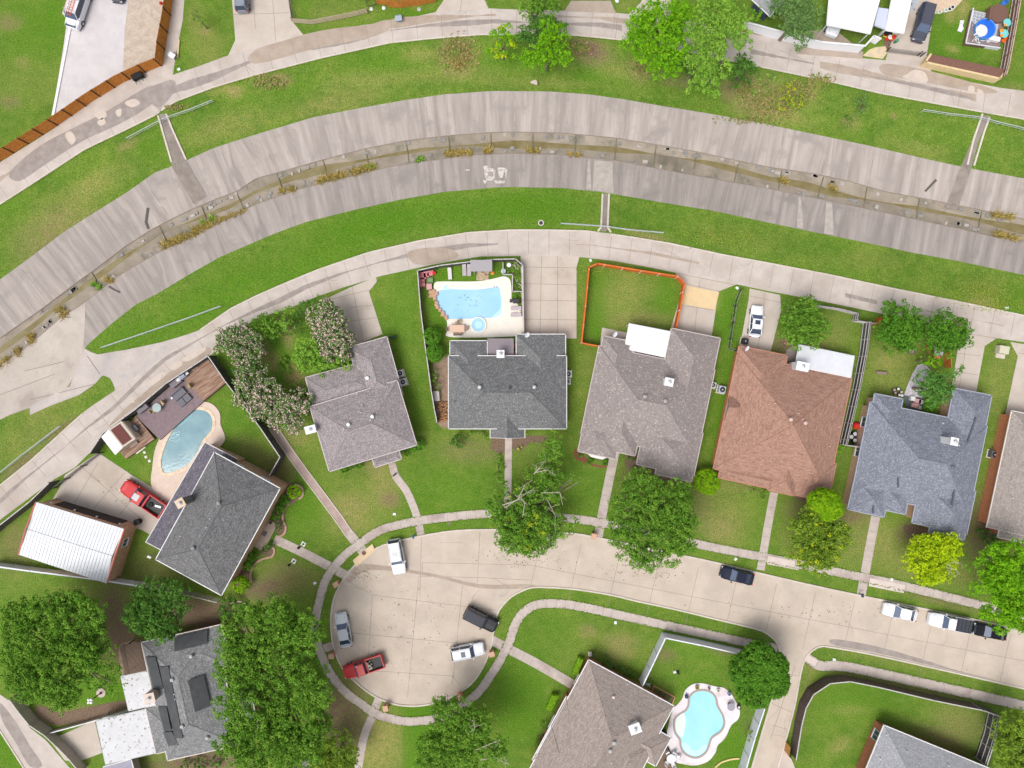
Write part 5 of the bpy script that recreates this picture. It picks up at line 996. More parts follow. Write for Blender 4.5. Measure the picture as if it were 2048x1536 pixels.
fence('curved dark board fence with pale cap round the corner lawn', [(1592,1520),(1596,1495),(1603,1452),(1612,1416),(1627,1389),(1660,1367),(1700,1363),(1755,1374),(1868,1401),(1967,1421)], 2.2, mat('very_dark_fence', (0.085,0.06,0.055), (0.13,0.10,0.09), scale=3, fine=.2), GREYWOOD, None, side=1)
fence('dark fence with pale rails closing the east side of the corner lawn', [(1967,1421),(2000,1433),(1990,1480),(1973,1532)], 2.4, DARKWOOD, GREYWOOD, GREYWOOD, 'rails', side=-1)
fence('new golden wooden gate at the foot of the curved dark fence', [(1581,1495),(1578,1513),(1592,1528)], 1.8, mat('golden_wood', (0.52,0.28,0.09), (0.44,0.22,0.06), scale=2, fine=.15), None, None, name='wooden_gate', cat='gate')
fence('white panel fence below the white-roofed garage', [(-20,1131),(60,1142),(140,1152),(215,1162),(284,1173)], 1.7, VINYL, VINYL, VINYL, 'panel', capw=.2)
fence('weathered grey lattice fence from the white fence to the charcoal roof corner', [(284,1173),(340,1184),(390,1194),(434,1205)], 1.7, mat('grey_lattice', (0.24,0.22,0.23)), GREYWOOD, GREYWOOD, 'slats', capw=.12)
fence('beige panel fence along the lane at the lower left corner', [(18,1398),(38,1425),(58,1450),(88,1470)], 1.8, BEIGEV, GREYWOOD, BEIGEV, 'panel')
fence('beige sliding gate across the lower left drive', [(88,1470),(112,1492),(135,1515),(160,1545)], 1.6, BEIGEV, GREYWOOD, BEIGEV, 'panel', name='sliding_gate', cat='gate')
fence('low pale wall between the dry border and the carport drive', [(100,1466),(170,1447),(255,1422)], .9, BEIGEV, WHITE, None, 'panel', name='garden_wall', cat='wall')
fence('open wooden ranch-rail fence by the lawn at the top edge', [(582,37),(622,40),(660,33),(700,25),(733,17)], 1.3, mat('pale_rail_wood', (0.50,0.40,0.30)), None, mat('post_brown', (0.16,0.11,0.08)), 'slats')
fence('dark iron fence beside the wide drive at the top edge', [(574,-20),(578,10),(583,36)], 1.3, BLK_, None, None, 'iron', name='iron_fence')
fence('short rusty-red board fence at the top edge by the white scraps', [(748,-10),(754,8),(776,10)], 1.8, CEDAR, None, None, base=True)
fence('longer rusty-red board fence at the top edge beside the blue bin', [(776,14),(800,16),(840,11),(872,4)], 1.8, BROWNWOOD if False else CEDAR, None, BROWNWOOD, base=True)
fence('bright white panel wall below the grey-green tree, top right', [(1490,42),(1498,46),(1560,63),(1640,84),(1730,92)], 2.0, mat('white_wall_paint', (0.80,0.81,0.86)), WHITE, None, 'panel', name='white_wall', cat='wall', capw=.25)
fence('white panel return wall by the yellow rock patch', [(1730,92),(1748,72),(1762,78)], 1.5, mat('white_wall_paint', (0.8,0.8,0.86)), WHITE, None, 'panel', name='white_wall', cat='wall', capw=.25)
fence('dark brown board fence at the right edge behind the blue pool', [(2046,-30),(2033,50),(2018,130),(2012,150)], 2.0, BROWNWOOD, mat('tan_cap_wood', (0.50,0.34,0.25)), BROWNWOOD, 'rails', base=False, side=-1)
fence('black chain-link drive gate in front of the dark minivan', [(1781,96),(1851,105)], 1.3, BLK_, None, BLK_, 'iron', name='chain_link_gate', cat='gate', step=4.5)
fence('thin wooden gate bar between terracotta and blue grey houses', [(1694,890),(1716,894)], 1.5, BROWNWOOD, None, None, name='wooden_gate', cat='gate') if False else None
# white metal handrails along the channel lots
def rail(label, pts, h=1.0, group=None, zf=None, m=METAL):
    zf = zf or bank_z
    Q = [P(x, y, zf(x, y)+h) for x, y in pts]; t = thing('pipe_railing', label, 'railing', tuple(Vector((Q[0].x, Q[0].y, Q[0].z-h))), 'pipe railings along the channel banks')
    MB().path(Q, .055).build('top_rail', m, t); MB().path([q-Vector((0,0,.45)) for q in Q], .03).build('lower_rail', m, t)
    for a, b in zip(Q, Q[1:]):
        n = max(1, int((b-a).length/3))
        for i in range(n): p = a.lerp(b, i/n); MB().tube(p, p-Vector((0,0,h+.1)), .045).build('post', m, t)
RAILM = mat('pale_pipe_rail', (0.42,0.46,0.47), rough=.5)
rail('galvanised pipe railing left of the upper-left flume', [(252,276),(320,240)], m=RAILM); rail('galvanised pipe railing right of the upper-left flume', [(322,238),(380,218),(424,200)], m=RAILM)
rail('pipe railing crossing the upper-right flume', [(1848,219),(1900,227),(1955,233),(2048,256),(2090,268)], m=RAILM)
rail('pale pipe railing across the middle flume below the channel', [(1122,446),(1210,452),(1260,459),(1328,465)], m=RAILM)
rail('long pale pipe railing on the grass tongue above the concrete apron', [(201,695),(290,665),(380,634),(440,612)], m=RAILM)
rail('pipe railing on the lower-left grass bank', [(-20,960),(40,912),(119,852)], m=RAILM)

# ================================================================ POOLS
def pool(label, deck, water, wm, coping=None, cw_=0.35, deckm=C_POOL, steps=(), name='swimming_pool'):
    dp = smooth_pts(deck, 5); wp = smooth_pts(water, 5); W = XY(wp)
    cx = sum(p[0] for p in W)/len(W); cy = sum(p[1] for p in W)/len(W)
    t = thing(name, label, 'pool', (cx, cy, 0))
    MB().poly(XY(dp), -.02, .10, [W]).build('pool_surround', deckm, t)
    n = len(W); out = []
    for i in range(n):
        a = Vector((*W[(i-1) % n], 0)); b = Vector((*W[(i+1) % n], 0)); u = (b-a).normalized(); nn = Vector((u.y, -u.x, 0)); p = Vector((*W[i], 0))
        if (p+nn*.2-Vector((cx, cy, 0))).length < (p-nn*.2-Vector((cx, cy, 0))).length: nn = -nn
        out.append(((p+nn*cw_).x, (p+nn*cw_).y))
    MB().poly(out, .05, .145, [W]).build('coping', coping or WHITE, t)
    MB().poly(W, None, .07).build('water', wm, t)
    for k, (s_, m_) in enumerate(steps): MB().poly(XY(smooth_pts(s_, 4)), None, .073+.003*k).build('pool_step', m_, t)
    return t
W_TEAL = water_mat('pool_teal', (0.10,0.225,0.28), (0.19,0.32,0.36), scale=.35); W_BLUE = water_mat('pool_blue', (0.27,0.52,0.75), (0.36,0.60,0.80), scale=.3, wave=.06); W_TURQ = water_mat('pool_turquoise', (0.29,0.62,0.66), (0.38,0.70,0.73), scale=.3, wave=.06)
STEP_T = water_mat('step_teal', (0.17,0.36,0.42), (0.2,0.38,0.43)); STEP_B = water_mat('step_blue', (0.42,0.66,0.86), (0.46,0.7,0.88), wave=.05); STEP_Q = water_mat('step_turquoise', (0.45,0.78,0.78), (0.5,0.82,0.80), wave=.05); SHELF = water_mat('shelf_pale', (0.62,0.76,0.66), (0.66,0.8,0.7), wave=.03)
t1 = pool('teal kidney-shaped pool between the wooden decks and the brick house', [(322,815),(352,808),(400,803),(425,808),(440,826),(442,850),(451,875),(442,892),(425,905),(380,990),(340,1010),(305,975),(306,930),(312,895),(330,850)], [(345,835),(380,821),(405,820),(420,828),(426,845),(422,862),(407,880),(400,895),(395,905),(378,928),(355,940),(335,946),(326,940),(323,925),(327,905),(336,880),(347,860),(356,847)], W_TEAL, mat('pool_coping_sand', (0.68,0.56,0.44), (0.60,0.42,0.27), scale=3, contrast=(.5,.6)), .45, C_POOL2, [([(356,843),(368,832),(385,826),(380,836),(366,848),(357,852)], STEP_T)])
MB().path([tuple(P(x, y, .10)) for x, y in smooth_pts([(340,873),(352,865),(361,864),(352,874),(340,877),(345,881),(356,882),(361,876),(357,869),(350,870),(348,864)], 4, False)], .035, 5).build('cleaner_hose', mat('hose_pale', (0.55,0.75,0.80)), t1)
t2 = pool('light blue rectangular freeform pool with cream deck behind the slate roof', [(870,566),(885,563),(950,563),(985,558),(1008,553),(1020,560),(1023,580),(1024,600),(1036,610),(1046,640),(1042,668),(1000,674),(900,674),(895,660),(893,640),(880,622),(872,600),(868,580)], [(874,585),(888,579),(889,572),(900,572),(903,578),(955,579),(985,575),(993,572),(999,576),(1002,590),(1004,615),(1003,627),(988,635),(950,637),(900,638),(893,634),(880,617),(874,602)], W_BLUE, mat('coping_cream', (0.78,0.75,0.70)), .3, C_POOL, [([(1003,603),(1004,627),(988,635),(983,635),(1000,618)], STEP_B), ([(889,573),(899,573),(902,579),(888,580)], STEP_B)])
rb = MB(); rr_ = random.Random(3)
for (x, y) in [(871,597),(872,605),(874,613),(879,621),(885,628),(891,635),(862,592),(866,588),(868,594),(873,588),(863,586),(868,583)]:
    for _ in range(2): rb.box(P(x+rr_.uniform(-2,2), y+rr_.uniform(-2,2), .2), (rr_.uniform(.3,.6), rr_.uniform(.3,.5), rr_.uniform(.2,.45)), rr_.uniform(0, 3))
rb.build('rock_edge', mat('orange_rock', (0.55,0.33,0.22), (0.40,0.24,0.16), scale=3), t2)
sp = thing('hot_tub', 'round blue spa at the lower edge of the rectangular pool', 'hot tub', P(957,650))
MB().lathe(P(957,650,.0), [(1.15,0),(1.15,.30),(.98,.32),(.98,.2)], 30).build('rim', mat('coping_cream', (0.78,0.75,0.70)), sp)
MB().lathe(P(957,650,.0), [(.9,.1),(.98,.26),(.5,.262)], 30).build('water', W_BLUE, sp); MB().lathe(P(957,650,.0), [(.45,.2),(.5,.268),(.3,.27)], 24).build('seat_ring', STEP_B, sp)
t3 = pool('turquoise freeform pool with pale shelf and curved steps beside the tan roof', [(1345,1420),(1355,1408),(1365,1395),(1370,1380),(1385,1368),(1405,1366),(1430,1372),(1447,1375),(1460,1385),(1470,1400),(1479,1420),(1476,1437),(1462,1450),(1450,1475),(1435,1490),(1430,1505),(1415,1522),(1390,1530),(1365,1527),(1350,1522),(1340,1500),(1333,1470)], [(1350,1441),(1358,1430),(1372,1421),(1378,1410),(1380,1394),(1390,1384),(1405,1381),(1420,1385),(1429,1395),(1433,1412),(1443,1430),(1446,1446),(1440,1460),(1422,1473),(1416,1488),(1410,1502),(1398,1511),(1385,1512),(1370,1504),(1363,1492),(1361,1478),(1351,1462)], W_TURQ, mat('coping_brick', (0.36,0.29,0.28)), .28, mat('pool_deck_white', (0.72,0.68,0.72), (0.66,0.60,0.63), scale=.8, fine=.04, stain=(.50,.42,.42), stain_scale=.3),
  [([(1351,1441),(1358,1430),(1367,1425),(1371,1440),(1369,1458),(1364,1474),(1352,1462)], SHELF), ([(1363,1486),(1375,1487),(1384,1499),(1395,1500),(1403,1491),(1414,1489),(1409,1502),(1397,1511),(1384,1512),(1370,1504)], STEP_Q)])

# ================================================================ DECKS and yard things of House A
DW = mat('deck_boards_warm', (0.22,0.125,0.085), (0.47,0.34,0.26), scale=1.0, detail=6, fine=0.15, contrast=(.42,.72), stretch=(2.2,.16,1), rot=R(35)); DV = mat('deck_violet', (0.20,0.15,0.165), (0.25,0.19,0.205), scale=2)
decking('wooden_deck', 'weathered brown wooden deck in the top corner by the black fence', [(416,718),(452,765),(407,802),(362,752)], .75, 22, DW)
decking('wooden_deck', 'violet-brown composite deck next to the teal pool', [(272,832),(372,745),(407,803),(320,880)], .5, 34, DV)
decking('wooden_deck', 'weathered wooden deck under the cream shed', [(222,882),(272,832),(309,878),(252,918)], .6, 24, DW)
def pbox(name, label, cat, px, py, size, rz, m, z=0.0, m2=None, group=None, lid='lid'):
    t = thing(name, label, cat, P(px, py, z), group); c = P(px, py, z); MB().box(c+Vector((0,0,size[2]/2)), size, rz).build('body', m, t)
    MB().box(c+Vector((0,0,size[2]+.03)), (size[0]+.08, size[1]+.08, .06), rz).build(lid, m2 or m, t); return t
sh = thing('garden_shed', 'small cream shed with maroon and white roof panels on the lower wooden deck', 'shed', P(252,872))
cc = P(252,872,.6); MB().box(cc+Vector((0,0,.75)), (3.4, 2.9, 1.5), R(38)).build('wall', mat('cream_siding', (0.60,0.50,0.40), (0.52,0.43,0.35), scale=2), sh)
def rot2(c, x, y, z, a): return Vector((c.x+x*math.cos(a)-y*math.sin(a), c.y+x*math.sin(a)+y*math.cos(a), c.z+z))
ra = R(38); pm_ = MB(); pm_.add([rot2(cc,-2.1,-1.6,1.45,ra), rot2(cc,-.3,-1.6,2.1,ra), rot2(cc,-.3,1.6,2.1,ra), rot2(cc,-2.1,1.6,1.45,ra), rot2(cc,-2.1,-1.6,1.38,ra), rot2(cc,-.3,-1.6,2.0,ra), rot2(cc,-.3,1.6,2.0,ra), rot2(cc,-2.1,1.6,1.38,ra)], [(0,1,2,3),(0,4,5,1),(3,2,6,7),(0,3,7,4)])
pm_.build('roof', mat('white_shed_roof', (0.70,0.66,0.66)), sh)
pm_ = MB(); pm_.add([rot2(cc,-.28,-1.6,2.1,ra), rot2(cc,1.6,-1.6,1.62,ra), rot2(cc,1.6,1.6,1.62,ra), rot2(cc,-.28,1.6,2.1,ra)], [(0,1,2,3)]); pm_.build('roof', mat('cream_roof_edge', (0.60,0.53,0.45)), sh)
pm_ = MB(); pm_.add([rot2(cc,-.1,-1.35,2.13,ra), rot2(cc,1.25,-1.35,1.78,ra), rot2(cc,1.25,1.35,1.78,ra), rot2(cc,-.1,1.35,2.13,ra)], [(0,1,2,3)]); pm_.build('roof_panel', mat('maroon_panel', (0.16,0.055,0.05)), sh)
GB = mat('grey_box', (0.20,0.18,0.20)); GC = mat('grey_cushion', (0.15,0.145,0.17))
pbox('storage_box', 'grey deck box beside the shed on the lower wooden deck', 'box', 273,857, (.8,.8,.6), R(40), GC, .6)
pbox('storage_box', 'long violet-grey deck box against the fence left of the glass table', 'box', 290,816, (1.6,.8,.8), R(38), GB, .5)
pbox('storage_box', 'violet-grey deck box against the fence below the grill', 'box', 356,765, (1.6,.8,.8), R(38), GB, .5)
pbox('wooden_steps', 'small slatted steps on the deck in front of the cream shed', 'steps', 269,887, (1.1,.6,.25), R(38), mat('step_wood', (0.33,0.25,0.22)), .6)
pbox('concrete_step', 'pale step at the lower edge of the shed deck', 'step', 282,899, (1.5,.35,.12), R(38), mat('pale_step', (0.66,0.62,0.58)), 0)
for (x, y, s) in ((289,905,'first'),(292,914,'second'),(299,922,'third')): tag(MB().box(P(x,y,.03), (.34,.34,.06), R(20)).build('stepping_stone', mat('pale_step', (0.66,0.62,0.58))), 'pale stepping stone, %s of three leading down from the shed deck' % s, 'stepping stone', 'stepping stones below the shed deck')
def round_table(label, px, py, r, z, m, h=.72):
    t = thing('round_table', label, 'table', P(px, py, z)); c = P(px, py, z)
    MB().lathe(c, [(r,h),(r,h+.03),(r*.3,h+.035)], 24).build('tabletop', m, t); MB().tube(c, c+Vector((0,0,h)), .05).build('pedestal', DARKM, t); MB().lathe(c, [(.3,0),(.3,.03),(.05,.05)], 12).build('base', DARKM, t); return t
round_table('round glass table on the violet deck', 319,815, .62, .5, mat('glass_top', (0.28,0.36,0.37), (0.34,0.42,0.42), scale=4, rough=.2))
def chair(name, label, px, py, rz, z, m, w=.55, cat='chair', group=None, src=None):
    t = thing(name, label, cat, P(px, py, z), group); c = P(px, py, z)
    def b(nm, x, y, zz, s, mm=m): MB().box(rot2(c, x, y, zz, rz), s, rz).build(nm, mm, t)
    b('seat', 0, 0, .42, (w, w, .07)); b('backrest', -w*.46, 0, .70, (.06, w, .5)); 
    for sx in (-1, 1):
        for sy in (-1, 1): b('leg', sx*w*.42, sy*w*.42, .19, (.05, .05, .38))
    for sy in (-1, 1): b('armrest', 0, sy*w*.5, .62, (w*.85, .05, .04))
    return t
TANC = mat('tan_chair', (0.46,0.36,0.22)); 
chair('patio_chair', 'tan patio chair above the glass table on the violet deck', 328,806, R(225), .5, TANC); chair('patio_chair', 'tan folding chair left of the glass table', 309,822, R(30), .5, TANC); chair('patio_chair', 'tan chair at the corner of the top wooden deck', 382,772, R(210), .6, mat('tan_chair2', (0.34,0.25,0.12)))
so_ = thing('outdoor_sofa', 'grey sectional daybed on the violet deck', 'sofa', P(367,792,.5)); c = P(365,794,.5)
for (x, y, s, nm) in ((-.5,0,(.95,2.0,.38),'seat'),(.62,.55,(1.0,.95,.38),'seat'),(.62,-.5,(1.0,.95,.38),'seat'),(-1.02,0,(.16,2.0,.7),'backrest')): MB().box(rot2(c, x, y, s[2]/2, R(-50)), s, R(-50)).build(nm, GC, so_)
gr = thing('barbecue_grill', 'blue-grey barbecue grill at the corner of the top wooden deck', 'grill', P(372,750,.7)); c = P(370,753,.6)
for (x, s, nm, m_) in ((0,(.9,.6,.9),'firebox',mat('steel_blue', (0.30,0.34,0.42), rough=.4)),(.75,(.5,.5,.06),'side_shelf',METAL),(-.75,(.5,.5,.06),'side_shelf',METAL)): MB().box(rot2(c, x, 0, .45 if nm == 'firebox' else .8, R(38)), s, R(38)).build(nm, m_, gr)
MB().box(rot2(c, 0, .05, 1.0, R(38)), (.9,.5,.2), R(38)).build('hood', mat('steel_blue', (0.30,0.34,0.42), rough=.4), gr)
tag(MB().lathe(P(346,796,.5), [(.16,0),(.18,.2),(.16,.34),(.05,.36)], 12).build('side_stool', WHITE), 'small white round stool beside the grey daybed', 'stool')
# yard of House C
RED_C = mat('pink_red_cushion', (0.55,0.16,0.18), (0.62,0.28,0.30), scale=2)
sf = thing('outdoor_sofa', 'red and pink cushioned corner sofa in the fence corner by the pool', 'sofa', P(845,552)); 
for (x, y, s) in ((846,553,(.9,.8)),(853,550,(.75,.7)),(860,547,(.75,.7)),(844,561,(.75,.7)),(845,569,(.75,.65))): MB().box(P(x,y,.24), (*s,.45), R(8)).build('cushion', RED_C, sf)
MB().box(P(853,545,.4), (2.0,.16,.7), R(10)).build('backrest', RED_C, sf); MB().box(P(840,563,.4), (.16,1.6,.7), R(5)).build('backrest', RED_C, sf)
pbox('patio_ottoman', 'pink square ottoman beside the rock edge of the pool', 'ottoman', 859,574, (.7,.75,.4), R(3), mat('pink_cushion', (0.60,0.33,0.34)))
pbox('side_table', 'low green square table in front of the red corner sofa', 'table', 861,561, (.7,.6,.35), R(2), mat('green_top', (0.18,0.26,0.14)))
tag(MB().lathe(P(869,547,.0), [(.05,0),(.28,.35),(.26,.5),(.08,.55)], 10).build('beach_ball', mat('bright_red', (0.55,0.03,0.02))), 'bright red ball at the end of the red corner sofa', 'ball')
LG = mat('lounger_grey', (0.43,0.38,0.41)); LW = mat('lounger_white', (0.58,0.56,0.56))
def lounger(label, px, py, rz, m, L=1.75, w=.55, z=0.0, legs=DARKM, wfull=None):
    t = thing('sun_lounger', label, 'sun lounger', P(px, py, z), 'sun loungers round the pool'); c = P(px, py, z)
    MB().box(rot2(c, -.25*L/1.75, 0, .33, rz), (L*.66, w, .09), rz).build('seat', m, t)
    MB().box(rot2(c, L*.33, 0, .43, rz), (L*.32, w, .08), rz, (0, -R(28))).build('backrest', m, t)
    for sx in (-.42, .36):
        for sy in (-.42, .42): MB().box(rot2(c, sx*L, sy*w, .14, rz), (.05,.05,.28), rz).build('leg', legs, t)
lounger('white sun lounger standing alone on the grass above the pool', 900,548, R(94), LW)
lounger('left of two pink-grey loungers side by side on the grass', 929,541, R(92), LG); lounger('right of two pink-grey loungers, next to the grey pergola', 938.5,541, R(91), LG)
lounger('upper pink-grey lounger on the cream deck by the drive fence', 1032,617, R(0), LG, 1.6); lounger('lower pink-grey lounger on the cream deck by the drive fence', 1032,630, R(0), LG, 1.6)
g2 = thing('barbecue_grill', 'black barbecue grill against the drive fence by the loungers', 'grill', P(1033,603)); c = P(1033,603)
MB().box(c+Vector((0,0,.45)), (1.0,.6,.8)).build('firebox', BLACK, g2); MB().box(c+Vector((0,0,.95)), (.8,.5,.2)).build('hood', DARKM, g2); MB().box(c+Vector((-.75,0,.8)), (.45,.5,.05)).build('side_shelf', DARKM, g2)
dt = thing('dining_table', 'long pink-tan outdoor dining table on the cream deck', 'table', P(915,658)); c = P(915,658)
MB().box(c+Vector((0,0,.72)), (2.1,1.05,.06)).build('tabletop', mat('tan_table', (0.62,0.43,0.33)), dt)
for sx in (-1,1):
    for sy in (-1,1): MB().box(c+Vector((sx*.95,sy*.45,.34)), (.08,.08,.68)).build('leg', DARKM, dt)
WK = mat('wicker', (0.27,0.20,0.17), (0.36,0.28,0.24), scale=5)
for (x, y, a, lb) in ((897,659,0,'left end of'),(932,657,180,'right end of'),(915,648,270,'upper side of'),(911,668,90,'lower left side of'),(920,668,90,'lower right side of')): chair('wicker_chair', 'brown wicker chair at the %s the dining table' % lb, x, y, R(a), .1, WK, .5, group='wicker chairs round the dining table')
chair('wicker_chair', 'tan wicker chair turned away behind the dining table', 919,644, R(300), .1, TANC, .5, group='wicker chairs round the dining table')
fp = tag(MB().box(P(965,550,.04), (1.7,1.5,.1)).build('flagstone_path', mat('flagstone', (0.52,0.42,0.30), (0.36,0.26,0.17), scale=3, spk=(0.25,0.18,0.12), spk_scale=2.2, spk_lim=.8)), 'tan flagstone landing between pergola and pool', 'paving')
tag(MB().lathe(P(985,546,.1), [(.1,0),(.3,.1),(.1,.2)], 10).build('garden_toy', mat('orange_toy', (0.6,0.25,0.05))), 'small orange kayak-shaped toy beside the grey pergola', 'toy')
round_table('small white round table in the planted corner by the drive', 1018,532, .32, 0, WHITE)
tag(MB().lathe(P(1007,543,.0), [(.3,.0),(.38,.25),(.34,.5),(.2,.52)], 12).build('plant_pot', mat('pale_blue_pot', (0.45,0.50,0.60))), 'pale blue oval pot in the planted corner by the drive', 'pot')
for (x, y, lb) in ((1032,532,'pale driftwood tangle in the upper pool garden bed'),(1035,571,'pale bleached driftwood stems in the lower pool garden bed')):
    mb = MB(); q = random.Random(int(x+y))
    for _ in range(9): a = P(x+q.uniform(-5,5), y+q.uniform(-8,8), .1); mb.tube(a, a+Vector((q.uniform(-.5,.5), q.uniform(-.6,.6), q.uniform(.1,.4))), .05, .02, 5)
    tag(mb.build('driftwood', mat('driftwood', (0.60,0.56,0.50))), lb, 'driftwood')
# firewood, box and notch furniture
fw = MB(); q = random.Random(11)
for i in range(70): 
    x = q.uniform(878,894); y = q.uniform(803,842); a = q.uniform(-.6,.6); c = P(x, y, q.uniform(.1,.5)); u = Vector((math.cos(a), math.sin(a), 0))*.28; fw.tube(c-u, c+u, q.uniform(.06,.11), n=6)
tag(fw.build('firewood_pile', mat('firewood', (0.46,0.24,0.11), (0.20,0.12,0.08), scale=3, contrast=(.4,.6))), 'pile of split firewood against the west side of the slate-roofed house', 'firewood')
pbox('utility_box', 'pale grey slatted box in the dirt side yard', 'box', 874,792, (.75,1.3,.7), R(4), GREYWOOD)
OR = mat('orange_cushion', (0.62,0.17,0.02))
for (y, k) in ((691,'upper'),(705,'lower')):
    t = chair('cushioned_chair', '%s pale chair with orange cushion in the patio notch' % k, 1024, y, R(180), 0, LW, .6)
    MB().box(P(1030,y,.55), (.35,.5,.1)).build('cushion', OR, t)
pbox('patio_table', 'pale square patio table between the two orange-cushioned chairs', 'table', 1021,698, (.6,.5,.4), 0, LW)
pbox('patio_heater_box', 'tilted dark square canopy in the patio notch', 'canopy', 980,695, (.9,.8,.3), R(30), DARKM, 2.0, WHITE) if False else None
# AC units
def ac(label, px, py, rz=0.0, s=.85, m=None):
    m = m or mat('ac_white', (0.62,0.64,0.67)); t = thing('air_conditioner', label, 'air conditioner', P(px, py), 'air conditioning units'); c = P(px, py)
    MB().box(c+Vector((0,0,.05)), (s+.3, s+.3, .1), rz).build('pad', C_KERB, t); MB().box(c+Vector((0,0,.5)), (s,s,.8), rz).build('case', m, t)
    MB().lathe(c+Vector((0,0,.9)), [(s*.40,0),(s*.40,.02),(s*.12,.03)], 16).build('fan_grille', BLACK, t); MB().lathe(c+Vector((0,0,.93)), [(s*.14,0),(s*.12,.04),(.02,.05)], 10).build('fan_hub', METAL, t)
ac('upper of two units east of the mauve roof', 802,747, R(15)); ac('lower of two units east of the mauve roof', 808,764, R(15)); ac('larger white unit beside the slate roof', 1136,748); ac('small white unit beside the slate roof', 1135,763, 0, .65)
ac('unit tucked against the east eave of the speckled roof', 1423,770, R(-12), .75); ac('boxy blue-grey unit on the grass west of the terracotta roof', 1441,779, R(-12), .95, mat('ac_blue', (0.42,0.48,0.58)))
ac('dark unit beside the orange brick wall at the right', 1981,908, R(-12), .95, mat('ac_dark', (0.12,0.13,0.15))); ac('black unit at the back corner of the terracotta roof', 1487,683, R(-12), .8, BLACK)
# ================================================================ VEHICLES
TYRE = mat('tyre_rubber', (0.018,0.018,0.02), rough=.8); RIM = mat('rim_metal', (0.42,0.43,0.45), rough=.35, metal=.6)
CGLASS = mat('car_glass', (0.035,0.05,0.085), rough=.08, spec=.8); WSHIELD = mat('windshield_glass', (0.07,0.10,0.17), rough=.12, spec=.8); HEADL = mat('headlight_lens', (0.62,0.66,0.70), rough=.15); TAILL = mat('tail_light_lens', (0.42,0.02,0.02), rough=.2)
def paint(name, c): return mat(name, c, rough=.35, spec=.25)
SEAM = mat('panel_seam', (0.02,0.02,0.025))
def loft(mb, stations):
    """stations: (x, halfwidth, zbottom, zside, ztop)"""
    ring = []
    for (x, hw, zb, zs, zt) in stations:
        ring.append([(x,-hw*.90,zb),(x,-hw,zb+.18),(x,-hw,zs-.12),(x,-hw*.95,zs),(x,-hw*.72,zt),(x,0,zt+.02),(x,hw*.72,zt),(x,hw*.95,zs),(x,hw,zs-.12),(x,hw,zb+.18),(x,hw*.90,zb)])
    n = 11; vs = [p for r in ring for p in r]; fs = []
    for j in range(len(ring)-1):
        for i in range(n-1): fs.append((j*n+i, j*n+i+1, (j+1)*n+i+1, (j+1)*n+i))
        fs.append((j*n+n-1, j*n, (j+1)*n, (j+1)*n+n-1))
    fs.append(tuple(range(n-1, -1, -1))); fs.append(tuple(range((len(ring)-1)*n, len(ring)*n)))
    mb.add(vs, [tuple(reversed(f)) for f in fs]); return mb
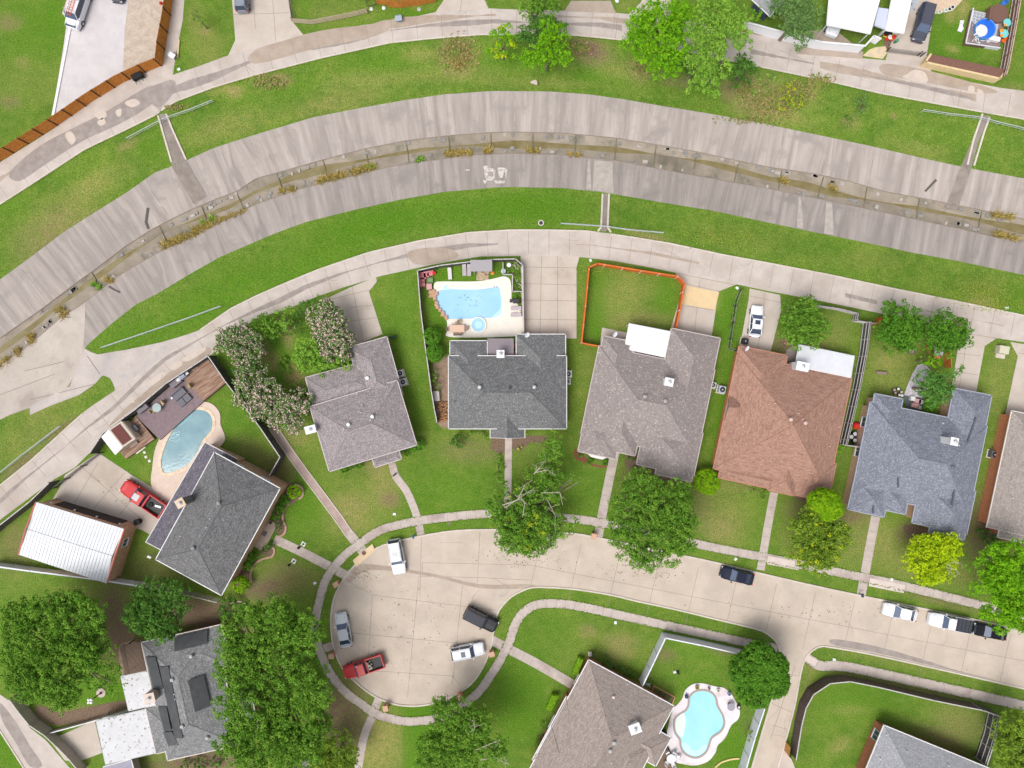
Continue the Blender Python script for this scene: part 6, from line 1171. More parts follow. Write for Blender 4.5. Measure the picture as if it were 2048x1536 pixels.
def vehicle(label, cat, px, py, heading, L, W, kind, col, name='parked_car', sunroof=False, group=None, extras=None, roofcol=None, bedcol=None):
    """heading in degrees, counter-clockwise from picture right; placed by its middle at bonnet height"""
    loc = P(px, py, .7); t = thing(name, label, cat, (loc.x, loc.y, 0), group); t.rotation_euler = (0, 0, R(heading)); ORG[t.name] = (0, 0, 0)
    h = L/2; hw = W/2
    prof = {'sedan': dict(hood=.88, belt=.95, roof=1.43, ws=(.20,.06), rs=(-.40,-.24), trunk=.98, tb=-.30),
            'suv': dict(hood=1.02, belt=1.12, roof=1.72, ws=(.20,.09), rs=(-.485,-.42), trunk=1.12, tb=-.5),
            'jeep': dict(hood=1.12, belt=1.18, roof=1.82, ws=(.14,.10), rs=(-.485,-.46), trunk=1.18, tb=-.5),
            'van': dict(hood=1.0, belt=1.12, roof=1.78, ws=(.27,.12), rs=(-.485,-.45), trunk=1.1, tb=-.5),
            'cargo': dict(hood=1.15, belt=1.35, roof=2.1, ws=(.33,.24), rs=(-.49,-.48), trunk=1.3, tb=-.5),
            'pickup': dict(hood=1.08, belt=1.18, roof=1.80, ws=(.20,.12), rs=(-.08,-.05), trunk=1.2, tb=-.08)}[kind]
    b = MB(); S = []
    xs_ = [-.5,-.485,-.45,-.38,-.2,0,.2,.38,.45,.485,.5]
    x0 = -.10 if kind == 'pickup' else -.5
    for f in [v for v in xs_ if v >= x0] if kind != 'pickup' else [-.10,0,.2,.38,.45,.485,.5]:
        k = 1-.16*abs(2*f)**9-.05*abs(2*f)**3
        if kind == 'pickup' and f < 0: k = 1
        z = prof['hood'] if f > prof['ws'][0] else (prof['trunk'] if f < prof['tb'] else prof['belt'])
        if abs(f) > .47: z -= .12
        if abs(f) > .49: z -= .12
        S.append((f*L, hw*k, .30, z-.10, z))
    loft(b, S)
    body = b.build('body', col, t, smooth=False)
    g = MB(); zb = prof['belt']-.02; zr = prof['roof']; wb = hw*.93; wt = hw*.74
    a0, a1 = prof['ws']; r0, r1 = prof['rs']; Lx = [a0*L, a1*L, r1*L, r0*L]
    g.add([(Lx[0],-wb,zb),(Lx[0],wb,zb),(Lx[1],-wt,zr-.02),(Lx[1],wt,zr-.02),(Lx[2],-wt,zr-.02),(Lx[2],wt,zr-.02),(Lx[3],-wb,zb),(Lx[3],wb,zb)], [(0,2,4,6),(1,7,5,3),(4,5,7,6),(2,3,5,4)])
    g.build('side_window', CGLASS, t)
    ws = MB(); e = .012
    ws.add([(Lx[0]+e,-wb*.9,zb+.02),(Lx[0]+e,wb*.9,zb+.02),(Lx[1]+e,wt*.95,zr-.03),(Lx[1]+e,-wt*.95,zr-.03)], [(0,1,2,3)]); ws.build('windshield', WSHIELD, t)
    rw = MB(); rw.add([(Lx[3]-e,-wb*.86,zb+.02),(Lx[3]-e,wb*.86,zb+.02),(Lx[2]-e,wt*.92,zr-.03),(Lx[2]-e,-wt*.92,zr-.03)], [(3,2,1,0)]); rw.build('rear_window', CGLASS, t)
    rf = MB(); x1, x2 = Lx[1]+.04, Lx[2]-.04; cm = (x1+x2)/2
    pts = [(x1-.06,-wt*.6),(x1,0),(x1-.06,wt*.6),(x1-.2,wt+.02),(cm,wt+.05),(x2+.2,wt+.02),(x2+.03,wt*.6),(x2,0),(x2+.03,-wt*.6),(x2+.2,-wt-.02),(cm,-wt-.05),(x1-.2,-wt-.02)]
    rf.poly(pts, zr-.04, zr+.02); rf.poly([(cm+(x-cm)*.82, y*.78) for x, y in pts], zr+.02, zr+.05); rf.build('roof', roofcol or col, t)
    pl = MB()
    for s in (-1, 1):
        pl.tube((Lx[0], s*wb, zb), (Lx[1], s*wt, zr), .045, n=5); pl.tube((Lx[3], s*wb, zb), (Lx[2], s*wt, zr), .06, n=5)
        mx = (Lx[0]*.35+Lx[2]*.65) if Lx[0] > 0 or kind != 'pickup' else 0; pl.tube((mx, s*wb*1.0, zb), (mx, s*wt*1.01, zr), .035, n=5)
    for s in (-1, 1): pl.tube((Lx[1], s*wt, zr), (Lx[2], s*wt, zr), .045, n=5)
    for x_ in (Lx[1], Lx[2]): pl.tube((x_, -wt, zr-.01), (x_, wt, zr-.01), .04, n=5)
    pl.build('pillars', col, t)
    sm = MB()
    sm.box((Lx[0]+.10, 0, prof['hood']+.012), (.05, W*.74, .02)); 
    for s in (-1, 1): sm.box((Lx[0]+(h-Lx[0])*.45, s*hw*.60, prof['hood']+.014), ((h-Lx[0])*.66, .025, .02), -s*.07)
    if kind == 'sedan': sm.box((Lx[3]-.10, 0, prof['trunk']+.012), (.04, W*.70, .02))
    sm.box((h*.962, 0, prof['hood']-.2), (.1, W*.5, .12)); sm.build('grille_and_seams', SEAM, t)
    pf = MB()
    for s in (-1, 1): pf.box((h*.985, s*hw*.3, .45), (.06, .3, .10))
    pf.build('bumper_vents', SEAM, t)
    if sunroof: MB().box((cm+.05*L, 0, zr+.058), (L*.13, wt*1.1, .015)).build('sunroof', CGLASS, t)
    for fx in (.31, -.31):
        for s in (-1, 1):
            r = .33 if kind in ('sedan',) else .38
            wv = MB().tube((fx*L, s*(hw-.20), r), (fx*L, s*(hw+.015), r), r, n=18).build('wheel', TYRE, t)
            MB().tube((fx*L, s*(hw+.01), r), (fx*L, s*(hw+.03), r), r*.62, n=14).build('rim', RIM, wv)
    for s in (-1, 1):
        MB().box((h*.955, s*hw*.66, prof['hood']-.22), (.16, .34, .16)).build('headlight', HEADL, t)
        zt = prof['trunk']-.2 if kind != 'pickup' else .95
        MB().box((-h*.965, s*hw*.74, zt), (.12, .26, .2)).build('tail_light', TAILL, t)
        MB().box((Lx[0]-.25, s*(hw+.10), prof['belt']+.08), (.14, .2, .14)).build('mirror', col if col is not None else BLACK, t)
    if kind == 'pickup':
        bd = MB(); xa, xb = -.10*L, -.5*L
        for s in (-1, 1): bd.box(((xa+xb)/2, s*(hw-.06), .80), (xa-xb, .12, .84))
        bd.box((xb+.04, 0, .80), (.09, W-.26, .80)); bd.box((xa-.04, 0, .80), (.08, W-.26, .84)); bd.build('bed', col, t)
        MB().box(((xa+xb)/2, 0, .62), (xa-xb-.2, W-.26, .10)).build('bed_liner', BLACK, t)
        if bedcol: MB().box(((xa+xb)/2, 0, 1.24), (xa-xb-.02, W-.1, .05)).build('bed_cover', bedcol, t); 
        if bedcol:
            rb_ = MB()
            for i in range(4): rb_.box((xa-(xa-xb)*(i+.7)/4.4, 0, 1.285), (.10, W-.2, .04))
            rb_.build('bed_cover_ridges', DARKM, t)
    if kind in ('suv',):
        rr = MB()
        for s in (-1, 1): rr.tube((x1-.3, s*wt*.86, zr+.08), (x2+.2, s*wt*.86, zr+.08), .025, n=5)
        rr.build('roof_rails', METAL, t)
    if extras: extras(t, L, W, prof)
    return t
WH = paint('paint_white', (0.74,0.76,0.82)); SV = paint('paint_silver', (0.55,0.58,0.64)); RD = paint('paint_red', (0.50,0.035,0.04)); BK = paint('paint_black', (0.008,0.009,0.014)); GR = paint('paint_graphite', (0.07,0.075,0.10)); NV = paint('paint_navy', (0.012,0.015,0.035)); LG2 = paint('paint_grey', (0.22,0.25,0.30))
vehicle('white SUV with its nose into the cul-de-sac by the storm inlet', 'suv', 794,1113, -80, 5.0, 2.0, 'suv', WH, sunroof=True)
vehicle('silver sedan at the west kerb of the cul-de-sac', 'sedan', 687,1260, 101, 5.0, 1.85, 'sedan', SV)
def tools(t, L, W, p):
    q = random.Random(2); mb = MB()
    for i in range(16): mb.box((-.17*L+q.uniform(-.25,.3), q.uniform(-.5,.5), .78+q.uniform(0,.4)), (q.uniform(.1,.35), q.uniform(.05,.25), q.uniform(.05,.2)), q.uniform(0, 3))
    mb.build('cargo', mat('bed_cargo', (0.5,0.5,0.5), (0.35,0.33,0.12), scale=6, contrast=(.5,.55)), t)
vehicle('red pickup truck with clutter in its black bed, angled at the cul-de-sac kerb', 'pickup', 727,1333, 198, 5.9, 2.0, 'pickup', RD, name='pickup_truck', extras=tools)
vehicle('boxy black SUV on the east side of the cul-de-sac', 'suv', 962,1238, -27, 5.0, 2.0, 'jeep', BK, name='parked_car', roofcol=paint('paint_black_roof', (0.016,0.018,0.034)))
vehicle('white hatchback with sunroof facing right, inside the cul-de-sac', 'car', 935,1302, 11, 4.8, 1.9, 'suv', WH, sunroof=True)
vehicle('black sedan parked along the upper kerb under the houses', 'sedan', 1474,1151, 166, 4.8, 1.85, 'sedan', NV)
vehicle('white sedan first in the row of three at the right kerb', 'sedan', 1800,1224, 167, 4.9, 1.9, 'sedan', WH)
vehicle('white pickup with ribbed black bed cover, middle of the row at the right kerb', 'pickup', 1898,1244, 169, 5.9, 2.0, 'pickup', WH, name='pickup_truck', bedcol=paint('cover_black', (0.05,0.055,0.07)))
vehicle('black sedan half under the tree, last in the row at the right kerb', 'sedan', 1980,1263, 169, 4.8, 1.85, 'sedan', BK)
vehicle('white sedan with sunroof on the drive behind the terracotta roof', 'sedan', 1512,643, 84, 4.6, 1.8, 'sedan', WH, sunroof=True)
def bed2(t, L, W, p):
    MB().tube((-.2*L, .2, .68), (-.2*L, .2, .86), .35, n=16).build('spare_wheel', TYRE, t)
    MB().box((-.35*L, -.2, .75), (.9, .3, .15), .3).build('cargo', GREYWOOD if False else METAL, t)
vehicle('large red crew-cab pickup on the gated concrete drive', 'pickup', 287,996, 146, 6.9, 2.25, 'pickup', RD, name='pickup_truck', sunroof=True, extras=bed2)
vehicle('dark grey minivan on the drive behind the chain-link gate', 'minivan', 1845,47, 255, 5.3, 2.0, 'van', GR)
vehicle('white car nosing out from under the large white carport', 'car', 1672,42, 250, 4.6, 1.9, 'suv', WH)
vehicle('grey SUV cut by the top edge on the wide drive', 'suv', 484,-8, 92, 4.6, 1.85, 'suv', LG2)
vehicle('dark grey car just showing at the top edge beside the gravel yard', 'car', 236,-28, 265, 4.6, 1.8, 'sedan', GR)
def ladders(t, L, W, p):
    for s, nm in ((-.45, 0), (.25, 1)):
        ld = MB()
        for e in (-.2, .2): ld.box((-.02*L, s+e, 2.32), (L*.72, .05, .08))
        for i in range(13): ld.box((-.02*L+(i-6)*L*.055, s, 2.32), (.05, .38, .05))
        ld.build('ladder', mat('ladder_orange', (0.62,0.14,0.05)) if nm else mat('ladder_red_white', (0.55,0.20,0.16), (0.7,0.7,0.7), scale=9, contrast=(.5,.52)), t)
    rk = MB()
    for x in (-.3,-.05,.2): rk.box((x*L, 0, 2.22), (.06, W*.85, .06))
    rk.build('roof_rack', METAL, t)
    MB().box((.455*L, 0, 1.13), (.5, W*.7, .04)).build('bonnet_panel', NV if False else mat('van_dark_trim', (0.07,0.10,0.14)), t)
vehicle('white work van with orange ladders on its roof rack, top left', 'van', 158,14, 252, 6.4, 2.15, 'cargo', WH, name='work_van', extras=ladders)
# ================================================================ TREES AND SHRUBS
BARK = mat('bark', (0.16,0.12,0.09), (0.24,0.19,0.15), scale=4, fine=.2, bump=.3); BARKP = mat('pale_bark', (0.50,0.44,0.38), (0.38,0.32,0.27), scale=4)
PAL = {  # light, mid, dark leaf colours
 'mid': ((0.24,0.42,0.055),(0.12,0.27,0.028),(0.04,0.115,0.014)), 'dark': ((0.16,0.33,0.055),(0.075,0.19,0.03),(0.03,0.09,0.015)),
 'bright': ((0.28,0.55,0.02),(0.15,0.38,0.012),(0.06,0.19,0.01)), 'lime': ((0.58,0.70,0.02),(0.37,0.53,0.012),(0.17,0.30,0.012)),
 'olive': ((0.30,0.43,0.05),(0.165,0.28,0.028),(0.07,0.145,0.016)), 'soft': ((0.33,0.54,0.075),(0.19,0.38,0.045),(0.08,0.20,0.022)),
 'grey': ((0.25,0.40,0.13),(0.13,0.25,0.07),(0.06,0.13,0.035)), 'topiary': ((0.30,0.52,0.015),(0.19,0.38,0.01),(0.11,0.24,0.01)),
 'myrtle': ((0.15,0.31,0.055),(0.08,0.20,0.03),(0.04,0.12,0.02)), 'cypress': ((0.18,0.38,0.07),(0.10,0.25,0.045),(0.045,0.13,0.025)), 'deep': ((0.16,0.36,0.035),(0.085,0.23,0.02),(0.04,0.125,0.014)), 'reed': ((0.55,0.42,0.14),(0.42,0.32,0.10),(0.28,0.24,0.07)), 'weed': ((0.50,0.55,0.04),(0.25,0.36,0.04),(0.14,0.2,0.03))}
PINK = (0.86,0.62,0.60)
def leaf_mesh(name, lobes, pal, seed, leaf=.24, clump=.56, dens=1.0, flower=0.0, yellow=0.0, spiky=False, gaps=.22, quota=62, tight=0):
    """many small leaf faces gathered in clumps over the upper shell of each lobe; lobes: (x,y,z,rx,rz)"""
    rs = np.random.RandomState(seed); c1_, c2_, c3_ = [np.array(c) for c in PAL[pal]]
    cen = []; crad = []; sub = []
    for (x, y, z, rx, rz) in lobes:      # big lobes carry rounded secondary boughs
        if rx < 1.5 or tight: sub.append((x, y, z, rx, rz)); continue
        rb = min(1.25, rx*.45); n = int(2*math.pi*rx*(rx+rz)*.5*1.1/(rb*rb*1.5)); sub.append((x, y, z-.1*rz, rx*.62, rz*.62))
        for _ in range(n):
            th = rs.rand()*6.2832; c_ = rs.uniform(-.15, 1); s_ = math.sqrt(max(0, 1-c_*c_)); k = rs.uniform(.62, .88); r_ = rb*rs.uniform(.6, 1.15)
            sub.append((x+(rx-r_*.5)*s_*math.cos(th)*k/.75*.92, y+(rx-r_*.5)*s_*math.sin(th)*k/.75*.92, z+(rz-r_*.4)*c_*k/.8, r_, r_*.85))
    lobes = sub
    for (x, y, z, rx, rz) in lobes:
        area = 2*math.pi*rx*(rx*.5+rz*.5)*1.25; n = max(3, int(area/(clump*clump*(.9 if tight else 2.5))))
        th = rs.rand(n)*2*math.pi; cz = rs.uniform(-.30, 1.0, n); sr = np.sqrt(1-cz*cz); k = (rs.uniform(.78, 1.0, n)+rs.randn(n)*.04) if not tight else rs.uniform(.84, .90, n)
        cc_ = np.stack([x+rx*sr*np.cos(th)*k, y+rx*sr*np.sin(th)*k, z+rz*cz*k], 1)
        keep = rs.rand(n) > gaps; cc_ = cc_[keep]
        cen.append(cc_); crad.append(clump*rs.uniform(.55, 1.25, len(cc_))*min(1.0, .45+.55*rx/2.2))
    cen = np.concatenate(cen); crad = np.concatenate(crad); 
    cnt = np.maximum(5, (quota*dens*(crad/clump)**2*(.3/leaf)**1.4*(clump/.75)**2).astype(int))
    idx = np.repeat(np.arange(len(cen)), cnt); N = len(idx)
    d = rs.randn(N, 3); d /= np.linalg.norm(d, axis=1)[:, None]; d[:, 2] = np.where(rs.rand(N) < .75, np.abs(d[:, 2]), d[:, 2])
    pos = cen[idx]+d*(crad[idx]*rs.uniform(.55, 1.0, N))[:, None]*np.array([1, 1, .75])
    nrm = d*.7+rs.randn(N, 3)*.5+np.array([0, 0, .45]); nrm /= np.linalg.norm(nrm, axis=1)[:, None]
    a = np.cross(nrm, rs.randn(N, 3)); a /= np.linalg.norm(a, axis=1)[:, None]; b = np.cross(nrm, a)
    s = (leaf*rs.uniform(.6, 1.25, N)/2)[:, None]; s2 = s*(.35 if spiky else .75)
    V = np.stack([pos-a*s, pos-b*s2, pos+a*s, pos+b*s2], 1).reshape(-1, 3)
    tint = np.clip(rs.rand(len(cen))[idx]*.50+rs.rand(N)*.42+.16, 0, 1)
    col = np.where((tint > .55)[:, None], c2_+(c1_-c2_)*((tint-.55)/.45)[:, None], c3_+(c2_-c3_)*(tint/.55)[:, None])
    if yellow: m_ = rs.rand(len(cen))[idx] < yellow; col[m_] = col[m_]*.3+np.array([.55,.60,.02])*.7
    if flower:
        fl_ = (rs.rand(N) < flower) & (d[:, 2] > -.1); fc = np.array(PINK)*rs.uniform(.6, 1.15, (N, 1)); col = np.where(fl_[:, None], fc, col)
    me = bpy.data.meshes.new(name); me.vertices.add(4*N); me.vertices.foreach_set('co', V.astype(np.float32).ravel())
    me.loops.add(4*N); me.loops.foreach_set('vertex_index', np.arange(4*N, dtype=np.int32)); me.polygons.add(N)
    me.polygons.foreach_set('loop_start', np.arange(0, 4*N, 4, dtype=np.int32))
    try: me.polygons.foreach_set('loop_total', np.full(N, 4, np.int32))
    except Exception: pass
    me.update(calc_edges=True)
    at = me.attributes.new('Col', 'FLOAT_COLOR', 'POINT'); C4 = np.ones((4*N, 4), np.float32); C4[:, :3] = np.repeat(col, 4, axis=0); at.data.foreach_set('color', C4.ravel())
    me.materials.append(LEAF); return me, cen
def plant(name, label, cat, lobes_px, H, pal, seed, group=None, trunk=True, foot=None, bare=None, **kw):
    """lobes_px: (px, py, radius px[, extra height]) in the picture; H = overall height in metres"""
    hc = H*.62; L = []
    for lb in lobes_px:
        r = lb[2]/K*(CAMH-hc)/CAMH; dz = lb[3] if len(lb) > 3 else 0
        rz = min(r*.85, H*.36); p = P(lb[0], lb[1], max(.2, H-rz*.6+dz)); L.append((p.x, p.y, max(H-rz+dz, rz*.55), r, rz))
    wsum = sum(l[3]**2 for l in L); cx = sum(l[0]*l[3]**2 for l in L)/wsum; cy = sum(l[1]*l[3]**2 for l in L)/wsum; z0 = 0.0
    if foot: q = P(*foot[:2]); cx, cy = q.x, q.y; z0 = foot[2] if len(foot) > 2 else 0
    t = thing(name, label, cat, (cx, cy, z0), group)
    me, cen = leaf_mesh('crown', [(l[0]-cx, l[1]-cy, l[2], l[3]*(1.1 if pal == 'myrtle' else 1), l[4]) for l in L], pal, seed, **kw)
    o = bpy.data.objects.new('crown' if trunk else 'foliage', me); COL.objects.link(o); o.parent = t
    rt = max(.05, min(.42, H*.035)); rs = random.Random(seed); mb = MB(); fork = H*.38
    mb.tube((cx, cy, z0-.3), (cx, cy, z0+fork), rt*1.25, rt*.85, 9)
    for l in L:
        mid = Vector((cx*.45+l[0]*.55, cy*.45+l[1]*.55, z0+fork+(l[2]-fork)*.6)); mb.tube((cx, cy, z0+fork-.05), mid, rt*.6, rt*.38, 6)
        for _ in range(4 if l[3] > 1.3 else 2):
            e = Vector((l[0]+rs.uniform(-.65,.65)*l[3], l[1]+rs.uniform(-.65,.65)*l[3], z0+l[2]+rs.uniform(0,.5)*l[4])); mb.tube(mid, e, rt*.34, rt*.1, 5)
    mb.build('trunk' if trunk else 'stems', BARK, t)
    if bare:
        for (pts, r) in bare:
            bb = MB()
            Q = [P(x, y, h) for x, y, h in pts]
            for i, (a, b) in enumerate(zip(Q, Q[1:])): k0 = 1-i/len(Q); bb.tube(a, b, r*.7*k0, r*.7*(1-(i+1)/len(Q))+.01, 5)
            for _ in range(7):
                i = rs.randrange(len(Q)-1); a = Q[i].lerp(Q[i+1], rs.random()); bb.tube(a, a+Vector((rs.uniform(-1.1,1.1), rs.uniform(-1.1,1.1), rs.uniform(-.2,.3))), .03, .012, 4)
            bb.build('bare_branch', BARKP, t)
    return t
T = plant
T('shade_tree', 'huge spreading green tree over the lawn at the far left below the garage', 'tree', [(60,1285,72),(150,1262,64),(112,1345,66),(195,1325,42),(45,1360,42),(140,1222,40),(30,1232,34),(85,1215,30),(185,1225,26),(120,1395,30),(230,1375,18)], 10.5, 'mid', 1, foot=(150,1270))
T('shade_tree', 'dark green tree between the weathered lattice fence and the solar-panel roof', 'tree', [(300,1205,40),(330,1225,44),(280,1240,34),(345,1190,28),(318,1262,28)], 7.5, 'dark', 2, foot=(330,1215))
T('shade_tree', 'biggest tree, a towering green crown covering the east side of the solar-panel house', 'tree', [(490,1262,58),(560,1245,52),(605,1265,42),(480,1340,48),(560,1330,66),(620,1380,46),(500,1420,66),(590,1440,66),(540,1500,66),(610,1500,40),(470,1490,36),(455,1290,26)], 11.5, 'mid', 3, foot=(580,1340))
T('young_tree', 'olive small-leaved tree at the bottom edge right of the biggest tree', 'tree', [(675,1500,36),(655,1530,32),(690,1530,24)], 5.5, 'olive', 4)
T('shade_tree', 'broad tree with bare grey twigs at the bottom edge below the cul-de-sac', 'tree', [(905,1440,44),(955,1445,38),(935,1495,52),(880,1500,44),(860,1530,30),(990,1500,26)], 9, 'mid', 5, bare=[([(950,1500,8.5),(975,1490,9.2),(1000,1480,9.5)], .07),([(935,1470,8.5),(950,1455,9.3),(945,1440,9.5)], .06),([(960,1520,8),(990,1515,9),(1020,1530,9)], .07)], gaps=.2)
T('round_tree', 'dense rounded dark green tree beside the turquoise pool and side road', 'tree', [(1522,1350,54),(1497,1345,36),(1547,1365,36),(1522,1322,36),(1512,1385,36),(1552,1335,28)], 7, 'deep', 6, clump=.4, gaps=.03, leaf=.22, tight=1, quota=90, foot=(1500,1330))
T('shade_tree', 'large green street tree between the taupe-roofed house and the street', 'tree', [(1285,985,42),(1340,1000,46),(1255,1030,38),(1300,1040,40),(1360,1045,36),(1330,1085,48),(1255,1085,36),(1290,1110,34),(1375,1080,24),(1240,1000,20)], 9, 'mid', 7, foot=(1300,1045))
T('broken_tree', 'storm-broken tree with pale bare limbs fallen across the front walk', 'tree', [(1045,1062,48),(1012,1020,32),(1055,1025,34),(1095,1075,24),(1000,1045,20),(1085,1040,40),(1075,1080,32),(1020,1075,30),(1128,1058,20),(1145,1050,14),(1060,990,30),(1090,955,26),(1105,905,22),(1108,878,18),(1100,985,24),(1000,975,16),(1150,957,10),(1165,960,7),(1120,945,18),(1060,960,20),(1030,1050,34),(1060,1085,26),(990,1010,18)], 6.5, 'mid', 8, yellow=.015, gaps=.12, clump=.6,
  bare=[([(1005,1010,6.3),(1035,1000,7),(1050,970,7),(1065,960,6.5)], .11),([(1010,1015,6.2),(1040,995,6.9),(1070,975,6.8)], .08),([(1068,948,6.4),(1080,935,6.8),(1092,918,6)], .10),([(1070,945,6.4),(1095,940,7),(1110,950,6.4)], .07),([(1085,985,6.5),(1120,985,6.8),(1125,1010,6)], .06),([(1095,1000,6),(1110,1030,6.4),(1112,1055,6)], .07),([(1045,1035,6.6),(1050,1005,7),(1030,990,6.5)], .06)])
T('street_tree', 'olive-green tree between two front walks below the terracotta roof', 'tree', [(1635,1060,44),(1660,1090,40),(1610,1095,38),(1645,1115,34),(1600,1050,24),(1680,1065,22),(1625,1030,24)], 7, 'olive', 9, clump=.6, yellow=.06)
T('clipped_tree', 'round clipped bright green tree at the corner of the terracotta roof', 'tree', [(1653,1011,34),(1640,1003,22),(1668,1018,22)], 7.4, 'topiary', 10, clump=.3, gaps=0, leaf=.17, dens=2.6, tight=1)
T('clipped_shrub', 'round clipped lime-green shrub between the taupe and terracotta houses', 'shrub', [(1415,964,27)], 3, 'topiary', 11, clump=.3, gaps=0, leaf=.17, dens=2.6, tight=1, trunk=False)
T('lime_tree', 'bright yellow-green tree in front of the blue grey house with a dead twiggy side', 'tree', [(1865,1095,36),(1895,1105,30),(1845,1120,30),(1880,1135,36),(1850,1150,24),(1900,1090,22),(1838,1095,18)], 6, 'lime', 12, clump=.5, leaf=.26, bare=[([(1890,1130,5),(1910,1125,6),(1925,1130,6)], .05),([(1892,1135,5),(1912,1140,6),(1920,1150,6)], .05)])
T('shade_tree', 'tall green tree at the right edge overhanging the last parked car', 'tree', [(1985,1125,36),(2025,1110,34),(2010,1160,46),(1975,1175,30),(2030,1200,40),(2000,1225,36),(2045,1150,36),(2040,1240,26)], 9.5, 'bright', 13, foot=(1990,1150))
T('shade_tree', 'dark olive tree at the lower right corner outside the fence', 'tree', [(2030,1450,34),(2040,1500,42),(2015,1490,26),(2060,1530,40)], 7, 'olive', 14)
T('round_tree', 'rounded green tree at the alley behind the terracotta house, next to the white sedan', 'tree', [(1605,632,36),(1590,655,32),(1622,658,34),(1600,670,26),(1580,625,20)], 6, 'mid', 15, clump=.5, leaf=.25, gaps=.04)
T('shade_tree', 'left of two dark green trees overhanging the alley behind the blue grey house', 'tree', [(1800,640,40),(1780,660,30),(1820,665,34),(1800,685,26),(1835,650,22)], 6, 'deep', 16, clump=.5, leaf=.25, gaps=.12)
T('shade_tree', 'right of two dark green trees overhanging the alley above the red shelter', 'tree', [(1895,655,38),(1870,665,30),(1920,670,28),(1895,685,30),(1855,665,18)], 6, 'deep', 17, clump=.5, leaf=.25, gaps=.14)
T('young_tree', 'small bright-topped tree partly over the red shelter', 'tree', [(1857,712,17),(1872,725,12),(1860,735,10)], 4, 'bright', 18, clump=.4, leaf=.22)
T('cypress_tree', 'feathery green tree spreading over the notch of the blue grey roof', 'tree', [(1865,770,28),(1850,755,18),(1880,790,22),(1860,800,16)], 5.5, 'cypress', 19, clump=.45, leaf=.24, gaps=.05)
T('cypress_tree', 'leaning feathery tree with a pointed tip over the drive of the blue grey house', 'tree', [(1895,765,20),(1910,745,14),(1922,737,8),(1900,785,16)], 5.5, 'cypress', 20, clump=.42, leaf=.24, gaps=.05)
T('flowering_tree', 'pink-flowering tree nearest the alley at the corner of the violet deck fence', 'tree', [(470,690,34),(495,700,30),(480,670,24),(455,680,18),(490,720,24)], 5, 'myrtle', 21, gaps=.03, dens=1.4, flower=.30, clump=.5, leaf=.22)
T('flowering_tree', 'long pink-flowering tree against the wide drive of the mauve-roofed house', 'tree', [(645,630,28),(665,650,28),(640,655,20),(680,680,26),(670,700,26),(655,680,22)], 5, 'myrtle', 22, gaps=.03, dens=1.4, flower=.38, clump=.5, leaf=.22)
T('flowering_tree', 'pink-flowering tree beside the dark fence of the pool yard', 'tree', [(500,765,30),(530,790,32),(495,790,28),(520,815,28),(485,755,18)], 5, 'myrtle', 23, gaps=.03, dens=1.4, flower=.38, clump=.5, leaf=.22)
T('flowering_tree', 'pink-flowering tree touching the west corner of the mauve roof', 'tree', [(575,800,28),(590,825,26),(560,830,26),(605,800,18),(585,850,18)], 4.6, 'myrtle', 24, gaps=.03, dens=1.4, flower=.38, clump=.5, leaf=.22)
T('bushy_tree', 'bright green feathery tree against the back roof of the mauve house', 'tree', [(620,700,30),(640,725,28),(605,720,22),(630,690,20),(690,722,18),(670,720,20)], 4.6, 'soft', 25, clump=.45, leaf=.24)
T('bushy_tree', 'rounded green bush-like tree on the alley edge behind the flowering trees', 'tree', [(530,650,22),(515,642,14),(545,660,16)], 3.6, 'mid', 26, clump=.45, leaf=.24)
T('bushy_tree', 'lighter green tree on the alley edge between bush and flowering tree', 'tree', [(568,632,20),(560,645,16),(578,650,14)], 3.6, 'soft', 27, clump=.45, leaf=.24)
T('shrub', 'dark leafy shrub in the corner beside the top of the long flowering tree', 'shrub', [(612,615,18),(635,600,12),(605,630,14)], 2.6, 'dark', 28, trunk=False, clump=.4, leaf=.22)
T('round_shrub', 'upper of two round dark shrubs on the pool-yard fence', 'shrub', [(864,672,18)], 2.6, 'deep', 29, trunk=False, clump=.24, leaf=.16, gaps=0, quota=260, tight=1)
T('round_shrub', 'lower of two round dark shrubs on the pool-yard fence', 'shrub', [(869,706,19)], 2.6, 'deep', 30, trunk=False, clump=.24, leaf=.16, gaps=0, quota=260, tight=1)
T('bright_tree', 'vivid green round-headed tree on the channel bank at the top', 'tree', [(1110,80,30),(1090,105,26),(1065,112,22),(1120,105,22),(1080,125,16),(1100,60,22)], 7, 'bright', 31, clump=.5)
T('shade_tree', 'darker green tree between the alley and the vivid round-headed tree', 'tree', [(1060,62,26),(1085,48,26),(1050,80,18)], 6, 'dark', 32)
T('young_tree', 'yellow-green tree left of the vivid round-headed tree', 'tree', [(1000,72,20),(1012,95,20),(990,100,16),(1018,60,16)], 5.5, 'bright', 33, clump=.5, gaps=.08, yellow=.2) 
T('shade_tree', 'green tree cut by the top edge above the alley', 'tree', [(1060,0,28),(1090,5,26),(1050,18,16),(1075,28,16)], 7, 'mid', 34)
T('bright_tree', 'left and brighter of the two big trees overhanging the alley at the top', 'tree', [(1325,40,42),(1290,80,34),(1350,80,38),(1310,110,32),(1340,120,28),(1280,45,30),(1325,145,18),(1365,25,26),(1262,85,18)], 10, 'bright', 35, foot=(1300,90))
T('shade_tree', 'right and paler of the two big trees overhanging the alley at the top', 'tree', [(1440,25,44),(1410,60,34),(1460,70,40),(1425,105,34),(1470,40,30),(1410,150,24),(1425,170,20),(1372,172,12),(1395,120,24),(1445,130,22)], 10, 'soft', 36, foot=(1420,95))
T('shrub', 'dark shrubby tree right of the two big trees on the bank', 'shrub', [(1485,130,24),(1500,145,20),(1470,155,20),(1488,165,16)], 4, 'dark', 37, trunk=False, gaps=.2)
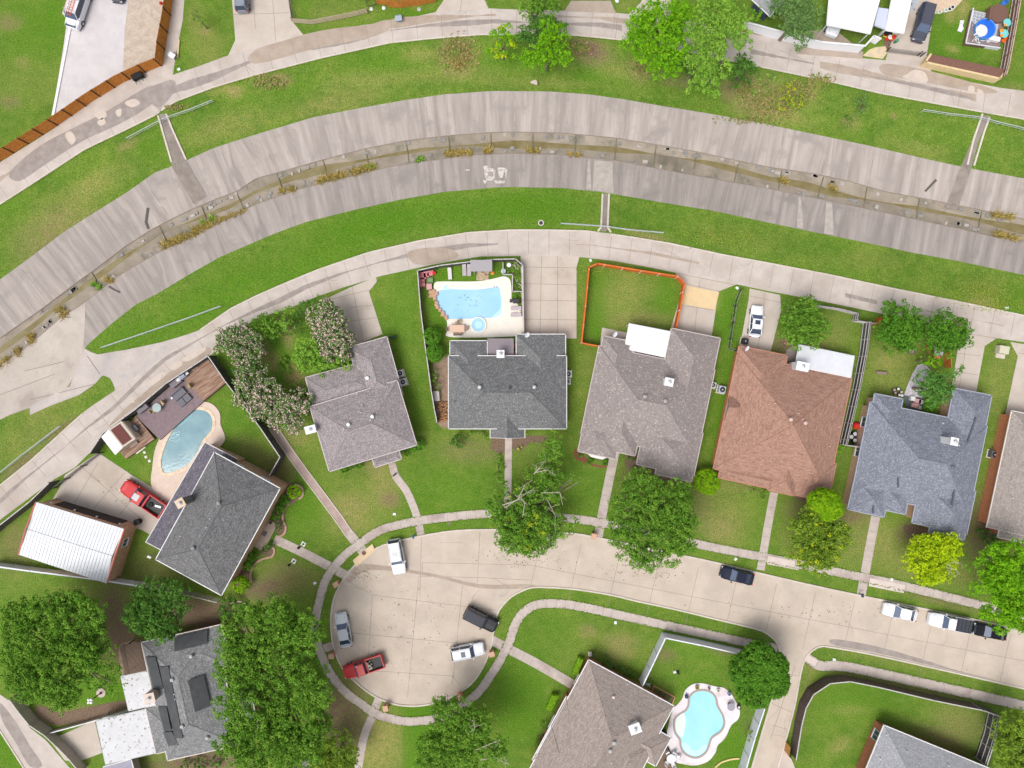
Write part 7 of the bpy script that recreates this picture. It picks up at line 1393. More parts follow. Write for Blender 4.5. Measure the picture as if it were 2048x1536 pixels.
T('shade_tree', 'grey-green small-leaved tree over the white wall, top right', 'tree', [(1590,15,32),(1620,30,28),(1585,45,28),(1610,60,24),(1600,85,14),(1560,10,22)], 7, 'grey', 38, clump=.5, leaf=.22, gaps=.2)
T('young_tree', 'small bright green tree beside the grey outbuilding roof', 'tree', [(1514,22,12),(1510,32,10)], 3.5, 'bright', 39, clump=.35, leaf=.2)
T('young_tree', 'small lone sapling on the lawn left of the wide drive at the top', 'tree', [(395,35,11),(405,45,11),(390,28,8)], 3, 'mid', 40, clump=.35, leaf=.2)
T('weedy_shrub', 'yellow-flowering weedy clump on the dry bank below the big trees', 'shrub', [(1578,180,18),(1592,195,18),(1572,205,14),(1590,165,12)], 1.2, 'weed', 41, trunk=False, clump=.35, leaf=.2, gaps=.3, yellow=.3, foot=(1582,190,-.5))
T('sapling', 'pale grey-green loose sapling on the bank below the alley', 'shrub', [(1725,190,13),(1728,210,14),(1722,222,10)], 3, 'grey', 42, trunk=False, clump=.35, leaf=.18, gaps=.35, foot=(1722,215,-.4))
T('shrub', 'small dark bush beside the pale sapling on the bank', 'shrub', [(1699,238,13)], 1.2, 'dark', 43, trunk=False, clump=.3, leaf=.18, foot=(1699,238,-.7))
for i, (lb, lbs, h, pal) in enumerate([('rounded clipped shrub at the brick corner ringed by edging', [(588,984,14)], 1.6, 'topiary'), ('dark hedge along the brick house front, upper stretch', [(568,1000,10),(560,1015,10),(553,1030,9)], 1.4, 'deep'), ('small dark shrub in the curved bed by the entry slab', [(556,1047,9),(560,1056,7)], 1.0, 'dark'),
   ('small dark shrub in the lower curved bed by the entry slab', [(538,1095,9),(525,1102,8)], 1.0, 'dark'), ('dark shrubs at the lower front corner of the brick house', [(505,1115,10),(495,1132,10)], 1.4, 'deep'), ('rounded bright clipped shrub below the brick house', [(481,1170,17)], 2.0, 'topiary'), ('loose dark shrub beside the curved stone edging', [(456,1214,18),(445,1228,12)], 2.0, 'dark'),
   ('dark shrub at the south-east corner of the mauve roof', [(838,890,11),(828,896,8)], 1.3, 'deep'), ('low shrubs under the south eave of the mauve roof', [(688,938,8),(702,932,8),(718,928,8),(815,905,7)], 1.0, 'deep'), ('dark round shrub on the lawn before the slate-roofed house', [(918,882,14),(908,886,9)], 1.6, 'dark'),
   ('leafy shrubs left of the gabled porch', [(960,862,8),(975,875,8),(945,862,7)], .9, 'mid'), ('loose foliage beside the front walk of the slate house', [(996,918,9),(1000,935,9),(994,952,8)], .8, 'mid'), ('small yellow-green plant in the mulch right of the front walk', [(1040,896,5)], .5, 'lime'), ('leafy climber shrubs in the dirt side yard', [(872,760,9),(876,775,8),(870,745,7)], 1.2, 'mid'),
   ('shrubs on the white curved bed below the bay window', [(1160,908,6),(1180,922,7),(1210,925,6)], .7, 'deep'), ('shrubs under the south eave of the taupe roof', [(1262,915,8),(1275,935,9),(1295,945,8)], .9, 'dark'), ('shrubs along the terracotta front wall', [(1460,963,6),(1505,980,8),(1528,988,11)], 1.0, 'mid'), ('small bright shrub at the east corner of the terracotta roof', [(1681,898,8)], 1.2, 'bright'),
   ('dark shrub below the warm grey roof at the right edge', [(1978,1075,13),(1990,1082,12),(1965,1068,10)], 1.6, 'dark'), ('green shrub filling the notch of the blue grey roof', [(1860,812,12),(1868,800,10)], 1.8, 'deep'), ('row of clipped shrubs along the north wall of the tan roof house', [(1209,1322,9),(1222,1330,10),(1243,1341,8),(1254,1346,8),(1265,1350,7)], 1.0, 'dark'),
   ('leafy planter patch behind the tan roof', [(1316,1387,8),(1328,1392,8),(1338,1400,7)], .5, 'mid'), ('brown-leaved shrub against the white fence by the side road', [(1503,1460,7),(1500,1476,9)], 1.2, 'olive'), ('shrub at the lower left corner of the tan roof', [(1078,1485,7),(1070,1497,6),(1090,1452,8)], 1.0, 'mid'),
   ('greenery in the planted corner by the square drive', [(1020,541,7),(1030,546,7),(1035,555,6)], .8, 'mid'), ('narrow greenery strip by the grill and loungers', [(1034,568,5),(1036,583,5),(1030,594,4)], .5, 'deep'), ('thin hedge strip on the west wall of the slate house', [(900,694,5),(898,704,5)], 1.0, 'deep'), ('low green shrubs in the middle of the flowering-tree yard', [(568,725,12),(575,740,8)], .7, 'mid'),
   ('dark scrub strip under the bottom edge trees', [(400,1528,14),(430,1524,12),(370,1530,10)], .8, 'dark'), ('climbing leaves on the black iron fence', [(1470,610,5),(1467,635,5),(1463,660,5),(1462,685,5)], 1.3, 'dark')]):
    T('shrub', lb, 'shrub', lbs, h, pal, 60+i, trunk=False, clump=.3, leaf=.2, gaps=.0 if pal in ('topiary', 'deep') else .06, quota=170, tight=1 if pal in ('topiary', 'deep') else 0)
# clipped hedge blocks
def hedge(label, c4, h, pal='topiary'):
    A, B_, C_, D = [P(x, y, h) for x, y in c4]; cx = (A+C_)/2; t = thing('hedge', label, 'hedge', (cx.x, cx.y, 0))
    rs = np.random.RandomState(int(c4[0][0])); L = []
    nu, nv = max(2, int((B_-A).length/.32)), max(2, int((D-A).length/.32))
    for i in range(nu):
        for j in range(nv): p = A.lerp(B_, (i+.5)/nu).lerp(D.lerp(C_, (i+.5)/nu), (j+.5)/nv); L.append((p.x-cx.x, p.y-cx.y, h-.2, .22, .2))
    me, _ = leaf_mesh('foliage', L, pal, 5, leaf=.16, clump=.16, gaps=0, quota=40); o = bpy.data.objects.new('foliage', me); COL.objects.link(o); o.parent = t
    core = MB(); q = [p.lerp((A+C_)/2, .08) for p in (A, B_, C_, D)]; core.poly([(p.x, p.y) for p in q], 0, h-.1); core.build('hedge_core', mat('hedge_green', PAL[pal][1], PAL[pal][2], scale=5, fine=.3), t)
hedge('bright clipped hedge block above the front walk of the tan house', [(1157,1315),(1168,1319),(1155,1354),(1144,1349)], 1.1)
hedge('bright clipped hedge block below the front walk of the tan house', [(1104,1390),(1118,1393),(1103,1424),(1091,1420)], 1.1)
# dry reeds and grass tufts in the channel bed
def tuft(label, pts, r, h, seed, pal='reed', z=Z_BED):
    rs = np.random.RandomState(seed); V = []; F = []; Cc = []; cols_ = [np.array(c) for c in PAL[pal]]
    c0 = P(*pts[len(pts)//2], z); t = []
    seg = smooth_pts(pts, 5, False) if len(pts) > 2 else pts; n = int(38*len(pts)*r/8)
    for _ in range(n*3):
        q = seg[rs.randint(len(seg))]; p = P(q[0]+rs.randn()*r*.45, q[1]+rs.randn()*r*.35, z); a = rs.rand()*6.28; L = h*rs.uniform(.5, 1.2)
        d = np.array([math.cos(a)*L*rs.uniform(.3,1), math.sin(a)*L*rs.uniform(.3,1), L*rs.uniform(.3,.9)]); wv = np.array([-math.sin(a), math.cos(a), 0])*.045
        b = np.array([p.x-c0.x, p.y-c0.y, 0]); k = len(V); V += [b-wv, b+wv, b+d*.6+wv*.8, b+d, b+d*.6-wv*.8]; F.append((k, k+1, k+2, k+3, k+4))
        cc_ = cols_[rs.randint(3)]*rs.uniform(.8,1.2); Cc += [cc_]*5
    me = bpy.data.meshes.new('reed_tuft'); me.from_pydata([tuple(v) for v in V], [], F); at = me.attributes.new('Col', 'FLOAT_COLOR', 'POINT')
    C4 = np.ones((len(V), 4), np.float32); C4[:, :3] = np.array(Cc); at.data.foreach_set('color', C4.ravel()); me.materials.append(LEAF)
    o = bpy.data.objects.new('reed_tuft', me); COL.objects.link(o); o.location = c0; tag(o, label, 'reeds', 'dry reed tufts in the channel bed')
TF = [([(640,362),(665,355),(690,350)],9,'longer golden reed bank below the middle of the north slope'),([(705,345),(725,340),(748,334)],9,'golden reed clump at the east end of the longest reed bank'),([(893,308),(915,306),(940,306)],8,'golden reeds right of centre above the white paint patches'),([(972,302),(980,301)],6,'small round reed clump above the white paint patches'),([(565,381),(585,379)],7,'golden reed clump at the south toe below the pale streaks'),
      ([(1058,302),(1072,303)],5,'sparse reed clump above the pale joint panels'),([(1140,310),(1155,311)],4,'thin reed clump just west of the pale joint panels'),([(330,492),(350,483),(370,476)],10,'golden reeds at the bend, western piece'),([(385,470),(405,455),(425,446)],11,'golden reeds at the bend with a green tip'),([(440,442),(470,432),(490,424)],7,'thin golden reed strip east of the bend'),
      ([(122,620),(132,632)],9,'dark-rooted reed clump on the south toe at left'),([(62,672),(68,684)],7,'reed clump near the left edge, upper one'),([(36,702),(44,712)],7,'reed clump near the left edge, middle one'),([(4,732),(18,722)],10,'reed clump cut by the left edge of the channel'),([(215,560),(225,562)],5,'small reed clump beside the bed joint at left'),([(1985,431),(2005,432),(2022,436)],8,'golden reeds at the right on the north toe'),([(1990,468),(2010,472),(2030,478)],8,'golden reeds at the right on the south toe'),([(1562,360),(1570,364)],4,'tiny reed clump below the dry bank'),([(1660,374),(1668,380)],4,'tiny reed clump on the north toe before the flume')]
for i, (p, r, lb) in enumerate(TF): tuft(lb, p, r, .8, 200+i)
tuft('thatch of dead brown grass on the bank by the yellow-green tree', [(905,85),(925,100),(915,125)], 26, .5, 300, z=-.3)

T('bushy_tree', 'dark leafy filler tree between the two western pink-flowering trees', 'tree', [(505,735,20),(480,740,16),(520,740,14)], 4, 'dark', 120, clump=.45, leaf=.22)
T('shrub', 'green undergrowth between the flowering trees and the mauve roof', 'shrub', [(598,775,14),(575,778,12),(610,790,10)], 1.6, 'mid', 121, trunk=False, clump=.35, leaf=.2)
T('shrub', 'green undergrowth on the alley side of the flowering-tree yard', 'shrub', [(590,640,16),(600,655,14),(575,660,12),(545,672,12)], 2.0, 'dark', 122, trunk=False, clump=.35, leaf=.2)
# ragged grass along every paved edge, and rough weeds on the banks: uncountable
def scatter(name, label, pts, r0, r1, cols_, seed, cat='grass', hz=.05):
    rs = np.random.RandomState(seed); pts = np.array(pts); N = len(pts); a = rs.rand(N)*6.283; s_ = rs.uniform(r0, r1, N); tl = rs.uniform(-.35, .35, (N, 2))
    V = np.zeros((N, 4, 3)); 
    for k in range(4):
        an = a+k*1.5708; sc = s_*(1 if k % 2 else .5); dx = np.cos(an)*sc; dy = np.sin(an)*sc
        V[:, k, 0] = pts[:, 0]+dx; V[:, k, 1] = pts[:, 1]+dy; V[:, k, 2] = pts[:, 2]+hz+tl[:, 0]*dx+tl[:, 1]*dy
    me = bpy.data.meshes.new(name); me.from_pydata(V.reshape(-1, 3).tolist(), [], [(4*i, 4*i+1, 4*i+2, 4*i+3) for i in range(N)])
    cc_ = np.array(cols_)[rs.randint(len(cols_), size=N)]*rs.uniform(.75, 1.25, (N, 1)); C4 = np.ones((4*N, 4), np.float32); C4[:, :3] = np.repeat(cc_, 4, axis=0)
    me.attributes.new('Col', 'FLOAT_COLOR', 'POINT').data.foreach_set('color', C4.ravel()); me.materials.append(LEAF)
    o = bpy.data.objects.new(name, me); COL.objects.link(o); o['kind'] = 'stuff'; tag(o, label, cat); return o
q = random.Random(77); E = []
def edge_pts(pts, off, n, zf=None, jit=2.2):
    for (c, nn) in arc_pts(pts, 1.0):
        for _ in range(n):
            if q.random() < .6:
                o_ = off+q.gauss(0, jit*.5)*1.0; x, y = c[0]+nn[0]*o_, c[1]+nn[1]*o_; z = zf(x, y) if zf else .035; p = P(x, y, z); E.append(tuple(p))
xr = range(-60, 2110, 10)
edge_pts([(x, float(C8(x))) for x in xr if x < 170], -1.0, 1, bank_z, 2.6); edge_pts([(x, float(C8(x))) for x in xr if x > 405], -1.0, 1, bank_z, 2.6); edge_pts([(x, float(C1(x))) for x in xr], 1.5, 1, bank_z, 3)

for s_, h_ in ((sw1, 9), (sw2, 9), (sw3, 10)): edge_pts(s_, h_, 1); edge_pts(s_, -h_, 1)
scatter('edge_grass', 'ragged fringe of grass along the paved edges', E, .05, .13, [G_MAIN, G_DARK, G_LUSH_SHADE, G_YEL], 1)
Wd = []
def patch(cx, cy, rx, ry, n):
    for _ in range(n):
        x, y = q.gauss(cx, rx*.5), q.gauss(cy, ry*.5); Wd.append(tuple(P(x, y, bank_z(x, y)+q.uniform(0, .25))))
for a in ((1545,205,50,30,1100),(1490,175,22,22,350),(1600,185,30,24,450),(915,105,34,30,700),(1160,95,26,12,260),(1640,160,26,12,200),(1280,135,20,16,160),(540,165,34,14,260),(1500,240,60,8,200),(350,215,20,6,90)): patch(*a)
scatter('bank_weeds', 'rough mixed weeds on the dry patches of the north bank', Wd, .08, .24, [(.32,.26,.10),(.22,.20,.07),(.14,.22,.04),(.20,.30,.05),(.38,.28,.14)], 2, 'weeds')
Wd = []
for a in ((1440,475,90,20,500),(1960,585,70,26,900),(2000,610,40,18,400),(1180,540,30,6,60),(1500,1050,40,40,200),(700,1000,60,40,300)): patch(*a) if a[1] < 700 else None
scatter('lawn_weeds', 'yellow-green clover patches on the south channel bank', Wd, .05, .13, [(.34,.36,.06),(.26,.34,.05),(.20,.32,.04)], 3, 'weeds', .03)

T('shrub', 'dense green bush between the vivid round-headed tree and the alley', 'shrub', [(1100,45,18),(1120,55,16),(1085,70,16)], 3, 'mid', 130, trunk=False, clump=.4)
T('shrub', 'leafy undergrowth at the foot of the two big trees', 'shrub', [(1380,135,18),(1400,160,16),(1365,120,16)], 2.5, 'dark', 131, trunk=False, clump=.4)
T('weedy_shrub', 'green weeds at the far edge of the dry bank', 'shrub', [(1530,165,12),(1545,150,10),(1515,185,10)], 1.4, 'soft', 132, trunk=False, clump=.35, gaps=.3)
for i, (p, r, lb) in enumerate([([(410,446),(425,438)],8,'green weed clump at the bend among golden reeds'),([(735,336),(745,333)],5,'green weed clump at the end of the longest reed bank'),([(836,322),(842,318)],5,'green weed clump beside a bed joint in the middle'),([(190,568),(200,575)],6,'mossy weed clump on the bed joint at left')]): tuft(lb, p, r, .6, 400+i, 'soft')
# ================================================================ SMALL THINGS
# brick mailboxes at the kerb
mbx_m = mat('mailbox_brick', (0.48,0.24,0.15), (0.56,0.32,0.21), scale=4, fine=.15)
def mailbox(label, px, py, rz, m=mbx_m):
    t = thing('brick_mailbox', label, 'mailbox', P(px, py), 'brick mailboxes at the kerb'); c = P(px, py)
    MB().box(c+Vector((0,0,.6)), (.62,.55,1.2), rz).build('pillar', m, t); MB().box(c+Vector((0,0,1.24)), (.78,.70,.09), rz).build('capstone', mat('mailbox_cap', (0.56,0.34,0.24)), t); MB().box(rot2(c, .33, 0, .9, rz), (.06,.22,.28), rz).build('letter_door', DARKM, t)
mailbox('brick mailbox near the storm inlet at the north-west kerb', 676,1164, R(30)); mailbox('brick mailbox at the west kerb by the red pickup', 667,1306, R(0)); mailbox('brick mailbox beside the bottom front walk', 774,1409, R(100)); mailbox('tilted-looking terracotta mailbox at the south-east kerb', 920,1387, R(230), mat('mailbox_terracotta', (0.58,0.22,0.14)))
mailbox('brick mailbox by the walk of the tan house, east kerb', 984,1302, R(195)); mailbox('brick mailbox at the foot of the taupe house walk', 1186,1069, R(-95), mat('mailbox_tan', (0.60,0.36,0.26))); 
for lb, x, y, m_ in (('small blue kerbside mailbox on a post near the curved front walk', 829,1070, mat('box_blue', (0.05,0.09,0.25))), ('dark kerbside mailbox on a post near the blue grey house walk', 1717,1186, mat('box_dark', (0.04,0.05,0.08)))):
    t = thing('post_mailbox', lb, 'mailbox', P(x, y)); c = P(x, y); MB().box(c+Vector((0,0,.5)), (.1,.1,1.0)).build('post', DARKM, t); MB().box(c+Vector((0,0,1.12)), (.25,.5,.26)).build('box', m_, t)
# lamps
def yard_lamp(label, px, py):
    t = thing('yard_lamp', label, 'lamp', P(px, py), 'black yard lamps on square pads'); c = P(px, py); MB().box(c+Vector((0,0,.04)), (.62,.62,.1), R(-28)).build('pad', mat('pad_white', (0.68,0.68,0.62)), t); MB().lathe(c, [(.16,.08),(.05,.25),(.05,1.9)], 8).build('post', BLK_, t); MB().lathe(c+Vector((0,0,1.9)), [(.1,0),(.2,.08),(.14,.4),(.2,.42),(.03,.55)], 8).build('lantern', BLK_, t)
yard_lamp('black yard lamp on a pale pad beside the front walk', 607,1088); yard_lamp('black yard lamp on a pale pad below the front walk', 588,1122)
t = thing('globe_lamp_post', 'black lamp post with four white globes standing in a stone ring', 'lamp', P(203,1385)); c = P(203,1385)
MB().lathe(c, [(.66,-.05),(.66,.12),(.6,.13)], 20).build('stone_ring', mat('ring_pink', (0.50,0.40,0.36)), t); MB().lathe(c, [(.2,.1),(.08,.4),(.06,2.4)], 10).build('post', BLK_, t)
for k in range(4): a = R(45+90*k); p = c+Vector((math.cos(a)*.28, math.sin(a)*.28, 2.45)); MB().lathe(p, [(.05,-.05),(.17,.05),(.2,.17),(.14,.31),(.03,.35)], 12).build('globe', mat('globe_white', (0.82,0.82,0.82)), t)
# covers, meters, inlets
def cover(name, label, cat, px, py, r, m, ring=None, z=0.0):
    t = thing(name, label, cat, P(px, py, z)); MB().lathe(P(px, py, z), [(r,0),(r,.06),(.02,.07)], 16).build('lid', m, t)
    if ring: MB().lathe(P(px, py, z), [(r*1.5,-.02),(r*1.5,.045),(r*.9,.05)], 16).build('collar', ring, t)
cover('manhole', 'manhole with pale collar on the grass strip above the middle alley', 'manhole', 1082,446, .28, DARKM, C_KERB, bank_z(1082,446)); cover('manhole', 'rusty round lid in the tan inlet slab', 'manhole', 728,1106, .3, mat('rust_lid', (0.17,0.09,0.06)), None, .16)
cover('manhole', 'faint round lid on the verge above the street', 'manhole', 898,1047, .3, mat('mossy_lid', (0.16,0.17,0.08)), None); cover('manhole', 'small round lid on the top lawn by the rusty fence', 'manhole', 838,19, .28, METAL, None)
for i, (x, y, lb) in enumerate([(789,1028,'white meter lid on the dry front lawn by the curved walk'),(630,1166,'pale meter lid beside the west sidewalk'),(1471,1118,'white meter lid on the verge by the black sedan'),(1783,1159,'pale blue meter lid by the sidewalk near the lime tree'),(1231,1245,'white meter lid on the inner lawn near the dry patch'),(1181,521,'white box at the fence corner beside the alley'),(1474,576,'white box at the top of the green strip by the yellow slab'),(1668,1319,'white box on the corner verge by the side road'),(2013,616,'pale teal box on the grass at the right edge'),(358,139,'white scrap on the grass beside the north alley')]):
    o = MB().box(P(x, y, .08), (.42,.34,.16), .4*i).build('utility_box', mat('utility_white', (0.66,0.70,0.68))); tag(o, lb, 'utility box', 'pale utility boxes and lids')
tf = thing('transformer', 'pale green-grey transformer box on a pad on the grass strip at right', 'transformer', P(2002,702)); MB().box(P(2001,706,.08), (1.3,1.5,.16), R(-10)).build('pad', C_KERB, tf); MB().box(P(2004,700,.6), (1.35,1.1,1.0), R(-10)).build('cabinet', mat('transformer_tan', (0.52,0.50,0.38)), tf)
wb = thing('wheelie_bin', 'blue-grey bin lying at the top edge of the north alley', 'bin', P(797,37)); MB().box(P(797,37,.4), (.85,.6,.75), R(10)).build('body', mat('bin_bluegrey', (0.22,0.28,0.36)), wb); MB().box(P(797,37,.81), (.95,.7,.07), R(10)).build('lid', mat('bin_bluegrey_lid', (0.32,0.38,0.46)), wb)
wb = thing('storage_bin', 'white-lidded bin at the outer corner of the orange fence', 'bin', P(344,111)); MB().box(P(344,111,.45), (.75,.6,.9), R(-30)).build('body', METAL, wb); MB().box(P(344,111,.93), (.85,.7,.06), R(-30)).build('lid', WHITE, wb)
tag(MB().box(P(357,98,.12), (.22,2.6,.2), R(-5)).build('timber_beam', mat('fresh_timber', (0.58,0.45,0.28))), 'pale timber beam on the ground outside the orange fence', 'timber')
hc = thing('hand_cart', 'black two-wheeled cart parked against the orange fence', 'cart', P(279,155)); c = P(279,155)
MB().box(c+Vector((0,0,.65)), (1.5,1.0,.5), R(25)).build('tub', BLK_, hc)
for s in (-1,1): MB().tube(rot2(c,-.55*s,-.2,.3,R(25)), rot2(c,-.7*s,-.2,.3,R(25)), .3, n=12).build('wheel', TYRE, hc); MB().tube(rot2(c,.5*s,-.5,.6,R(25)), rot2(c,.55*s,-1.15,.75,R(25)), .05, n=5).build('handle', BLK_, hc)
tag(MB().lathe(P(323,8,.0), [(.2,0),(.22,.2),(.1,.45)], 10).build('bucket', mat('bright_red', (0.55,0.03,0.02))), 'small red bucket on the gravel inside the orange fence', 'bucket')
bn = thing('black_bin', 'black bin at the corner of the white-roofed garage', 'bin', P(280,1042)); MB().lathe(P(280,1042), [(.38,0),(.42,.85),(.40,.9)], 16).build('body', BLK_, bn); MB().lathe(P(280,1042), [(.44,.9),(.44,.96),(.1,1.02)], 16).build('lid', BLACK, bn)
for (x, y, lb) in ((743,19,'white scrap bag under the ranch-rail fence corner'),(768,17,'white scrap bag below the short rusty-red fence'),(1234,3,'white scrap beside the concrete ramp at the top')):
    tag(MB().lathe(P(x, y), [(.25,0),(.3,.15),(.12,.3)], 7).build('scrap_bag', WHITE), lb, 'bag')
kn = thing('dog_kennel_frame', 'small dark wire pen frame behind the ranch-rail fence', 'pen', P(739,6)); fr = MB()
for a in ((731,1),(748,-2),(752,9),(735,13)):
    fr.tube(P(*a), P(*a, 1.1), .04, n=5)
for z in (.3,1.1):
    q = [P(x, y, z) for x, y in ((731,1),(748,-2),(752,9),(735,13))]; fr.path(q+[q[0]], .035, 5)
fr.build('frame', DARKM, kn)
# yard at top right
dk = decking('raised_patio', 'raised patio with round-patterned rug and blue pool, white-edged', [(1944,18),(2012,38),(1998,96),(1929,88)], .55, 16, mat('patio_brown', (0.20,0.15,0.15), (0.27,0.21,0.20), scale=2))
dkE = MB()
for a, b in (((1944,18),(1929,88)),((1929,88),(1998,98))): A = P(*a, .3); B_ = P(*b, .3); d = B_-A; dkE.box((A+B_)/2, (d.length, .12, .66), math.atan2(d.y, d.x))
dkE.build('white_skirt', mat('skirt_white', (0.62,0.64,0.72)), dk)
rg = MB(); rg_in = MB(); rug = thing('patterned_rug', 'blue grey rug with rows of rings on the raised patio', 'rug', P(1963,45,.55))
MB().poly(XY([(1946,21),(1977,27),(1997,48),(1990,80),(1975,86),(1950,50),(1941,40)], .57), None, .575).build('ground_cloth', mat('rug_blue', (0.45,0.47,0.52)), rug)
for i in range(7):
    for j in range(6):
        x, y = 1950+i*6.5-j*1.2, 26+j*6.2+i*1.6
        if x < 1978 or y > 45: 
            if not (1944 < x < 1994 and y < 80 and (x-1966)**2+(y-60)**2 > 21**2): continue
            cc = P(x, y, .575); rg.lathe(cc, [(.17,.0),(.17,.012),(.02,.013)], 10); rg_in.lathe(cc, [(.09,.012),(.09,.02),(.01,.021)], 8)
ro_ = rg.build('rings', mat('rug_ring', (0.10,0.10,0.14)), rug); ro_['kind'] = 'stuff'; r2_ = rg_in.build('ring_centres', mat('rug_pale', (0.6,0.6,0.62)), rug); r2_['kind'] = 'stuff'
bp_ = thing('paddling_pool', 'round bright blue above-ground pool with white inflatable inside', 'pool', P(1966,61,.6)); MB().lathe(P(1966,61,.55), [(1.42,0),(1.46,.55),(1.40,.6),(1.34,.5)], 30).build('pool_wall', mat('pool_rim_blue', (0.10,0.28,0.62)), bp_); MB().lathe(P(1966,61,.55), [(1.0,.3),(1.38,.5),(.5,.505)], 30).build('water', water_mat('deep_blue_water', (0.015,0.12,0.62), (0.02,0.16,0.68), wave=.05), bp_)
inf = thing('inflatable_toy', 'white inflatable pool toy floating in the round blue pool', 'inflatable', P(1963,62,1.1)); c = P(1962,62,1.1)
MB().lathe(c, [(.75,.0),(.85,.12),(.7,.25),(.3,.3)], 18).build('body', WHITE, inf); MB().tube(c+Vector((-.2,-.1,.25)), c+Vector((-1.2,-.75,.35)), .18, .12, 8).build('neck', WHITE, inf); MB().tube(c+Vector((.2,.35,.2)), c+Vector((-.4,.7,.3)), .2, .12, 8).build('fin', WHITE, inf)
OC = mat('orange_chair', (0.72,0.14,0.02)); TL = mat('teal_plastic', (0.16,0.55,0.56)); BL_ = mat('blue_plastic', (0.04,0.16,0.52))
def adirondack(label, x, y, a, m): 
    t = chair('garden_chair', label, x, y, a, .0, m, .6, cat='chair', group='coloured plastic garden chairs'); MB().box(rot2(P(x, y), .45, 0, .3, a), (.5,.55,.05), a).build('footrest', m, t)
adirondack('bright orange garden chair at the top of the patio near the brown fence', 2024,30, R(215), OC); adirondack('bright orange garden chair at the bottom of the patio near the brown fence', 2009,80, R(215), OC); adirondack('blue garden chair above the raised patio', 2003,10, R(220), BL_)
round_table('upper teal round side table on the raised patio', 2009,49, .55, .55, TL, .5); round_table('lower teal round side table on the raised patio', 2003,71, .6, .55, TL, .5)
tag(MB().lathe(P(2003,62,1.0), [(.2,0),(.32,.06),(.1,.14)], 12).build('serving_bowl', mat('orange_bowl', (0.75,0.28,0.03))), 'orange bowl between the two teal tables', 'bowl')
for (x, y, lb) in ((2010,50,'small orange tray on the upper teal table'),(2003,71,'small orange tray on the lower teal table')): tag(MB().box(P(x, y, 1.12), (.36,.36,.04), R(10)).build('tray', mat('orange_bowl', (0.75,0.28,0.03))), lb, 'tray')
os2 = thing('outdoor_sofa', 'brown wicker curved sofa at the top of the raised patio', 'sofa', P(1993,30,.55)); c = P(1993,30,.55); MB().lathe(c, [(1.3,0),(1.3,.45),(1.0,.46),(.4,.47)], 20).build('seat', mat('brown_wicker', (0.16,0.09,0.07)), os2); MB().box(c+Vector((-1.5,-.2,.5)), (.25,1.8,.9), R(-8)).build('backrest', mat('brown_wicker', (0.16,0.09,0.07)), os2)
pbox('side_table', 'white box table at the lower edge of the raised patio', 'table', 1985,80, (1.5,.55,.4), R(-12), WHITE, .55)
lad = thing('pool_ladder', 'white tangle of pool ladder and frame below the blue pool', 'ladder', P(1955,82,.55)); q = random.Random(4); mb = MB()
for _ in range(14): a = P(1955+q.uniform(-7,7), 80+q.uniform(-8,9), .6+q.uniform(0,.8)); mb.tube(a, a+Vector((q.uniform(-.8,.8), q.uniform(-.8,.8), q.uniform(-.2,.4))), .045, n=5)
mb.build('frame', WHITE, lad)
tag(MB().poly([tuple(P(x, y)[:2]) for x, y in ((1920,41),(1928,41),(1925,52),(1927,58),(1922,65),(1914,62),(1918,52))], .01, .06).build('beach_towel', mat('towel_white', (0.66,0.66,0.70), (0.2,0.2,0.25), scale=5, contrast=(.6,.65))), 'patterned white float lying on the top-right lawn', 'float')
for i, (x, y, m_, lb) in enumerate([(1902,17,BLACK,'dark round pot on the curved beige patio, right'),(1896,21,BLACK,'dark round pot on the curved beige patio, second from right'),(1889,23,mat('succulent', (0.25,0.38,0.22)),'pot with succulent on the curved beige patio'),(1876,26,mat('succulent', (0.25,0.38,0.22)),'leftmost pot with succulent on the curved beige patio')]):
    t = thing('plant_pot', lb, 'pot', P(x, y), 'round pots along the curved patio'); MB().lathe(P(x, y), [(.22,0),(.30,.35),(.24,.36)], 12).build('pot', WHITE, t); MB().lathe(P(x, y), [(.2,.3),(.22,.37),(.02,.38)], 10).build('soil' if m_ is BLACK else 'plant', m_, t)
ct = thing('cushion_heap', 'heap of black, red, yellow and white discs at the end of the corrugated awning', 'clutter', P(1776,70)); q = random.Random(9)
for i in range(14):
    m_ = [BLACK, mat('bright_red', (0.55,0.03,0.02)), mat('heap_yellow', (0.6,0.5,0.05)), WHITE][i % 4]; x, y = 1770+q.uniform(0,26), 66+q.uniform(-3,13)
    MB().lathe(P(x, y, .2+.03*i), [(.3,0),(.34,.08),(.1,.12)], 12).build('disc', m_, ct)
pbox('recycling_bin', 'small green bin beside the heap near the chain-link gate', 'bin', 1788,84, (.4,.5,.7), R(10), mat('bin_green', (0.08,0.25,0.14)))
# raised mulch planter with tan wall
pl_ = thing('raised_planter', 'long raised bed of brown mulch behind a tan stone wall at the alley', 'planter', P(1930,140)); t_h = 1.3
Wt = [P(1851,124,t_h), P(2000,157,t_h), P(2014,139,t_h), P(1862,108,t_h)]; wl = MB()
for a, b in ((Wt[0], Wt[1]), (Wt[1], Wt[2]), (Wt[3], Wt[0])): d = b-a; wl.box(((a.x+b.x)/2, (a.y+b.y)/2, t_h/2), (d.length+.1, .25, t_h), math.atan2(d.y, d.x))
wl.build('retaining_wall', mat('tan_stone', (0.66,0.52,0.30), (0.58,0.45,0.26), scale=2, fine=.12), pl_); MB().poly([(p.x, p.y) for p in Wt], .5, t_h-.05).build('mulch_fill', mat('brown_mulch_fill', (0.20,0.105,0.08), (0.16,0.08,0.06), scale=5, fine=.2), pl_)
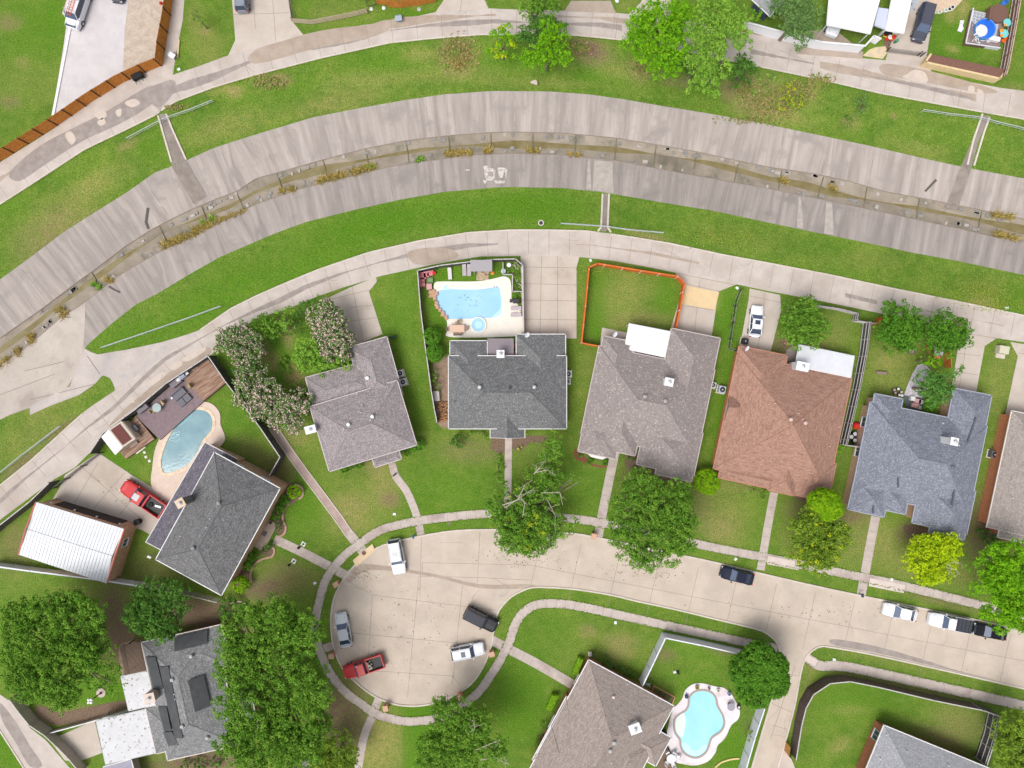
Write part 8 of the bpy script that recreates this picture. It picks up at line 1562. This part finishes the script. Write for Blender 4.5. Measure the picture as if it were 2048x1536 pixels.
# shelter and yard behind house F
st = thing('red_shelter', 'dark shelter frame with grey and red cloths hanging under the right alley tree', 'shelter', P(1876,692)); q4 = [(1852,690),(1892,690),(1888,730),(1866,728)]
fr = MB(); 
for a in q4: fr.tube(P(*a), P(*a, 2.0), .05, n=6)
qq = [P(*a, 2.0) for a in q4]; fr.path(qq+[qq[0]], .05, 6); fr.build('frame', mat('red_frame', (0.30,0.05,0.03)), st)
MB().poly(XY([(1868,689),(1889,693),(1885,712),(1870,712)], 1.9), 1.87, 1.9).build('canopy_cloth', mat('grey_cloth', (0.48,0.44,0.50)), st); MB().poly(XY([(1866,712),(1884,709),(1884,715),(1868,718)], 1.8), 1.77, 1.8).build('red_cloth', mat('bright_red2', (0.62,0.03,0.08)), st)
lgp = thing('log_bench', 'short log bench lying on the lawn of the blue grey house', 'bench', P(1763,746)); MB().box(P(1763,746,.4), (1.5,.38,.1), R(-5)).build('seat', mat('log_brown', (0.24,0.18,0.15)), lgp)
for s in (-1,1): MB().box(rot2(P(1763,746), s*.55, 0, .17, R(-5)), (.25,.4,.34), R(-5)).build('leg', mat('log_dark', (0.10,0.07,0.06)), lgp)
fpi = thing('fire_pit', 'dark round fire pit on the lawn left of the red shelter', 'fire pit', P(1822,702)); MB().lathe(P(1822,702), [(.5,0),(.5,.25),(.38,.26),(.36,.1)], 16).build('ring', mat('pit_stone', (0.16,0.11,0.10)), fpi); MB().lathe(P(1822,702), [(.3,.05),(.36,.16),(.05,.2)], 12).build('ashes', mat('ash', (0.30,0.25,0.22)), fpi)
for i, (x, y) in enumerate([(1786,780),(1794,778),(1800,784),(1796,790),(1788,786),(1801,791)]):
    t = thing('plant_pot', 'dark pot in the cluster at the back corner of the blue grey roof' , 'pot', P(x, y), 'pots clustered at the back corner'); MB().lathe(P(x, y), [(.2,0),(.28,.35),(.22,.36)], 10).build('pot', mat('dark_pot', (0.07,0.05,0.05)), t); MB().lathe(P(x, y), [(.18,.3),(.2,.38),(.02,.42)], 8).build('plant', [mat('pot_pink', (0.5,0.38,0.36)), WHITE][i % 2], t)
ps_ = thing('patio_set', 'dark patio furniture with pink and grey cushions in the roof notch', 'furniture', P(1826,806)); 
MB().poly(XY([(1806,790),(1848,796),(1842,824),(1812,815)]), .0, .04).build('ground_mat', mat('dark_teal_mat', (0.10,0.13,0.14)), ps_)
for (x, y, m_, s) in ((1834,802,mat('pink_cushion2', (0.55,0.32,0.32)),(.9,.6,.4)),(1829,811,mat('pink_cushion2', (0.55,0.32,0.32)),(1.0,.6,.4)),(1841,804,mat('grey_cloth', (0.48,0.44,0.50)),(.7,.6,.4)),(1824,797,WHITE,(.6,.6,.5)),(1838,815,mat('grey_cloth', (0.48,0.44,0.50)),(.6,.5,.4))): MB().box(P(x, y, .3), s, R(-12)).build('cushion', m_, ps_)
# things on the east side of the long fence
tag(MB().lathe(P(1711,851,.0), [(.5,0),(.55,.4),(.35,.7),(.1,.8)], 9).build('tarp_heap', mat('bright_red', (0.55,0.03,0.02))), 'red tarp heap between the long dark fence and the blue grey house', 'tarp')
for (x, y, k) in ((1705,867,'upper'),(1698,873,'left'),(1705,880,'lower')):
    t = thing('black_bin', '%s of three round-lidded dark bins below the red tarp' % k, 'bin', P(x, y), 'dark bins by the long fence'); MB().lathe(P(x, y), [(.34,0),(.38,.7)], 14).build('body', BLK_, t); MB().lathe(P(x, y), [(.26,.7),(.28,.75),(.05,.78)], 12).build('lid', mat('lid_grey', (0.45,0.46,0.48)), t)
bk = MB(); q = random.Random(6)
for _ in range(26): bk.box(P(1577+q.uniform(-8,8), 684+q.uniform(-4,5), .08), (.3,.16,.14), q.uniform(0,3))
tag(bk.build('brick_pile', mat('pile_brick', (0.42,0.22,0.15), (0.5,0.33,0.24), scale=5)), 'scattered brick pile under the rounded tree behind the terracotta roof', 'bricks')
# tan house yard
yo = thing('planter_frame', 'timber-framed vegetable bed on the back wall of the tan roof house', 'planter', P(1327,1394)); fr = MB(); q = [P(x, y, .25) for x, y in ((1307,1372),(1350,1394),(1344,1410),(1303,1389))]
for a, b in zip(q, q[1:]+q[:1]): d = b-a; fr.box((a+b)/2-Vector((0,0,.12)), (d.length, .12, .28), math.atan2(d.y, d.x))
fr.build('frame', mat('bed_timber', (0.52,0.30,0.13)), yo); MB().poly([(p.x, p.y) for p in q], 0, .12).build('soil', MULCH, yo)
for i, (x, y, r, m_, lb) in enumerate([(1372,1391,.28,mat('navy_glaze', (0.03,0.04,0.14)),'navy blue pot at the upper left of the turquoise pool'),(1457,1386,.26,mat('bluegrey_glaze', (0.22,0.26,0.42)),'blue grey pot at the upper right of the turquoise pool'),(1476,1412,.3,BLACK,'black pot with white centre at the right of the turquoise pool'),(1417,1375,.2,mat('grey_glaze', (0.25,0.22,0.22)),'small grey pot above the turquoise pool, left one'),(1435,1379,.26,mat('cream_glaze', (0.60,0.56,0.48)),'small cream pot above the turquoise pool, right one'),(1393,1373,.3,mat('olive_plant', (0.30,0.24,0.05)),'olive tufted plant pot at the top of the turquoise pool deck')]):
    t = thing('plant_pot', lb, 'pot', P(x, y, .1)); MB().lathe(P(x, y, .1), [(r*.7,0),(r,.4),(r*.8,.41)], 14).build('pot', m_, t); MB().lathe(P(x, y, .1), [(r*.6,.36),(r*.5,.46),(.02,.5)], 8).build('plant', mat('pot_dark_leaf', (0.08,0.09,0.06)) if i != 2 else WHITE, t)
round_table('round grey slatted table on the pool deck under the rounded tree', 1459,1409, .55, .1, mat('grey_slats', (0.30,0.29,0.34)))
round_table('round white patio table at the lower left of the turquoise pool', 1340,1512, .65, .1, WHITE)
for (x, y, a, k) in ((1333,1501,300,'upper left'),(1347,1503,240,'upper right'),(1331,1523,45,'lower left'),(1345,1526,120,'lower right'),(1355,1511,180,'rightmost')): chair('white_chair', '%s white plastic chair round the white patio table' % k, x, y, R(a), .1, WHITE, .5, group='white chairs round the patio table')
kg = thing('covered_grill', 'black covered grill at the east eave of the tan roof', 'grill', P(1326,1464)); MB().box(P(1326,1464,.5), (.8,.6,1.0), R(-28)).build('body', BLK_, kg); MB().lathe(P(1326,1464,1.0), [(.42,0),(.35,.18),(.05,.24)], 10).build('hood', BLK_, kg)
sn = thing('garden_statue', 'small dark garden ornament with white base on the fenced lawn', 'ornament', P(1352,1343)); MB().box(P(1349,1344,.1), (.4,.3,.2), R(20)).build('base', WHITE, sn); MB().lathe(P(1355,1343), [(.22,0),(.08,.3),(.12,.6),(.16,.75),(.02,.9)], 8).build('figure', DARKM, sn)
sw_ = thing('garden_bench', 'small grey bench frame at the north corner of the tan roof', 'bench', P(1180,1308)); 
MB().box(P(1180,1308,.42), (.55,.7,.06), R(10)).build('seat', GREYWOOD, sw_); MB().box(P(1180,1308,.7)+Vector((.3,0,0)), (.06,.7,.5), R(10)).build('backrest', DARKM, sw_)
for sx in (-1,1):
    for sy in (-1,1): MB().box(rot2(P(1180,1308), sx*.22, sy*.3, .2, R(10)), (.05,.05,.4)).build('leg', DARKM, sw_)
cb = thing('garden_chair', 'small white chair frame against the white fence by the vegetable bed', 'chair', P(1297,1370)); mb = MB()
for a, b in (((1292,1366),(1301,1374)),((1294,1373),(1302,1366)),((1290,1370),(1298,1366))): mb.tube(P(*a,.4), P(*b,.5), .05, n=5); mb.tube(P(*a), P(*a,.45), .04, n=5)
mb.build('frame', WHITE, cb)
# curved stone edgings
def edging(label, pts, m, w=.28, h=.16):
    p = XY(smooth_pts(pts, 4, False)); t = []
    tag(MB().strip(p, w, 0, h).build('stone_edging', m), label, 'edging')
EDG = mat('pink_edging', (0.48,0.31,0.24), (0.40,0.25,0.19), scale=4)
edging('brick edging round the clipped shrub at the brick corner', [(590,968),(604,975),(606,990),(598,998)], EDG); edging('long curved brick edging of the upper front bed', [(579,1006),(568,1022),(566,1038),(572,1055),(568,1068),(556,1074)], EDG); edging('curved brick edging of the lower front bed', [(540,1092),(549,1098),(545,1112),(525,1118),(510,1128),(502,1145),(503,1165)], EDG)
edging('pale stone ring edging above the solar-panel house', [(459,1209),(470,1203),(484,1203),(494,1210),(496,1225)], mat('pale_edging', (0.56,0.44,0.34)), .2); edging('yellow stone edging at the corner of the pool lawn', [(1430,1534),(1442,1524),(1460,1518),(1478,1516)], mat('yellow_edging', (0.60,0.47,0.22)), .22)
es = thing('entry_slab', 'concrete entry slab with dark doormat before the brick house', 'slab', P(535,1080)); MB().poly(XY([(540,1040),(556,1047),(535,1088),(522,1102),(506,1090)]), 0, .10).build('slab', mat('entry_tan', (0.42,0.34,0.28), (0.36,0.29,0.24), scale=2), es); MB().box(P(529,1067,.12), (.6,.7,.04), R(-28)).build('doormat', mat('doormat', (0.13,0.12,0.14)), es)
cp_ = thing('plant_pot', 'dark pot on the entry slab by the brick house', 'pot', P(542,1045)); MB().lathe(P(542,1045,.1), [(.16,0),(.22,.3),(.18,.31)], 12).build('pot', DARKM, cp_); MB().lathe(P(542,1045,.1), [(.12,.3),(.1,.4),(.02,.45)], 8).build('plant', mat('pot_dark_leaf', (0.08,0.09,0.06)), cp_)
fl_ = thing('floodlight', 'white floodlight on a dark arm off the corner of the charcoal lean-to', 'light', P(303,1110,2.5)); MB().box(P(299,1114,2.6), (.55,.3,.2), R(-20)).build('lamp_head', WHITE, fl_); MB().tube(P(302,1112,2.5), P(314,1106,2.5), .04, n=6).build('arm', DARKM, fl_)
gt_ = thing('garden_roller', 'dark green bench-like object beside the back corner of the mauve roof', 'bench', P(786,674)); MB().box(P(786,674,.4), (1.1,.35,.15), R(10)).build('seat', mat('dark_green', (0.03,0.07,0.04)), gt_); MB().box(P(786,674,.2), (.9,.2,.4), R(10)).build('leg', mat('dark_green', (0.03,0.07,0.04)), gt_)
cv = thing('culvert_slot', 'dark curved drain slot in the north slope at left', 'drain', P(295,437,-2.6))
def slot(o, pts, w):
    q = [P(x, y, bank_z(x, y)+.03) for x, y in pts]; mb = MB()
    for a, b in zip(q, q[1:]): d = (b-a).normalized(); n_ = Vector((-d.y, d.x, 0)).normalized()*w; mb.add([a-n_, a+n_, b+n_*.9, b-n_*.9, a-n_+Vector((0,0,.08)), a+n_+Vector((0,0,.08)), b+n_*.9+Vector((0,0,.08)), b-n_*.9+Vector((0,0,.08))], [(4,5,6,7),(7,6,5,4),(0,1,5,4),(1,2,6,5),(2,3,7,6),(3,0,4,7)][:1]+[(0,1,5,4),(1,2,6,5),(2,3,7,6),(3,0,4,7)])
    mb.build('slot', mat('slot_dark', (0.10,0.09,0.085)), o)
slot(cv, [(296,416),(294,430),(292,445),(297,458)], .16)
cv = thing('culvert_slot', 'dark curved drain slot in the north slope at right', 'drain', P(1860,372,-2.6)); slot(cv, [(1872,360),(1862,370),(1850,383)], .16)
cv = thing('culvert_slot', 'dark narrow drain slot on the south slope at left', 'drain', P(230,578,-2.6)); slot(cv, [(218,573),(229,580),(240,585)], .10)
# a cat on the curved front walk
def animal(label, px, py, rz, col):
    c = P(px, py, .045); J = {'hip':(-.16,0,.22),'mid':(0,0,.24),'sho':(.15,0,.24),'neck':(.22,0,.29),'head':(.29,0,.33),'nose':(.345,0,.32),'t1':(-.26,.02,.24),'t2':(-.38,.06,.20),'t3':(-.46,.12,.17),
      'hl':(-.17,.06,.13),'hk':(-.20,.06,.07),'hf':(-.165,.065,.015),'Hl':(-.17,-.06,.13),'Hk':(-.20,-.06,.07),'Hf':(-.165,-.065,.015),'fl':(.14,.05,.14),'ff':(.16,.05,.015),'Fl':(.14,-.05,.14),'Ff':(.15,-.05,.015),'e1':(.285,.035,.385),'e2':(.285,-.035,.385)}
    E = [('hip','mid'),('mid','sho'),('sho','neck'),('neck','head'),('head','nose'),('hip','t1'),('t1','t2'),('t2','t3'),('hip','hl'),('hl','hk'),('hk','hf'),('hip','Hl'),('Hl','Hk'),('Hk','Hf'),('sho','fl'),('fl','ff'),('sho','Fl'),('Fl','Ff'),('head','e1'),('head','e2')]
    rad = {'hip':.075,'mid':.08,'sho':.075,'neck':.05,'head':.052,'nose':.025,'t1':.022,'t2':.018,'t3':.014,'hl':.04,'hk':.022,'hf':.02,'Hl':.04,'Hk':.022,'Hf':.02,'fl':.03,'ff':.02,'Fl':.03,'Ff':.02,'e1':.012,'e2':.012}
    ks = list(J); me = bpy.data.meshes.new('black_cat'); me.from_pydata([tuple(1.25*v for v in J[k]) for k in ks], [(ks.index(a), ks.index(b)) for a, b in E], [])
    o = bpy.data.objects.new('black_cat', me); COL.objects.link(o); md = o.modifiers.new('Skin', 'SKIN')
    for i, k in enumerate(ks): r_ = rad[k]*1.25; me.skin_vertices[0].data[i].radius = (r_, r_)
    me.skin_vertices[0].data[0].use_root = True; o.modifiers.new('Sub', 'SUBSURF').levels = 1; me.materials.append(col); o.location = c; o.rotation_euler = (0, 0, rz); tag(o, label, 'cat')
animal('small black cat on the curved front walk of the mauve-roofed house', 790,949, R(40), mat('black_fur', (0.012,0.010,0.010)))
# leaves and litter scattered on the street and drives: one mass
lm = MB(); q = random.Random(21)
for (cx, cy, sx, sy, n) in ((800,1260,120,90,90),(1080,1120,80,20,60),(940,605,30,18,26),(240,990,40,30,20),(1250,1140,60,20,40),(1320,1150,50,14,30),(1030,1110,60,20,50),(1650,1220,200,25,60),(1850,1350,120,20,20),(720,1150,30,14,40),(1500,1460,30,60,12)):
    for _ in range(n):
        x, y = cx+q.gauss(0, sx*.5), cy+q.gauss(0, sy*.5); a = q.uniform(0, 3); c = P(x, y, .075); u = Vector((math.cos(a), math.sin(a), 0))*q.uniform(.05,.13); v = Vector((-u.y, u.x, 0))*.6; lm.quad(c-u, c-v, c+u, c+v)
o = lm.build('leaf_litter', mat('litter', (0.16,0.13,0.07), (0.10,0.12,0.04), scale=3)); tag(o, 'scattered leaf and twig litter on the paving', 'litter'); o['kind'] = 'stuff'
